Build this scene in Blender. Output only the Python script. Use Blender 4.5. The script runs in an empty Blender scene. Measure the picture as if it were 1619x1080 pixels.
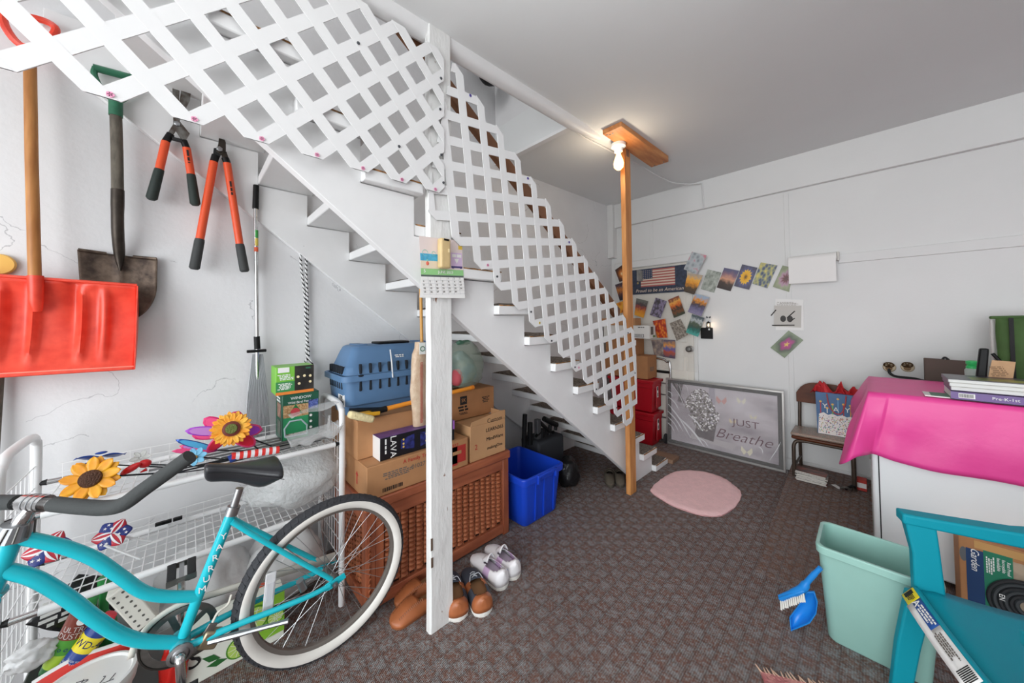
import bpy, bmesh, math, random
from mathutils import Vector as V, Matrix
random.seed(7)
PI = math.pi
col = bpy.context.scene.collection
sc = bpy.context.scene

# ------------------------------------------------------------------ camera, world, lights, exposure
F, CX, CY, YW, PT, RL = 538., 809.5, 490.8, .8111, .0265, -.0095
_c, _s = math.cos(YW), math.sin(YW)
_r0, _d0, _u0 = V((_c, _s, 0)), V((-_s, _c, 0)), V((0, 0, 1))
DV = _d0*math.cos(PT)+_u0*math.sin(PT)
_uv = -_d0*math.sin(PT)+_u0*math.cos(PT)
RV = _r0*math.cos(RL)+_uv*math.sin(RL)
UV = -_r0*math.sin(RL)+_uv*math.cos(RL)
EYE = V((0, 0, 1.3))
cam = bpy.data.cameras.new('camera')
co = bpy.data.objects.new('camera', cam); col.objects.link(co)
cam.sensor_fit = 'HORIZONTAL'; cam.sensor_width = 36; cam.lens = F/1619*36
cam.shift_y = -(540-CY)/1619; cam.clip_start = .02
co.matrix_world = Matrix(((RV.x, UV.x, -DV.x, EYE.x), (RV.y, UV.y, -DV.y, EYE.y), (RV.z, UV.z, -DV.z, EYE.z), (0, 0, 0, 1)))
sc.camera = co
sc.view_settings.view_transform = 'Standard'; sc.view_settings.look = 'None'
sc.view_settings.gamma = 1; sc.view_settings.use_curve_mapping = False
sc.view_settings.exposure = 0.0
w = bpy.data.worlds.new('sky'); sc.world = w; w.use_nodes = True
w.node_tree.nodes['Background'].inputs[0].default_value = (.86, .93, 1, 1)
w.node_tree.nodes['Background'].inputs[1].default_value = 2.6

def area(name, loc, rot, sx, sy, power, colr=(1, 1, 1)):
    l = bpy.data.lights.new(name, 'AREA'); l.shape = 'RECTANGLE'; l.size = sx; l.size_y = sy; l.energy = power; l.color = colr
    o = bpy.data.objects.new(name, l); col.objects.link(o); o.location = loc; o.rotation_euler = rot
    return o
area('daylight_door', (.2, -2.52, 1.25), (PI/2+.12, 0, 0), 3.0, 2.2, 100, (.97, .99, 1))
sl = bpy.data.lights.new('ceiling_fill', 'SPOT'); sl.energy = 210; sl.spot_size = 1.45; sl.spot_blend = 1; sl.shadow_soft_size = .25  # added upward fill light to brighten the ceiling, no real fixture
so = bpy.data.objects.new('ceiling_fill', sl); col.objects.link(so); so.location = (.1, -.35, .75); so.rotation_euler = (PI-.2, 0, 0)
area('stairwell_fill', (-1.7, .1, 4.35), (.55, 0, 0), .6, 1.2, 19, (1, 1, 1))  # added fill light inside the closed shaft, brightens its far wall

# ------------------------------------------------------------------ helpers
def PX(u, v, x): d = DV+RV*((u-CX)/F)-UV*((v-CY)/F); return EYE+d*((x-EYE.x)/d.x)
def PY(u, v, y): d = DV+RV*((u-CX)/F)-UV*((v-CY)/F); return EYE+d*((y-EYE.y)/d.y)
def PZ(u, v, z): d = DV+RV*((u-CX)/F)-UV*((v-CY)/F); return EYE+d*((z-EYE.z)/d.z)
def PP(u, v, o, n): d = DV+RV*((u-CX)/F)-UV*((v-CY)/F); return EYE+d*((o-EYE).dot(n)/d.dot(n))

def lin(h):
    h = h.lstrip('#'); o = []
    for i in (0, 2, 4):
        c = int(h[i:i+2], 16)/255; o.append(c/12.92 if c <= .04045 else ((c+.055)/1.055)**2.4)
    return (*o, 1)
MC = {}
def M(name, hx, rough=.5, metal=0, var=0, vs=8, bump=0, bs=60, trans=0, alpha=1, emit=0, spec=.5, hx2=None, stretch=None, sheen=0):
    if name in MC: return MC[name]
    m = bpy.data.materials.new(name); MC[name] = m; m.use_nodes = True
    nt = m.node_tree; b = nt.nodes['Principled BSDF']; c = lin(hx)
    b.inputs['Base Color'].default_value = c; b.inputs['Roughness'].default_value = rough; b.inputs['Metallic'].default_value = metal
    b.inputs['Specular IOR Level'].default_value = spec
    if trans: b.inputs['Transmission Weight'].default_value = trans; b.inputs['IOR'].default_value = 1.3
    if alpha < 1: b.inputs['Alpha'].default_value = alpha
    if emit: b.inputs['Emission Color'].default_value = c; b.inputs['Emission Strength'].default_value = emit
    if var or bump:
        tc = nt.nodes.new('ShaderNodeTexCoord'); mp = nt.nodes.new('ShaderNodeMapping')
        nt.links.new(tc.outputs['Object'], mp.inputs[0])
        if stretch: mp.inputs['Scale'].default_value = stretch
    if var:
        n = nt.nodes.new('ShaderNodeTexNoise'); n.inputs['Scale'].default_value = vs; n.inputs['Detail'].default_value = 6
        r = nt.nodes.new('ShaderNodeValToRGB'); nt.links.new(mp.outputs[0], n.inputs['Vector'])
        c2 = lin(hx2) if hx2 else tuple(x*(1-var) for x in c[:3])+(1,)
        r.color_ramp.elements[0].position = .35; r.color_ramp.elements[1].position = .65
        r.color_ramp.elements[0].color = c2; r.color_ramp.elements[1].color = c
        nt.links.new(n.outputs[0], r.inputs[0]); nt.links.new(r.outputs[0], b.inputs['Base Color'])
    if bump:
        n = nt.nodes.new('ShaderNodeTexNoise'); n.inputs['Scale'].default_value = bs; n.inputs['Detail'].default_value = 5
        bp = nt.nodes.new('ShaderNodeBump'); bp.inputs['Strength'].default_value = bump; bp.inputs['Distance'].default_value = .01
        nt.links.new(mp.outputs[0], n.inputs['Vector']); nt.links.new(n.outputs[0], bp.inputs['Height']); nt.links.new(bp.outputs[0], b.inputs['Normal'])
    return m

OFF = {}
def tag(o, label=None, cat=None, group=None, kind=None):
    if label: o['label'] = label
    if cat: o['category'] = cat
    if group: o['group'] = group
    if kind: o['kind'] = kind
    return o
def thing(name, label, cat, loc=(0, 0, 0), group=None):
    o = bpy.data.objects.new(name, None); col.objects.link(o); o.location = loc; o.empty_display_size = .05
    OFF[o.name] = V(loc); return tag(o, label, cat, group)
def link(name, me, parent=None, origin=None):
    off = OFF[parent.name] if parent else (V(origin) if origin is not None else V((0, 0, 0)))
    if off.length > 0: me.transform(Matrix.Translation(-off))
    o = bpy.data.objects.new(name, me); col.objects.link(o); OFF[o.name] = off.copy()
    if parent: o.parent = parent
    else: o.location = off
    return o
def kids(o): return [c for c in bpy.data.objects if c.parent == o]
def dup(o, parent=None):
    c = o.copy(); col.objects.link(c); OFF[c.name] = OFF.get(o.name, V((0, 0, 0)))
    if parent: c.parent = parent
    for k in kids(o):
        if k != c: dup(k, c)
    return c

def smooth_path(pts, n=6):
    pts = [V(p) for p in pts]; out = []
    P = [pts[0]*2-pts[1]]+pts+[pts[-1]*2-pts[-2]]
    for i in range(1, len(P)-2):
        for k in range(n):
            t = k/n; a, b, c, d = P[i-1], P[i], P[i+1], P[i+2]
            out.append(.5*((2*b)+(c-a)*t+(2*a-5*b+4*c-d)*t*t+(-a+3*b-3*c+d)*t**3))
    out.append(pts[-1]); return out
def frame(o, r, u):
    r = V(r).normalized(); u = V(u); u = (u-r*u.dot(r)).normalized(); n = r.cross(u)
    return Matrix(((r.x, u.x, n.x, o[0]), (r.y, u.y, n.y, o[1]), (r.z, u.z, n.z, o[2]), (0, 0, 0, 1)))
def fX(o): return frame(o, (0, 1, 0), (0, 0, 1))      # on a face that looks towards +X
def fY(o): return frame(o, (1, 0, 0), (0, 0, 1))      # on a face that looks towards -Y
def fZ(o): return frame(o, (1, 0, 0), (0, 1, 0))

class B:
    def __init__(s): s.bm = bmesh.new()
    def _f(s, vs, mi):
        try: f = s.bm.faces.new(vs); f.material_index = mi; return f
        except ValueError: return None
    def hexa(s, p, mi=0):     # 8 corners: bottom 4 ccw, top 4 ccw
        v = [s.bm.verts.new(q) for q in p]
        for q in ((3, 2, 1, 0), (4, 5, 6, 7), (0, 1, 5, 4), (1, 2, 6, 5), (2, 3, 7, 6), (3, 0, 4, 7)): s._f([v[i] for i in q], mi)
        return s
    def box(s, x0, x1, y0, y1, z0, z1, mi=0, m=None):
        p = [V(q) for q in ((x0, y0, z0), (x1, y0, z0), (x1, y1, z0), (x0, y1, z0), (x0, y0, z1), (x1, y0, z1), (x1, y1, z1), (x0, y1, z1))]
        if m: p = [m @ q for q in p]
        return s.hexa(p, mi)
    def bar(s, a, b, wd, th, up=(0, 0, 1), mi=0):
        a, b = V(a), V(b); d = (b-a).normalized(); u = V(up); u = (u-d*u.dot(d)).normalized(); n = d.cross(u)
        p = [a+n*wd*i/2+u*th*j/2 for i, j in ((-1, -1), (1, -1), (1, 1), (-1, 1))]+[b+n*wd*i/2+u*th*j/2 for i, j in ((-1, -1), (1, -1), (1, 1), (-1, 1))]
        v = [s.bm.verts.new(q) for q in p]
        for q in ((0, 1, 2, 3), (7, 6, 5, 4), (1, 0, 4, 5), (2, 1, 5, 6), (3, 2, 6, 7), (0, 3, 7, 4)): s._f([v[i] for i in q], mi)
        return s
    def prism(s, poly, m, t, mi=0):
        a = [s.bm.verts.new(m @ V((x, y, 0))) for x, y in poly]; b = [s.bm.verts.new(m @ V((x, y, t))) for x, y in poly]; n = len(poly)
        s._f(a[::-1], mi); s._f(b, mi)
        for i in range(n): s._f([a[i], a[(i+1) % n], b[(i+1) % n], b[i]], mi)
        return s
    def tube(s, pts, r, seg=8, mi=0, cap=True, closed=False, flat=1):
        pts = [V(p) for p in pts]; n = len(pts); rr = r if isinstance(r, (list, tuple)) else [r]*n; rings = []
        t0 = (pts[1]-pts[0]).normalized(); up = V((0, 0, 1)) if abs(t0.z) < .9 else V((1, 0, 0)); nn = (up-t0*up.dot(t0)).normalized()
        for i in range(n):
            if closed: t = (pts[(i+1) % n]-pts[i-1])
            else: t = (pts[min(i+1, n-1)]-pts[max(i-1, 0)])
            t = t.normalized() if t.length > 1e-9 else t0
            nn = (nn-t*nn.dot(t)).normalized(); bb = t.cross(nn)
            rings.append([s.bm.verts.new(pts[i]+(nn*math.cos(2*PI*k/seg)+bb*math.sin(2*PI*k/seg)*flat)*rr[i]) for k in range(seg)])
        for i in range(n if closed else n-1):
            a, b = rings[i], rings[(i+1) % n]
            for k in range(seg): s._f([a[k], a[(k+1) % seg], b[(k+1) % seg], b[k]], mi)
        if cap and not closed: s._f(rings[0][::-1], mi); s._f(rings[-1], mi)
        return s
    def lathe(s, prof, m=None, seg=20, mi=0, close=False, sx=1, sy=1):   # prof: (radius, z, [mi])
        m = m or Matrix(); rings = []
        for p in prof:
            rings.append([s.bm.verts.new(m @ V((p[0]*math.cos(2*PI*k/seg)*sx, p[0]*math.sin(2*PI*k/seg)*sy, p[1]))) for k in range(seg)])
        n = len(prof)
        for i in range(n if close else n-1):
            a, b = rings[i], rings[(i+1) % n]; q = prof[i][2] if len(prof[i]) > 2 else mi
            for k in range(seg): s._f([a[k], a[(k+1) % seg], b[(k+1) % seg], b[k]], q)
        if not close:
            if prof[0][0] > 1e-5: s._f(rings[0][::-1], prof[0][2] if len(prof[0]) > 2 else mi)
            if prof[-1][0] > 1e-5: s._f(rings[-1], prof[-2][2] if len(prof[-2]) > 2 else mi)
        return s
    def ball(s, c, r, nu=12, nv=8, mi=0, m=None):
        r = r if isinstance(r, (tuple, list)) else (r, r, r); c = V(c)
        mm = Matrix.Translation(c) @ (m or Matrix()) @ Matrix.Diagonal((*r, 1))
        return s.lathe([(max(math.sin(PI*i/nv), 1e-6), -math.cos(PI*i/nv)) for i in range(nv+1)], mm, nu, mi)
    def grid(s, fn, nu, nv, mi=0, t=0, wrap=False):
        g = [[s.bm.verts.new(fn(i/nu, j/nv)) for j in range(nv+1)] for i in range(nu+1)]
        for i in range(nu):
            for j in range(nv): s._f([g[i][j], g[i+1][j], g[i+1][j+1], g[i][j+1]], mi if not callable(mi) else mi(i/nu, j/nv))
        return s
    def loft(s, rings, mi=0, cap=True):
        R = [[s.bm.verts.new(q) for q in r] for r in rings]; k = len(R[0])
        for a, b in zip(R, R[1:]):
            for i in range(k): s._f([a[i], a[(i+1) % k], b[(i+1) % k], b[i]], mi)
        if cap: s._f(R[0][::-1], mi); s._f(R[-1], mi)
        return s
    def poly(s, pts, mi=0): s._f([s.bm.verts.new(p) for p in pts], mi); return s
    def mesh(s, name, mats, smooth=True, ang=.7, weld=True):
        if weld: bmesh.ops.remove_doubles(s.bm, verts=s.bm.verts, dist=1e-5)
        bmesh.ops.recalc_face_normals(s.bm, faces=s.bm.faces)
        me = bpy.data.meshes.new(name); s.bm.to_mesh(me); s.bm.free()
        for m in (mats if isinstance(mats, (list, tuple)) else [mats]): me.materials.append(m)
        if smooth: me.shade_smooth(); me.set_sharp_from_angle(angle=ang)
        return me
    def obj(s, name, mats, parent=None, label=None, cat=None, group=None, kind=None, origin=None, bevel=0, smooth=True, ang=.7, solid=0, sub=0, weld=True, bseg=2):
        me = s.mesh(name, mats, smooth, ang, weld); o = link(name, me, parent, origin)
        tag(o, label, cat, group, kind)
        if solid: d = o.modifiers.new('solid', 'SOLIDIFY'); d.thickness = solid; d.offset = 0
        if bevel: d = o.modifiers.new('bevel', 'BEVEL'); d.width = bevel; d.segments = bseg; d.limit_method = 'ANGLE'; d.angle_limit = .6
        if sub: d = o.modifiers.new('sub', 'SUBSURF'); d.levels = d.render_levels = sub
        return o

def text(body, size, m, mat, parent=None, name='lettering', align='CENTER', sx=1, shear=0, depth=.0004, label=None, space=1, thin=0):
    cu = bpy.data.curves.new(name, 'FONT'); cu.body = body; cu.size = size; cu.align_x = align; cu.align_y = 'CENTER'
    cu.extrude = depth; cu.shear = shear; cu.resolution_u = 3; cu.space_line = .85; cu.offset = -thin; cu.space_character = space
    ob = bpy.data.objects.new(name, cu); me = bpy.data.meshes.new_from_object(ob)
    bpy.data.objects.remove(ob); bpy.data.curves.remove(cu)
    me.transform(m @ Matrix.Translation((0, 0, .0008)) @ Matrix.Diagonal((sx, 1, 1, 1)))
    me.materials.clear(); me.materials.append(mat)
    return tag(link(name, me, parent), label)
def marks(m, wd, hh, n, mat, parent, seed=1, name='print_marks', align=0):
    r_ = random.Random(seed); b = B(); lh = hh/n
    for k in range(n):
        x, z = -wd/2+(r_.uniform(0, wd*.2) if align == 0 else 0), hh/2-(k+.5)*lh; xe = wd/2-r_.uniform(0, wd*.25)
        while x < xe: q = min(r_.uniform(.4, 1.3)*lh*2, xe-x); b.box(x, x+q, z-lh*.3, z+lh*.3, .0004, .0009, 0, m); x += q+lh*.45
    return b.obj(name, mat, parent, kind='stuff', smooth=False, weld=False)
def noise3(x, y, z, f):
    from mathutils import noise
    return noise.noise(V((x, y, z))*f)
def crumple(name, c, r, mat, amp=.25, f=6, parent=None, seed=0, sub=4, flatten=True, m=None, **k):
    bm = bmesh.new(); bmesh.ops.create_icosphere(bm, subdivisions=sub, radius=1); b = B(); b.bm.free(); b.bm = bm; c = V(c)
    m3 = (m or Matrix()).to_3x3()
    for v in bm.verts:
        p = v.co.copy(); q = p*(1+amp*noise3(p.x+seed, p.y, p.z, f*.25)+amp*.6*abs(noise3(p.x, p.y+seed, p.z, f*.6))+amp*.3*noise3(p.x, p.y, p.z+seed, f*1.6))
        q = V((q.x*r[0], q.y*r[1], q.z*r[2]))
        if flatten and q.z < -r[2]*.82: q.z = -r[2]*.82
        v.co = c+m3 @ q
    return b.obj(name, mat, parent, origin=(None if parent else c), ang=1.2, weld=False, **k)
def clip(poly, a, b, c):      # keep a*x+b*y<=c
    out = []
    for i in range(len(poly)):
        p, q = poly[i], poly[(i+1) % len(poly)]; dp = a*p[0]+b*p[1]-c; dq = a*q[0]+b*q[1]-c
        if dp <= 0: out.append(p)
        if dp*dq < 0: t = dp/(dp-dq); out.append((p[0]+(q[0]-p[0])*t, p[1]+(q[1]-p[1])*t))
    return out
# ------------------------------------------------------------------ common materials
wallm = M('painted_wall', '#e6e6e7', .6, var=.05, vs=3, bump=.12, bs=45)
def cracked(m, sc_, wid, dark, mask):
    nt = m.node_tree; N = nt.nodes.new; L = nt.links.new; b_ = nt.nodes['Principled BSDF']; src = b_.inputs['Base Color'].links[0].from_socket
    tc = N('ShaderNodeTexCoord'); n = N('ShaderNodeTexNoise'); n.inputs['Scale'].default_value = 3; n.inputs['Detail'].default_value = 6; L(tc.outputs['Object'], n.inputs['Vector'])
    ad = N('ShaderNodeVectorMath'); ad.operation = 'MULTIPLY_ADD'; ad.inputs[1].default_value = (.35, .35, .35); L(n.outputs['Color'], ad.inputs[0]); L(tc.outputs['Object'], ad.inputs[2])
    v = N('ShaderNodeTexVoronoi'); v.feature = 'DISTANCE_TO_EDGE'; v.inputs['Scale'].default_value = sc_; L(ad.outputs[0], v.inputs['Vector'])
    lt = N('ShaderNodeMath'); lt.operation = 'LESS_THAN'; lt.inputs[1].default_value = wid; L(v.outputs['Distance'], lt.inputs[0])
    n2 = N('ShaderNodeTexNoise'); n2.inputs['Scale'].default_value = 2.3; n2.inputs['Detail'].default_value = 3; L(tc.outputs['Object'], n2.inputs['Vector'])
    gt = N('ShaderNodeMath'); gt.operation = 'GREATER_THAN'; gt.inputs[1].default_value = mask; L(n2.outputs[0], gt.inputs[0])
    mu = N('ShaderNodeMath'); mu.operation = 'MULTIPLY'; L(lt.outputs[0], mu.inputs[0]); L(gt.outputs[0], mu.inputs[1])
    mx = N('ShaderNodeMixRGB'); mx.inputs[2].default_value = lin(dark); L(mu.outputs[0], mx.inputs[0]); L(src, mx.inputs[1]); L(mx.outputs[0], b_.inputs['Base Color'])
cracked(wallm, 2.6, .003, '#c0c0c2', .56)
backm = M('painted_panel', '#e4e4e3', .55, var=.04, vs=2, bump=.06, bs=60)
ceilm = M('ceiling_paint', '#e6e8e8', .85, var=.02, vs=2, bump=.03, bs=90)
white = M('white_paint', '#eeeeee', .45, var=.03, vs=9, bump=.05, bs=30)
lattm = M('lattice_vinyl', '#ececec', .4)
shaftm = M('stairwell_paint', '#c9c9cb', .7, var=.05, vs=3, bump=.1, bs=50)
pine = M('pine_timber', '#d99a5c', .55, var=.25, vs=5, bump=.1, bs=40, hx2='#b9763c', stretch=(4, 4, .7))
pineb = M('pine_board', '#d4935a', .5, var=.25, vs=6, bump=.05, hx2='#b8703a', stretch=(5, .8, 5))
railm = M('rail_wood', '#8a5a3a', .5, var=.3, vs=6, stretch=(3, .6, .6))
rawm = M('raw_wood', '#b9824a', .8, var=.5, vs=40, hx2='#5d4730')
stairc = M('stair_carpet', '#857a70', .95, var=.5, vs=90, bump=.8, bs=160, hx2='#4d443d')
black = M('black_plastic', '#131314', .5, spec=.25)
rubber = M('black_rubber', '#242526', .75, bump=.1, bs=200)
chrome = M('chrome', '#c9c9c9', .18, 1)
steel = M('steel', '#a9abad', .35, 1)
dsteel = M('dull_steel', '#8c8a86', .45, .9, var=.3, vs=30)
card = M('cardboard', '#bd8a5e', .8, var=.08, vs=14, bump=.04)
card2 = M('cardboard_dark', '#b27d52', .8, var=.1, vs=14, bump=.04)
kraft = M('kraft_light', '#c89a6e', .8, var=.06, vs=14)
tapem = M('packing_tape', '#c99b63', .25)
ink = M('black_ink', '#1b1a1a', .7); redink = M('red_ink', '#b8352f', .7); whiteink = M('white_ink', '#f4f4f2', .6); greyink = M('grey_ink', '#6c655e', .7)
blue_ink = M('blue_ink', '#1d3f8f', .6); yel_ink = M('yellow_ink', '#f2dd2e', .5); purp_ink = M('purple_ink', '#7a4aa8', .5)
paper = M('white_paper', '#f1f0ee', .7)
clearp = M('clear_plastic', '#eef0f0', .12, alpha=.28)
film = M('clear_film', '#f4f3ef', .15, alpha=.22, bump=.6, bs=14)
bagm = M('white_bag', '#e9e9e9', .3, alpha=.75, bump=.5, bs=25)

def carpet(name, c1, c2, c3, sc_=1.0):
    m = bpy.data.materials.new(name); m.use_nodes = True; nt = m.node_tree; N = nt.nodes.new; L = nt.links.new
    b = nt.nodes['Principled BSDF']; b.inputs['Roughness'].default_value = .95; b.inputs['Specular IOR Level'].default_value = .15
    tc = N('ShaderNodeTexCoord')
    def wave(rot, s, dist):
        mp = N('ShaderNodeMapping'); mp.inputs['Rotation'].default_value = (0, 0, rot); L(tc.outputs['Object'], mp.inputs[0])
        q = N('ShaderNodeTexWave'); q.inputs['Scale'].default_value = s*sc_; q.inputs['Distortion'].default_value = dist; q.inputs['Detail Scale'].default_value = 30
        L(mp.outputs[0], q.inputs[0]); return q
    def math_(op, a, bb):
        q = N('ShaderNodeMath'); q.operation = op
        for i, x in enumerate((a, bb)):
            if isinstance(x, (int, float)): q.inputs[i].default_value = x
            else: L(x, q.inputs[i])
        return q.outputs[0]
    def noise(s, vec=None, det=2):
        q = N('ShaderNodeTexNoise'); q.inputs['Scale'].default_value = s; q.inputs['Detail'].default_value = det; L(vec or tc.outputs['Object'], q.inputs['Vector']); return q
    big1, big2 = wave(0, 5.61, .3), wave(PI/2, 5.61, .3)
    fine1, fine2 = wave(0, 42, .5), wave(PI/2, 60, .5)
    chk = math_('MULTIPLY', big1.outputs['Fac'], big2.outputs['Fac'])
    weave = math_('MULTIPLY', fine1.outputs['Fac'], fine2.outputs['Fac'])
    n1 = noise(110); n2 = noise(2.2, det=4); n3 = noise(45)
    r = N('ShaderNodeValToRGB'); r.color_ramp.elements[0].position = .42; r.color_ramp.elements[1].position = .6
    r.color_ramp.elements[0].color = lin(c1); r.color_ramp.elements[1].color = lin(c2)
    ck = N('ShaderNodeTexChecker'); ck.inputs['Scale'].default_value = 17.86*sc_; L(tc.outputs['Object'], ck.inputs['Vector'])
    L(math_('ADD', math_('ADD', math_('MULTIPLY', n1.outputs[0], .6), math_('MULTIPLY', n3.outputs[0], .35)), math_('MULTIPLY', ck.outputs['Fac'], .06)), r.inputs[0])
    mx = N('ShaderNodeMixRGB'); mx.inputs[2].default_value = lin(c3)
    ln = math_('MAXIMUM', math_('POWER', math_('SUBTRACT', 1, big1.outputs['Fac']), 5), math_('POWER', math_('SUBTRACT', 1, big2.outputs['Fac']), 5))
    dk = math_('ADD', math_('MULTIPLY', ln, .26), math_('SUBTRACT', .42, math_('MULTIPLY', weave, .75))); dk = math_('MINIMUM', math_('MAXIMUM', dk, 0), 1)
    L(dk, mx.inputs[0]); L(r.outputs[0], mx.inputs[1])
    hs = N('ShaderNodeHueSaturation'); L(math_('ADD', .8, math_('MULTIPLY', n2.outputs[0], .4)), hs.inputs['Value']); L(mx.outputs[0], hs.inputs['Color'])
    L(hs.outputs[0], b.inputs['Base Color'])
    bp = N('ShaderNodeBump'); bp.inputs['Strength'].default_value = .7; bp.inputs['Distance'].default_value = .006
    L(math_('ADD', weave, math_('MULTIPLY', n1.outputs[0], .6)), bp.inputs['Height']); L(bp.outputs[0], b.inputs['Normal'])
    return m
carpm = carpet('floor_carpet', '#8c695d', '#a6a5a5', '#453c3a')
carp2 = carpet('offcut_carpet', '#93705f', '#a09896', '#4d4240', 1.25)

# ------------------------------------------------------------------ room
XL, YB, XR, YF, XO, YO, ZS = -2.15, 3.72, 3.1, -2.6, -1.31, 1.87, 2.546
def zc(y): return 2.57+.0235*y
def st(b, name, mat, **k): return b.obj(name, mat, kind='structure', **k)
st(B().box(XL-.15, XR+.1, YF-.1, YB+.15, -.12, 0), 'floor', carpm)
st(B().box(-6, 6, -9, YF-.1, -.12, -.01), 'floor_driveway', M('driveway', '#b9b6b0', .9, var=.1, vs=3))
st(B().box(XL-.1, XL, YF-.1, YB+.12, 0, 4.5), 'wall_left', wallm)
st(B().box(XL, XR, YB, YB+.1, 0, 2.9), 'wall_back', backm)
st(B().box(XR, XR+.1, YF-.1, YB+.1, 0, 2.9), 'wall_right', backm)
b = B().box(XL, -1.7, YF-.1, YF, 0, 2.9).box(2.6, XR, YF-.1, YF, 0, 2.9).box(-1.7, 2.6, YF-.1, YF, 2.4, 2.9)
st(b, 'wall_front', backm)
b = B()
def slab(x0, x1, y0, y1, t=.3):
    b.hexa([(x0, y0, zc(y0)), (x1, y0, zc(y0)), (x1, y1, zc(y1)), (x0, y1, zc(y1)), (x0, y0, zc(y0)+t), (x1, y0, zc(y0)+t), (x1, y1, zc(y1)+t), (x0, y1, zc(y1)+t)])
slab(XO, XR, YF, YB); slab(XL, XO, YO, YB); slab(XL, XO, YF, -1.1)
st(b, 'ceiling', ceilm)
# stairwell shaft above the opening
st(B().box(XL, XO, YO, YO+.08, zc(YO)+.3, 4.45), 'wall_stairwell_far', wallm)
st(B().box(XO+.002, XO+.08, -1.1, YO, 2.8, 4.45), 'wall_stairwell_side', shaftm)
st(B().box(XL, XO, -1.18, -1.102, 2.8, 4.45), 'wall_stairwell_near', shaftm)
st(B().box(XL, XO+.08, -1.18, YO+.08, 4.45, 4.5), 'ceiling_stairwell', ceilm)
# rounded trim along the edge of the stairwell opening
pr = [(-.035, .07), (-.035, -.02), (-.028, -.045), (-.008, -.056), (.02, -.05), (.036, -.03), (.04, 0), (.04, .02)]
R = []
for y in (-1.1, 0, 1, YO, 2.16): R.append([V((XO-.018+x*(1 if y < 2 else .5), y, zc(y)+(z if z > 0 else z*(1 if y < 2 else .3)))) for x, z in pr])
st(B().loft(R), 'trim_1', white)
st(B().box(XL, XO-.03, YO-.012, YO+.03, zc(YO)-.012, zc(YO)+.01), 'trim_2', white)
zh = PY(1229.4, 304, YB-.04).z
st(B().box(XL+.07, XR, YB-.045, YB, zh, 2.72), 'trim_3', backm, bevel=.004)
zb = PY(966, 408, YB-.08).z
st(B().box(XL, XL+.075, YB-.09, YB, zb, 2.66), 'trim_4', backm, bevel=.004)
x1 = PY(1245, 350, YB).x
st(B().box(x1-.022, x1+.012, YB-.006, YB, 0, zh), 'trim_5', backm, bevel=.002)
x2 = PY(1030, 375, YB).x
st(B().box(x2-.02, x2+.02, YB-.006, YB, 1.95, zh), 'trim_6', backm, bevel=.002)
p, q = PY(1326, 409.6, YB), PY(1619, 380.3, YB)
st(B().bar((p.x, YB-.004, p.z), (2.9, YB-.004, p.z+(q.z-p.z)/(q.x-p.x)*(2.9-p.x)), .02, .07), 'trim_7', backm, bevel=.003)
st(B().box(-1.16, 2.9, YB-.018, YB, 0, .1), 'baseboard_back', backm, bevel=.005)
st(B().box(XL, XL+.015, YF, -.7, 0, .1), 'baseboard_left', backm, bevel=.005)
# door in the back wall
dx1, dzt = PY(1097, 500, YB).x, PY(1094, 408, YB-.05).z
doorm = M('door_paint', '#e2ddd3', .5, bump=.03)
d = st(B().box(dx1-.8, dx1, YB-.035, YB, 0.01, dzt-.03), 'door_1', doorm, bevel=.004)
B().box(dx1-.76, dx1-.06, YB-.04, YB-.03, .25, .9).obj('door_panel', doorm, d, bevel=.004); B().box(dx1-.76, dx1-.06, YB-.04, YB-.03, 1.05, 1.75).obj('door_panel', doorm, d, bevel=.004)
B().box(dx1-.84, dx1+.02, YB-.06, YB, dzt-.03, dzt+.05).obj('door_head', backm, d, bevel=.01)
B().box(dx1+.0, dx1+.035, YB-.02, YB, 0, dzt-.03).obj('door_jamb', backm, d, bevel=.004)
k = PY(1090, 552, YB-.07)
B().lathe([(.032, 0), (.032, .006), (.012, .012), (.012, .035), (.026, .045), (.03, .06), (.02, .072), (1e-6, .075)], Matrix.Translation((k.x, YB-.035, k.z)) @ Matrix.Rotation(PI/2, 4, 'X'), 16).obj('door_knob', dsteel, d, label='round metal door knob')

# ------------------------------------------------------------------ staircase
XT, G, R0_, YS0 = -1.28, .2192, .1674, 2.877
NT = 15
def yt(i): return YS0-G*i
def zt(i): return max(0, -.0145+R0_*i)
stair = thing('staircase', 'white open riser wooden staircase with carpeted treads along left wall', 'staircase', (-1.7, 1.5, 0))
def stringer(x0, x1, low, name):
    pts = [(yt(0)-.02, 0)]
    for i in range(1, NT+1):
        pts += [(yt(i-1)+.0, zt(i)-.004), (yt(i)+.0, zt(i)-.004)]
    pts[0] = (yt(0), 0)
    a, c = low       # lower edge passes through these two (y, z)
    sl = (c[1]-a[1])/(c[0]-a[0]); f = lambda y: a[1]+sl*(y-a[0])
    ye = yt(NT); pts += [(ye, f(ye))]; y0 = a[0]-a[1]/sl
    pts += [(y0, 0)]
    B().prism(pts, frame((x0, 0, 0), (0, 1, 0), (0, 0, 1)), x1-x0).obj(name, white, stair, bevel=.002)
stringer(-1.355, -1.315, ((.875, 1.325), (2.43, .13)), 'outer_stringer')
stringer(XL+.002, XL+.035, ((.26, 1.80), (1.062, 1.175)), 'wall_stringer')
rnd = random.Random(3)
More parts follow.
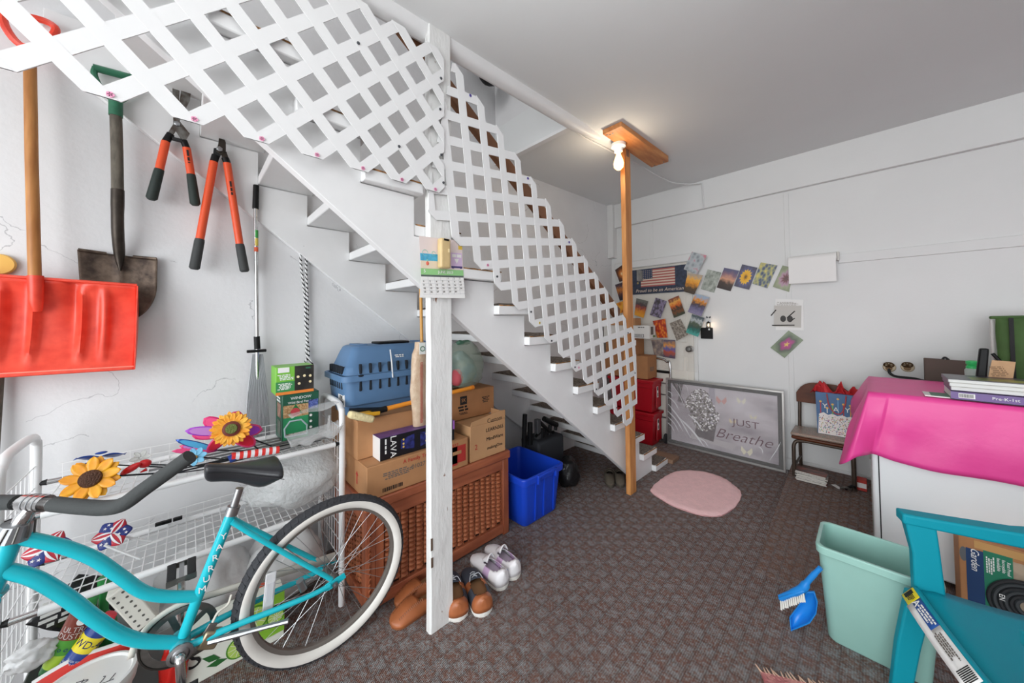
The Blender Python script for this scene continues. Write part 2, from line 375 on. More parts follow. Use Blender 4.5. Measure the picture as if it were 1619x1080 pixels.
for i in range(NT):
    y0, y1, z0 = yt(i), yt(i)+.245, zt(i)
    xe = -1.318 if y0 < .854 and y1 > .735 else XT
    o = B().box(XL+.03, xe, y0, y1, z0, z0+.046).obj('tread', white, stair, bevel=.005)
    B().box(xe-.006, xe+.0006, y0+.01, y1-.004, z0+.044, z0+.0495).obj('worn_edge', rawm, o)
    b = B(); n = 26
    def cf(u, v):
        x = XL+.04+(xe-.012-XL-.04)*u; y = y0+.01+(y1-y0-.012)*v
        e = 1 if 0 < u < 1 and 0 < v < 1 else 0
        if e == 0: x += rnd.uniform(-.008, .004) if u in (0, 1) else 0; y += rnd.uniform(-.005, .005)
        return V((x, y, z0+.046+(.013+rnd.uniform(-.002, .003) if e else .001)))
    b.grid(cf, 22, 7); b.obj('carpet_cover', stairc, o, ang=2)
a, c = V((-1.39, .62, 2.665)), V((-1.39, 2.50, 1.372))
dn = (c-a).normalized(); nn = V((0, -dn.z, dn.y))
if nn.z < 0: nn = -nn
for xx in (0,):
    B().prism([(a.y, a.z), (c.y, c.z), (c.y-.03, c.z-.085), (a.y+nn.y*-.07, a.z-nn.z*.07)], frame((-1.41, 0, 0), (0, 1, 0), (0, 0, 1)), .038).obj('handrail', railm, stair, label='brown wooden rail behind the lattice', bevel=.004)
# loose offcut of plank at the stair foot
p = PZ(1040, 727, .05)
B().box(-1.9, -1.24, yt(0)+.25, yt(0)+.40, 0, .035).obj('wood_plank', M('old_plank', '#8d6e58', .7, var=.3, vs=8), label='loose brown wood plank lying at the foot of the stairs', cat='plank', bevel=.004, origin=(-1.6, yt(0)+.3, 0))

# ------------------------------------------------------------------ posts
wpm = M('chipped_white_paint', '#ececea', .4, var=.08, vs=14, bump=.6, bs=22, stretch=(1, 1, .35))
def chipped(m):
    nt = m.node_tree; N = nt.nodes.new; L = nt.links.new; b_ = nt.nodes['Principled BSDF']; src = b_.inputs['Base Color'].links[0].from_socket
    tc = N('ShaderNodeTexCoord'); mp = N('ShaderNodeMapping'); mp.inputs['Scale'].default_value = (1, 1, .35); n = N('ShaderNodeTexNoise'); n.inputs['Scale'].default_value = 38; n.inputs['Detail'].default_value = 5
    r = N('ShaderNodeValToRGB'); r.color_ramp.elements[0].position = .71; r.color_ramp.elements[1].position = .73
    mx = N('ShaderNodeMixRGB'); mx.inputs[2].default_value = lin('#8a5f45')
    L(tc.outputs['Object'], mp.inputs[0]); L(mp.outputs[0], n.inputs['Vector']); L(n.outputs[0], r.inputs[0]); L(r.outputs[0], mx.inputs[0]); L(src, mx.inputs[1]); L(mx.outputs[0], b_.inputs['Base Color'])
chipped(wpm)
post = thing('support_post', 'thick chipped white wooden post holding up the stair opening', 'post', (-1.34, .78, 0))
b = B(); n = 60; ring = []
prof = [(-1.3145, .737), (-1.291, .737), (-1.283, .743), (-1.283, .846), (-1.29, .852), (-1.3145, .852)]
for i in range(n+1):
    z = i/n*(zc(.8)+.0); ring.append([V((x+.0015*noise3(x, z*3, y, 3) if x > -1.31 else x, y+.003*noise3(y, z*3, x, 3), z)) for x, y in prof])
b.loft(ring).obj('timber', wpm, post, ang=.5)
hole = M('dark_knot', '#5b4636', .8)
B().box(-1.2846, -1.2812, .741, .749, .34, .39).box(-1.2846, -1.2812, .742, .75, .27, .31).obj('bare_wood_chip', hole, post, kind='stuff', label='strip of bare brown wood where the paint has flaked')
wp = thing('wooden_post', 'bare orange pine post at the foot of the stairs', 'post', (-1.265, 2.407, 0))
B().box(-1.279, -1.242, 2.362, 2.452, 0, 2.588).obj('timber', pine, wp, bevel=.004)
B().box(-1.242, -1.2405, 2.39, 2.43, 2.53, 2.585).obj('corner_plate', steel, wp)
z1 = PX(1008, 437, -1.24)
B().box(-1.243, -1.234, z1.y-.01, z1.y+.075, z1.z-.035, z1.z+.05).obj('hinge_plate', dsteel, wp, bevel=.002, label='square metal bracket on the post')
pb = thing('ceiling_board', 'orange pine board fixed flat on the ceiling above the wooden post', 'board', (-1.19, 2.46, 2.61))
b = B(); q = [(-1.255, 2.08), (-1.112, 2.08), (-1.112, 2.85), (-1.255, 2.85)]
b.hexa([(x, y, 2.585) for x, y in q]+[(x, y, zc(y)-.002) for x, y in q]).obj('plank', pineb, pb, bevel=.003)
b = B()
for x, y in ((-1.235, 2.11), (-1.22, 2.12), (-1.14, 2.82), (-1.22, 2.83), (-1.20, 2.12)): b.lathe([(.006, 0), (.006, -.003), (1e-6, -.004)], Matrix.Translation((x, y, 2.585)), 8)
b.obj('screw_head', dsteel, pb, kind='stuff')

# ------------------------------------------------------------------ bare bulb, holder and cable
lp = PY(983, 266, 2.33); hp = PY(978, 247, 2.285)
zt_ = 2.585
lamp = thing('bulb_holder', 'white ceramic bulb holder with a lit bulb beside the wooden post', 'lamp', (hp.x, 2.285, zt_))
m = Matrix.Translation((hp.x, 2.285, zt_))
B().lathe([(.052, 0), (.052, -.022), (.034, -.034), (.030, -.058), (1e-6, -.058)], m, 20).obj('holder', M('porcelain', '#f2f2ee', .3), lamp)
bm_ = B().lathe([(.015, -.055), (.017, -.08), (.030, -.115), (.037, -.145), (.033, -.172), (.016, -.19), (1e-6, -.193)], m, 18)
bulbmat = M('lit_bulb', '#ffc87c', .4, emit=4.5)
bm_.obj('bulb', bulbmat, lamp, label='glowing warm bulb')
pl = bpy.data.lights.new('bulb_glow', 'POINT'); pl.energy = 2.4; pl.color = (1, .86, .66); pl.shadow_soft_size = .03
po = bpy.data.objects.new('bulb_glow', pl); col.objects.link(po); po.location = (hp.x+.0, 2.21, zt_-.17)
cabm = M('cable_white', '#dcdcdc', .5)
pts = [PZ(905, 204, zc(1.9)-.012), PZ(925, 218, zc(2)-.008), PZ(950, 231, zc(2.1)-.008), PZ(975, 244, zc(2.2)-.008), PZ(1006, 258, zc(2.5)-.012), PZ(1022, 268, zc(2.5)-.008), PZ(1045, 281, zc(2.8)-.008), PZ(1065, 289, zc(3)-.012), PZ(1085, 291, zc(3.1)-.012)]
e = PY(1110, 290, YB-.055); e2 = PY(1113, 330, YB-.055)
B().tube(smooth_path(pts+[V((e.x, e.y, min(e.z, zc(YB)-.012)))])+[V((e2.x, e2.y, e2.z))], .007, 6).obj('electric_cable', cabm, label='white cable stapled across the ceiling from the bulb to the back wall', cat='cable', origin=pts[0])
q = PY(793, 125, YO-.06)
B().ball((q.x-.02, q.y-.10, q.z+.02), (.1, .1, .1)).tube([(q.x-.02, q.y-.1, q.z+.05), (q.x-.02, q.y-.1, q.z+.4)], .01, 6).obj('pendant_shade', black, label='round black shade hanging up in the stairwell corner', cat='lamp', origin=q)

# ------------------------------------------------------------------ lattice panels
def lattice(root, nodes_dir, conv, polyclip, offs, half, width, thick, name):
    pass
def strip_poly(c, d, L, wdt): n = (-d[1], d[0]); return [(c[0]+d[0]*s*L+n[0]*t*wdt/2, c[1]+d[1]*s*L+n[1]*t*wdt/2) for s, t in ((-1, -1), (1, -1), (1, 1), (-1, 1))]
scr = M('screw_dark', '#54575c', .4, .6); pinkst = M('pink_sticker', '#f7a3c6', .6); purpst = M('purple_sticker', '#6f63b8', .6); yelst = M('yellow_sticker', '#e9cf63', .6)
def build_lattice(root, P, cl, dirs, wdt, XF, th):
    for fam, (c0, d, step, rng) in enumerate(dirs):
        for k in rng:
            poly = strip_poly((c0[0]+step[0]*k, c0[1]+step[1]*k), d, 4, wdt)
            for pc in cl: poly = clip(poly, *pc) if poly else poly
            if len(poly) < 3: continue
            ar = abs(sum(poly[i][0]*poly[(i+1) % len(poly)][1]-poly[(i+1) % len(poly)][0]*poly[i][1] for i in range(len(poly))))/2
            if ar < .0006: continue
            off = fam*.0005
            f = [XF(*p) for p in poly]; a_ = [q+V((off, 0, 0)) for q in f]; c_ = [q+V((off+th, 0, 0)) for q in f]
            b = B(); va = [b.bm.verts.new(x) for x in a_]; vc = [b.bm.verts.new(x) for x in c_]; n = len(poly)
            b._f(va[::-1], 0); b._f(vc, 0)
            for i in range(n): b._f([va[i], va[(i+1) % n], vc[(i+1) % n], vc[i]], 0)
            b.obj('slat', lattm, root, smooth=False)
def flower(b, c, s):
    for k in range(5):
        a = 2*PI*k/5; b.lathe([(s*.45, 0), (s*.45, .0008)], Matrix.Translation(V(c)+V((0, math.cos(a)*s*.5, math.sin(a)*s*.5))) @ Matrix.Rotation(PI/2, 4, 'Y'), 8)
def LX(y, z): k = -1.267/-1.275; return V((-1.267, y*k, 1.3+(z-1.3)*k))
la = thing('lattice_panel', 'white plastic lattice panel nailed level across the stair top left of the post', 'lattice', (-1.27, .2, 1.85))
hp_, hz_ = .0755, .0797
d1 = V((hp_, hz_)).normalized(); d2 = V((hp_, -hz_)).normalized()
cz = 1.8485
cl = [(0, -1, -1.851), (0, 1, 2.488), (1, 0, .806), (-1, 0, 1.05)]
build_lattice(la, None, cl, [((-.158, cz), (d1.x, d1.y), (2*hp_, 0), range(-14, 8)), ((-.158, cz), (d2.x, d2.y), (2*hp_, 0), range(-8, 13))], .0405, LX, .004)
bs, bf = B(), B()
for k in range(0, 7):
    bf2 = LX(-.158+2*hp_*k+.012, cz+.012); flower(bf, bf2+V((.0062, 0, 0)), .008)
for y, z in ((.79, 2.36), (.785, 2.22), (.79, 2.02), (.80, 1.9), (.44, 2.32), (.597, 1.99)):
    bs.lathe([(.006, 0), (.005, .003), (1e-6, .004)], Matrix.Translation(LX(y, z)+V((.0055, 0, 0))) @ Matrix.Rotation(PI/2, 4, 'Y'), 8)
bf.obj('flower_sticker', pinkst, la, kind='stuff', label='small pink flower stickers'); bs.obj('screw', scr, la, kind='stuff')

lb = thing('lattice_panel', 'white plastic lattice panel sloping down beside the stairs right of the post', 'lattice', (-1.26, 1.7, 1.3))
A_ = V((.793, -.609)); A_.normalize(); Bb = V((-A_.y, A_.x)); N0 = V((1.122, 1.464)); Pa, hb = .157, .081
def RX(y, z):      # panel leans from the post face out to the face of the wooden post
    d_ = V((-1.285, y, z-1.3)); yy = y
    for _ in range(5):
        x = -1.278+.026*(yy-.75); kk = x/-1.285; yy = y*kk
    return EYE+d_*kk
e1 = (A_*Pa*.5+Bb*hb); e2 = (A_*Pa*.5-Bb*hb)
lo = Bb.dot(N0)-.001; hi = lo+8*hb+.004
cl = [(-1, .208, -.345), (-Bb.x, -Bb.y, -lo), (Bb.x, Bb.y, hi), (1, 0, 2.565), (-1, 0, -.735), (A_.x, A_.y, A_.dot(V((2.44, .49)))+.012)]
st2 = (A_.x*Pa, A_.y*Pa); u1, u2 = e1.normalized(), e2.normalized()
build_lattice(lb, None, cl, [((N0.x, N0.y), (u1.x, u1.y), st2, range(-14, 16)), ((N0.x, N0.y), (u2.x, u2.y), st2, range(-14, 16))], .0415, RX, .004)
bs, bf, bp_, by = B(), B(), B(), B()
for zx, zy in ((305, 135), (498, 335), (615, 500), (748, 650), (870, 775), (985, 880), (1015, 195), (1090, 683), (1050, 455)):
    bs.lathe([(.006, 0), (.005, .003), (1e-6, .004)], Matrix.Translation(RX(*PX(700+zx/3.6, 400+zy/3.6, -1.285)[1:])+V((.0058, 0, 0))) @ Matrix.Rotation(PI/2, 4, 'Y'), 8)
for bb_, l in ((bf, ((252, 70), (770, 652))), (by, ((547, 398),))):
    for zx, zy in l: flower(bb_, RX(*PX(700+zx/3.6, 400+zy/3.6, -1.285)[1:])+V((.0062, 0, 0)), .008)
for zx, zy in ((153, 187), (480, 657), (715, 1020)): flower(bp_, RX(*PX(700+zx/3.6, 100+zy/3.6, -1.285)[1:])+V((.0062, 0, 0)), .008)
bs.obj('screw', scr, lb, kind='stuff'); bf.obj('flower_sticker', pinkst, lb, kind='stuff'); bp_.obj('flower_sticker', purpst, lb, kind='stuff', label='small purple flower stickers'); by.obj('flower_sticker', yelst, lb, kind='stuff')

# ------------------------------------------------------------------ calendar and door chime on the white post
def quad_frame(tl, tr, bl): return frame(tl, tr-tl, tl-bl), (tr-tl).length, (tl-bl).length
xc = -1.278
ca = thing('wall_calendar', 'open wall calendar with painted beach picture hung on the white post', 'calendar', PX(698, 420, xc))
tl, tr, bl = PX(662.5, 373, xc), PX(730, 381, xc), PX(662.5, 425, xc)
mf, W_, H_ = quad_frame(tl, tr, bl)
def cz_(x, y, w_, h_, d=.0): return mf @ Matrix.Translation((x*W_, -y*H_, d))
def flat(b, x0, x1, y0, y1, d, mi=0):
    p = [mf @ V((x*W_, -y*H_, d)) for x, y in ((x0, y1), (x1, y1), (x1, y0), (x0, y0))]; p2 = [mf @ V((x*W_, -y*H_, d+.0006)) for x, y in ((x0, y1), (x1, y1), (x1, y0), (x0, y0))]
    b.hexa(p+p2, mi)
pm = [M('page_pink', '#ecdcd8', .6), M('page_sea', '#58b9e0', .6, var=.25, vs=60), M('page_sand', '#ecdcc4', .6), M('page_green', '#9ad48f', .6), M('page_grey', '#5c6663', .6), paper, M('page_lilac', '#dcc3e2', .6), M('page_coral', '#e4705c', .6), M('page_yellow', '#f4cf4e', .6), M('page_navy', '#4a3f78', .6), M('page_teal', '#8fc9bb', .6)]
b = B(); flat(b, 0, 1, 0, .98, 0, 0); b.obj('picture_page', pm, ca)
b = B(); flat(b, 0, .42, .52, .74, .0008, 1); flat(b, 0, .42, .74, .98, .0008, 2)
for x, s in ((.11, .06), (.30, .04)): b.tube([mf @ V((x*W_+math.cos(t)*s*W_, -.5*H_+math.sin(t)*s*W_, .001)) for t in [i*.5 for i in range(12)]], .0012, 4, 10)
b.ball(mf @ V((.15*W_, -.82*H_, .001)), (.002, .008, .009), 8, 6, 7).ball(mf @ V((.15*W_, -.73*H_, .001)), (.002, .005, .005), 8, 6, 10)
b.obj('beach_drawing', pm, ca, kind='stuff')
b = B(); flat(b, .70, .98, .42, .86, .0008, 6); flat(b, .73, .83, .47, .57, .0014, 5); flat(b, .85, .96, .47, .57, .0014, 5); flat(b, .9, 1, .18, .3, .0008, 8); flat(b, .70, .98, .86, .92, .0008, 9)
b.poly([mf @ V((x*W_, -y*H_, .0016)) for x, y in ((.78, .62), (.9, .62), (.84, .78))], 5)
for x in (.74, .94): b.ball(mf @ V((x*W_, -.9*H_, .0016)), (.001, .006, .006), 8, 6, 9)
b.obj('van_drawing', pm, ca, kind='stuff')
b = B(); flat(b, 0, 1, .98, 1.17, .0, 3); flat(b, 0, 1, 1.17, 1.23, .0, 4); b.obj('month_band', pm, ca)
text('JUNE 2023', .017, cz_(.56, 1.075, 0, 0, .0003), whiteink, ca); text('5', .02, cz_(.08, 1.06, 0, 0, .0003), whiteink, ca)
b = B(); p0 = mf @ V((0, -1.23*H_, 0)); bl2, br2 = PX(663.5, 470.5, xc+.012), PX(735, 471.5, xc+.012)
tr2 = mf @ V((W_, -1.23*H_, 0))
b.hexa([bl2, br2, tr2, p0, bl2+V((.0008, 0, 0)), br2+V((.0008, 0, 0)), tr2+V((.0008, 0, 0)), p0+V((.0008, 0, 0))]); b.obj('date_page', pm[5], ca)
mg = frame(p0, tr2-p0, p0-bl2); w2, h2 = (tr2-p0).length, (p0-bl2).length
lg = M('rule_grey', '#c4c4c8', .7)
b = B()
for k in range(1, 7): b.box(w2*k/7-.0004, w2*k/7+.0004, -h2*.86, 0, .001, .0013, 0, mg)
for k in range(1, 6): b.box(0, w2, -h2*k/6-.0004, -h2*k/6+.0004, .001, .0013, 0, mg)
b.obj('date_grid', lg, ca, kind='stuff')
day = 1
for r_ in range(5):
    for c_ in range(7):
        if r_ == 0 and c_ < 4: continue
        if day > 30: break
        text(str(day), .011, mg @ Matrix.Translation(((c_+.25)*w2/7, -(r_+.35)*h2/6, .001)), greyink, ca, 'date_number'); day += 1
q = PX(698, 402, xc)
ch = thing('door_chime', 'cream plastic wireless handset in holder over the calendar', 'device', q)
cream = M('cream_plastic', '#dcc08c', .35, var=.12, vs=20)
zz0, zz1 = PX(698, 424, xc+.03).z, PX(698, 376, xc+.03).z
B().box(xc+.006, xc+.04, q.y-.027, q.y+.024, zz0, zz1).obj('case', cream, ch, bevel=.009, bseg=3)
B().box(xc+.039, xc+.0415, q.y-.012, q.y+.012, zz1-.012, zz1-.004).obj('slot', black, ch); B().box(xc+.04, xc+.042, q.y+.009, q.y+.015, zz1-.06, zz1-.045).obj('switch', M('cream_light', '#f3e2b6', .3), ch)
# ------------------------------------------------------------------ tools on the left wall
XW = XL
orange = M('orange_grip', '#e8562b', .4); dgreen = M('dark_grip', '#26302c', .7, bump=.05); redpl = M('red_plastic', '#f2523c', .38, var=.12, vs=25, hx2='#e2402d')
ash = M('ash_handle', '#c78a4c', .5, var=.25, vs=7, hx2='#a86c34', stretch=(6, 6, .8)); oldwood = M('grey_shaft', '#6d665b', .8, var=.4, vs=30, stretch=(3, 3, .8)); greenpl = M('green_plastic', '#2f7355', .45, var=.2, vs=30)
rust = M('rusty_steel', '#7c6b5d', .6, .5, var=.6, vs=22, hx2='#3f332d', bump=.2); toolst = M('tool_steel', '#8b8a86', .4, .85, var=.4, vs=40, hx2='#5c5149'); darkst = M('dark_steel', '#4a433d', .45, .8, var=.3, vs=30)
xs = -2.05
def T(u, v, x=xs): return PX(u, v, x)
sn = thing('snow_shovel', 'red plastic snow shovel with wooden shaft hung on the left wall', 'shovel', T(57, 470))
y0, y1 = T(0, 500).y-.16, T(215, 500).y; zt0, zt1 = T(150, 441).z, T(0, 594).z
ribs = [.18, .33, .47, .70, .82]
def blade(u, v):
    y = y0+(y1-y0)*u; z = zt0-.004*u*5+(zt1-zt0)*v+.012*u*v
    prf = .085*((v-.38)/.62)**2 if v > .38 else .03*((.38-v)/.38)**2
    rb = sum(math.exp(-((u-r)/.021)**2) for r in ribs)*math.sqrt(max(0, math.sin(PI*min(1, max(0, (v-.05)/.85)))))
    sock = math.exp(-((u-.66)/.045)**2)*max(0, 1-v/.75)
    return V((XW+.055+prf+.024*rb-.02*sock+.03*sock*0, y, z))
B().grid(blade, 64, 26).obj('blade', redpl, sn, solid=.004, ang=1.2)
ep = [blade(1, i/12) for i in range(13)]
B().loft([[p+V((0, dy, 0)) for p in ep]+[ep[-1]+V((.004, dy, 0)), ep[0]+V((.016, dy, 0)), ] for dy in (0, .004)]).obj('end_wall', redpl, sn, ang=.5)
a0, a1 = blade(0, 0)+V((.0, 0, .003)), blade(1, 0)+V((0, 0, .003))
B().tube([a0, a1], .006, 6).obj('top_lip', redpl, sn)
b0 = [blade(u/20, .965)+V((.004, 0, 0)) for u in range(21)]
B().tube(b0, .0025, 4).obj('wear_line', M('red_light', '#f79784', .5), sn)
s0, s1 = T(57, 478, XW+.09), T(56, 436, XW+.09)
B().tube([s0+V((-.012, 0, -.03)), s0, s1], [.012, .017, .019], 12).obj('socket', redpl, sn)
h1 = T(47, 75, XW+.06); B().tube([s1+V((0, 0, -.04)), (s1+h1)/2+V((.01, 0, 0)), h1], .0155, 12).obj('shaft', ash, sn)
g = [T(45, 80, XW+.06), T(22, 62, XW+.06), T(6, 36, XW+.06), T(12, 24, XW+.06), T(60, 30, XW+.06), T(86, 42, XW+.06), T(84, 56, XW+.06), T(60, 76, XW+.06), T(46, 80, XW+.06)]
B().tube(smooth_path(g, 4), .0115, 8).obj('grip', redpl, sn); B().tube([T(46, 96, XW+.06), T(46, 74, XW+.06)], .018, 10).obj('grip_collar', redpl, sn)

sh = thing('digging_shovel', 'old round point shovel with rusty blade and green grip behind the snow shovel', 'shovel', T(186, 300, XW+.03))
yl, yr, zt_b, zp = T(115, 395).y, T(247, 405).y, T(180, 398).z, T(215, 500).z-.01
def bl2(u, v):
    s = 2*u-1; wv = (1-.08*v) if v < .45 else (1-.08*v)*math.sqrt(max(0, 1-((v-.45)/.57)**2))
    yc = (yl+yr)/2+.01*v; y = yc+s*wv*(yr-yl)/2; z = zt_b+(zp-zt_b)*v-.012*(s*.5)
    return V((XW+.03-.022*(1-s*s)+.02*v-.012*math.exp(-(s/.12)**2)*(1-v)*-1, y, z))
B().grid(bl2, 28, 22).obj('blade', rust, sh, solid=.003, ang=1.2)
for s_ in (-1, 1): B().tube([bl2(.5+s_*.17, 0)+V((.002, 0, 0)), bl2(.5+s_*.49, 0)+V((.002, 0, 0))], .006, 6).obj('foot_step', rust, sh)
B().tube(smooth_path([bl2(.5, .25)+V((.006, 0, 0)), bl2(.5, 0)+V((.012, 0, 0)), T(186, 360, XW+.065), T(186, 300, XW+.065)], 5), [.004, .006, .009, .012, .014, .016, .017, .0175, .0175, .018, .018, .018, .018, .019, .019, .019][:16], 12).obj('socket', darkst, sh)
B().tube([T(186, 306, XW+.065), T(185, 240, XW+.065), T(183, 178, XW+.065)], .0175, 12).obj('shaft', oldwood, sh)
B().tube([T(183, 184, XW+.065), T(183, 158, XW+.065)], .020, 12).obj('grip_collar', greenpl, sh)
B().tube(smooth_path([T(181, 162, XW+.065), T(160, 140, XW+.06), T(149, 118, XW+.06), T(151, 107, XW+.06)], 4), .010, 8).obj('grip_arm', greenpl, sh)
B().tube(smooth_path([T(186, 162, XW+.065), T(205, 150, XW+.06), T(214, 135, XW+.06), T(208, 122, XW+.06)], 4), .010, 8).obj('grip_arm', greenpl, sh)
B().tube([T(148, 107, XW+.06), T(212, 124, XW+.06)], .014, 10).obj('grip_bar', greenpl, sh)

x2_ = XW+.065
hs = thing('hedge_shears', 'hedge shears with short orange and dark green handles hung beside the loppers', 'shears', T(280, 196, x2_))
for (a, bq, c, e) in (((270, 212), (262, 224), (252, 268), (239, 316)), ((290, 222), (295, 234), (302, 276), (309, 325))):
    A, Bq, C_, E_ = (T(*q, x2_) for q in (a, bq, c, e))
    B().tube([A, Bq], .013, 10).obj('ferrule', black, hs); B().tube([Bq, C_], .0145, 12).obj('handle', orange, hs); B().tube([C_, C_+(E_-C_)*.1, E_+(C_-E_)*.06, E_], [.0155, .0165, .0185, .012], 12).obj('grip', dgreen, hs)
for k, pts in enumerate((((272, 120), (284, 118), (283, 200), (268, 222), (260, 218), (274, 196)), ((290, 124), (306, 122), (300, 160), (284, 192), (300, 212), (291, 228), (276, 205)))):
    B().prism([(T(*q, 0-abs(x2_)).y, T(*q, -abs(x2_)).z) for q in pts], frame((x2_-.004+k*.005, 0, 0), (0, 1, 0), (0, 0, 1)), .004).obj('cutting_blade', toolst, hs)
B().lathe([(.011, 0), (.011, .006), (.006, .009), (1e-6, .009)], Matrix.Translation(T(280, 196, x2_+.006)) @ Matrix.Rotation(PI/2, 4, 'Y'), 6).obj('pivot_bolt', steel, hs)
B().tube([T(272, 219, x2_+.005), T(288, 223, x2_+.005)], .009, 8).obj('bumper', rubber, hs)
marks(frame(T(298, 250, x2_+.0150), T(300, 262, x2_)-T(297, 240, x2_), (0, 1, .1)), .075, .012, 1, ink, hs)

lo_ = thing('loppers', 'long orange handled loppers with curved blade hung on the left wall', 'loppers', T(347, 236, x2_))
for (a, bq, c, e) in (((341, 246), (338, 256), (316, 378), (307, 426)), ((356, 250), (359, 258), (379, 386), (387, 430))):
    A, Bq, C_, E_ = (T(*q, x2_) for q in (a, bq, c, e))
    B().tube([A, Bq], .015, 10).obj('ferrule', black, lo_); B().tube([Bq, C_], .0155, 12).obj('handle', orange, lo_); B().tube([C_, C_+(E_-C_)*.08, E_+(C_-E_)*.05, E_], [.0165, .018, .019, .013], 12).obj('grip', M('grey_grip', '#3b3d3d', .7), lo_)
hook = [(342, 207), (352, 214), (357, 226), (357, 240), (350, 246), (342, 240), (345, 228), (346, 218)]
B().prism([(T(*q, x2_).y, T(*q, x2_).z) for q in hook], frame((x2_+.001, 0, 0), (0, 1, 0), (0, 0, 1)), .005).obj('cutting_blade', darkst, lo_, bevel=.001)
hook2 = [(338, 234), (347, 234), (350, 243), (346, 252), (336, 250)]
B().prism([(T(*q, x2_).y, T(*q, x2_).z) for q in hook2], frame((x2_-.006, 0, 0), (0, 1, 0), (0, 0, 1)), .006).obj('anvil_jaw', rubber, lo_, bevel=.001)
B().prism([(T(*q, x2_).y, T(*q, x2_).z) for q in ((348, 240), (358, 240), (362, 252), (354, 256))], frame((x2_-.003, 0, 0), (0, 1, 0), (0, 0, 1)), .006).obj('blade_arm', darkst, lo_, bevel=.001)
B().lathe([(.012, 0), (.012, .006), (.006, .009), (1e-6, .009)], Matrix.Translation(T(347, 236, x2_+.006)) @ Matrix.Rotation(PI/2, 4, 'Y'), 6).obj('pivot_bolt', steel, lo_)
marks(frame(T(366, 300, x2_+.0160), T(368, 312, x2_)-T(365, 290, x2_), (0, 1, .1)), .085, .012, 1, ink, lo_)

rk = thing('leaf_rake', 'silver leaf rake with black grip leaning on the left wall', 'rake', T(407, 690, XW+.05))
xr = XW+.05
B().tube([T(404, 330, xr), T(405, 293, xr)], [.0135, .0125], 10).obj('grip', black, rk)
B().tube([T(404, 328, xr), T(407, 600, xr)], .0085, 10).obj('shaft', chrome, rk)
for v0, v1, hx in ((364, 376, '#3c9a45'), (377, 389, '#d8c15a'), (391, 398, '#e2603a')): B().tube([T(405, v0, xr), T(405, v1, xr)], .0092, 10).obj('shaft_label', M('label'+hx, hx, .5), rk)
B().tube([T(406, 532, xr), T(407, 552, xr)], .013, 10).obj('collar', black, rk)
B().bar(T(390, 556, xr), T(421, 554, xr), .02, .014, up=(0, 0, 1)).obj('bracket', black, rk, bevel=.003)
b = B()
for k in range(-9, 10):
    b.tube([T(407+k*.9, 560, xr), T(407+k*1.7, 625, xr+.01), T(407+k*2.4, 725, xr+.03)], .0022, 4)
b.obj('tines', steel, rk, kind='stuff')

rope = M('braided_rope', '#ececec', .8)
def braid(m):
    nt = m.node_tree; N = nt.nodes.new; L = nt.links.new; tc = N('ShaderNodeTexCoord'); wv = N('ShaderNodeTexWave'); wv.bands_direction = 'DIAGONAL'; wv.inputs['Scale'].default_value = 26; wv.inputs['Distortion'].default_value = 2
    r = N('ShaderNodeValToRGB'); r.color_ramp.interpolation = 'CONSTANT'; r.color_ramp.elements[0].color = lin('#2e2d2f'); r.color_ramp.elements[1].color = lin('#e6e6e6'); r.color_ramp.elements[1].position = .35
    L(tc.outputs['Object'], wv.inputs[0]); L(wv.outputs['Fac'], r.inputs[0]); L(r.outputs[0], nt.nodes['Principled BSDF'].inputs['Base Color'])
braid(rope)
xo = XW+.018
rp = [(480, 600), (482, 575), (488, 560), (484, 520), (482, 470), (476, 420), (476, 396), (480, 389), (484, 396), (484, 430), (486, 480), (486, 530), (485, 560), (493, 575), (494, 600)]
o = B().tube(smooth_path([T(u, v, xo+.008*(i % 2)) for i, (u, v) in enumerate(rp)], 5), .0068, 8).obj('rope', rope, label='black and white braided rope looped on a nail in the left wall', cat='rope', origin=T(480, 392, xo))
B().tube([T(480, 391, XW), T(480, 389, XW+.035)], .003, 6).obj('nail', steel, o)
q = PX(-2, 418, XW+.012)
B().lathe([(.035, -.008), (.038, 0), (.034, .008), (.012, .010), (1e-6, .010)], Matrix.Translation(q) @ Matrix.Rotation(PI/2, 4, 'Y'), 24).obj('plastic_disc', M('yellow_plastic', '#f2c060', .4), label='small yellow plastic disc on the wall above the red shovel blade', cat='disc', origin=q)
q0, q1 = PX(1, 580, XW+.03), PX(1, 1500, XW+.06)
B().tube([V((XW+.02, q0.y-.005, 1.25)), V((XW+.06, q0.y-.02, 0))], .014, 10).obj('broom_stick', oldwood, label='worn wooden stick leaning on the left wall below the snow shovel', cat='stick', origin=(XW+.06, q0.y, 0))

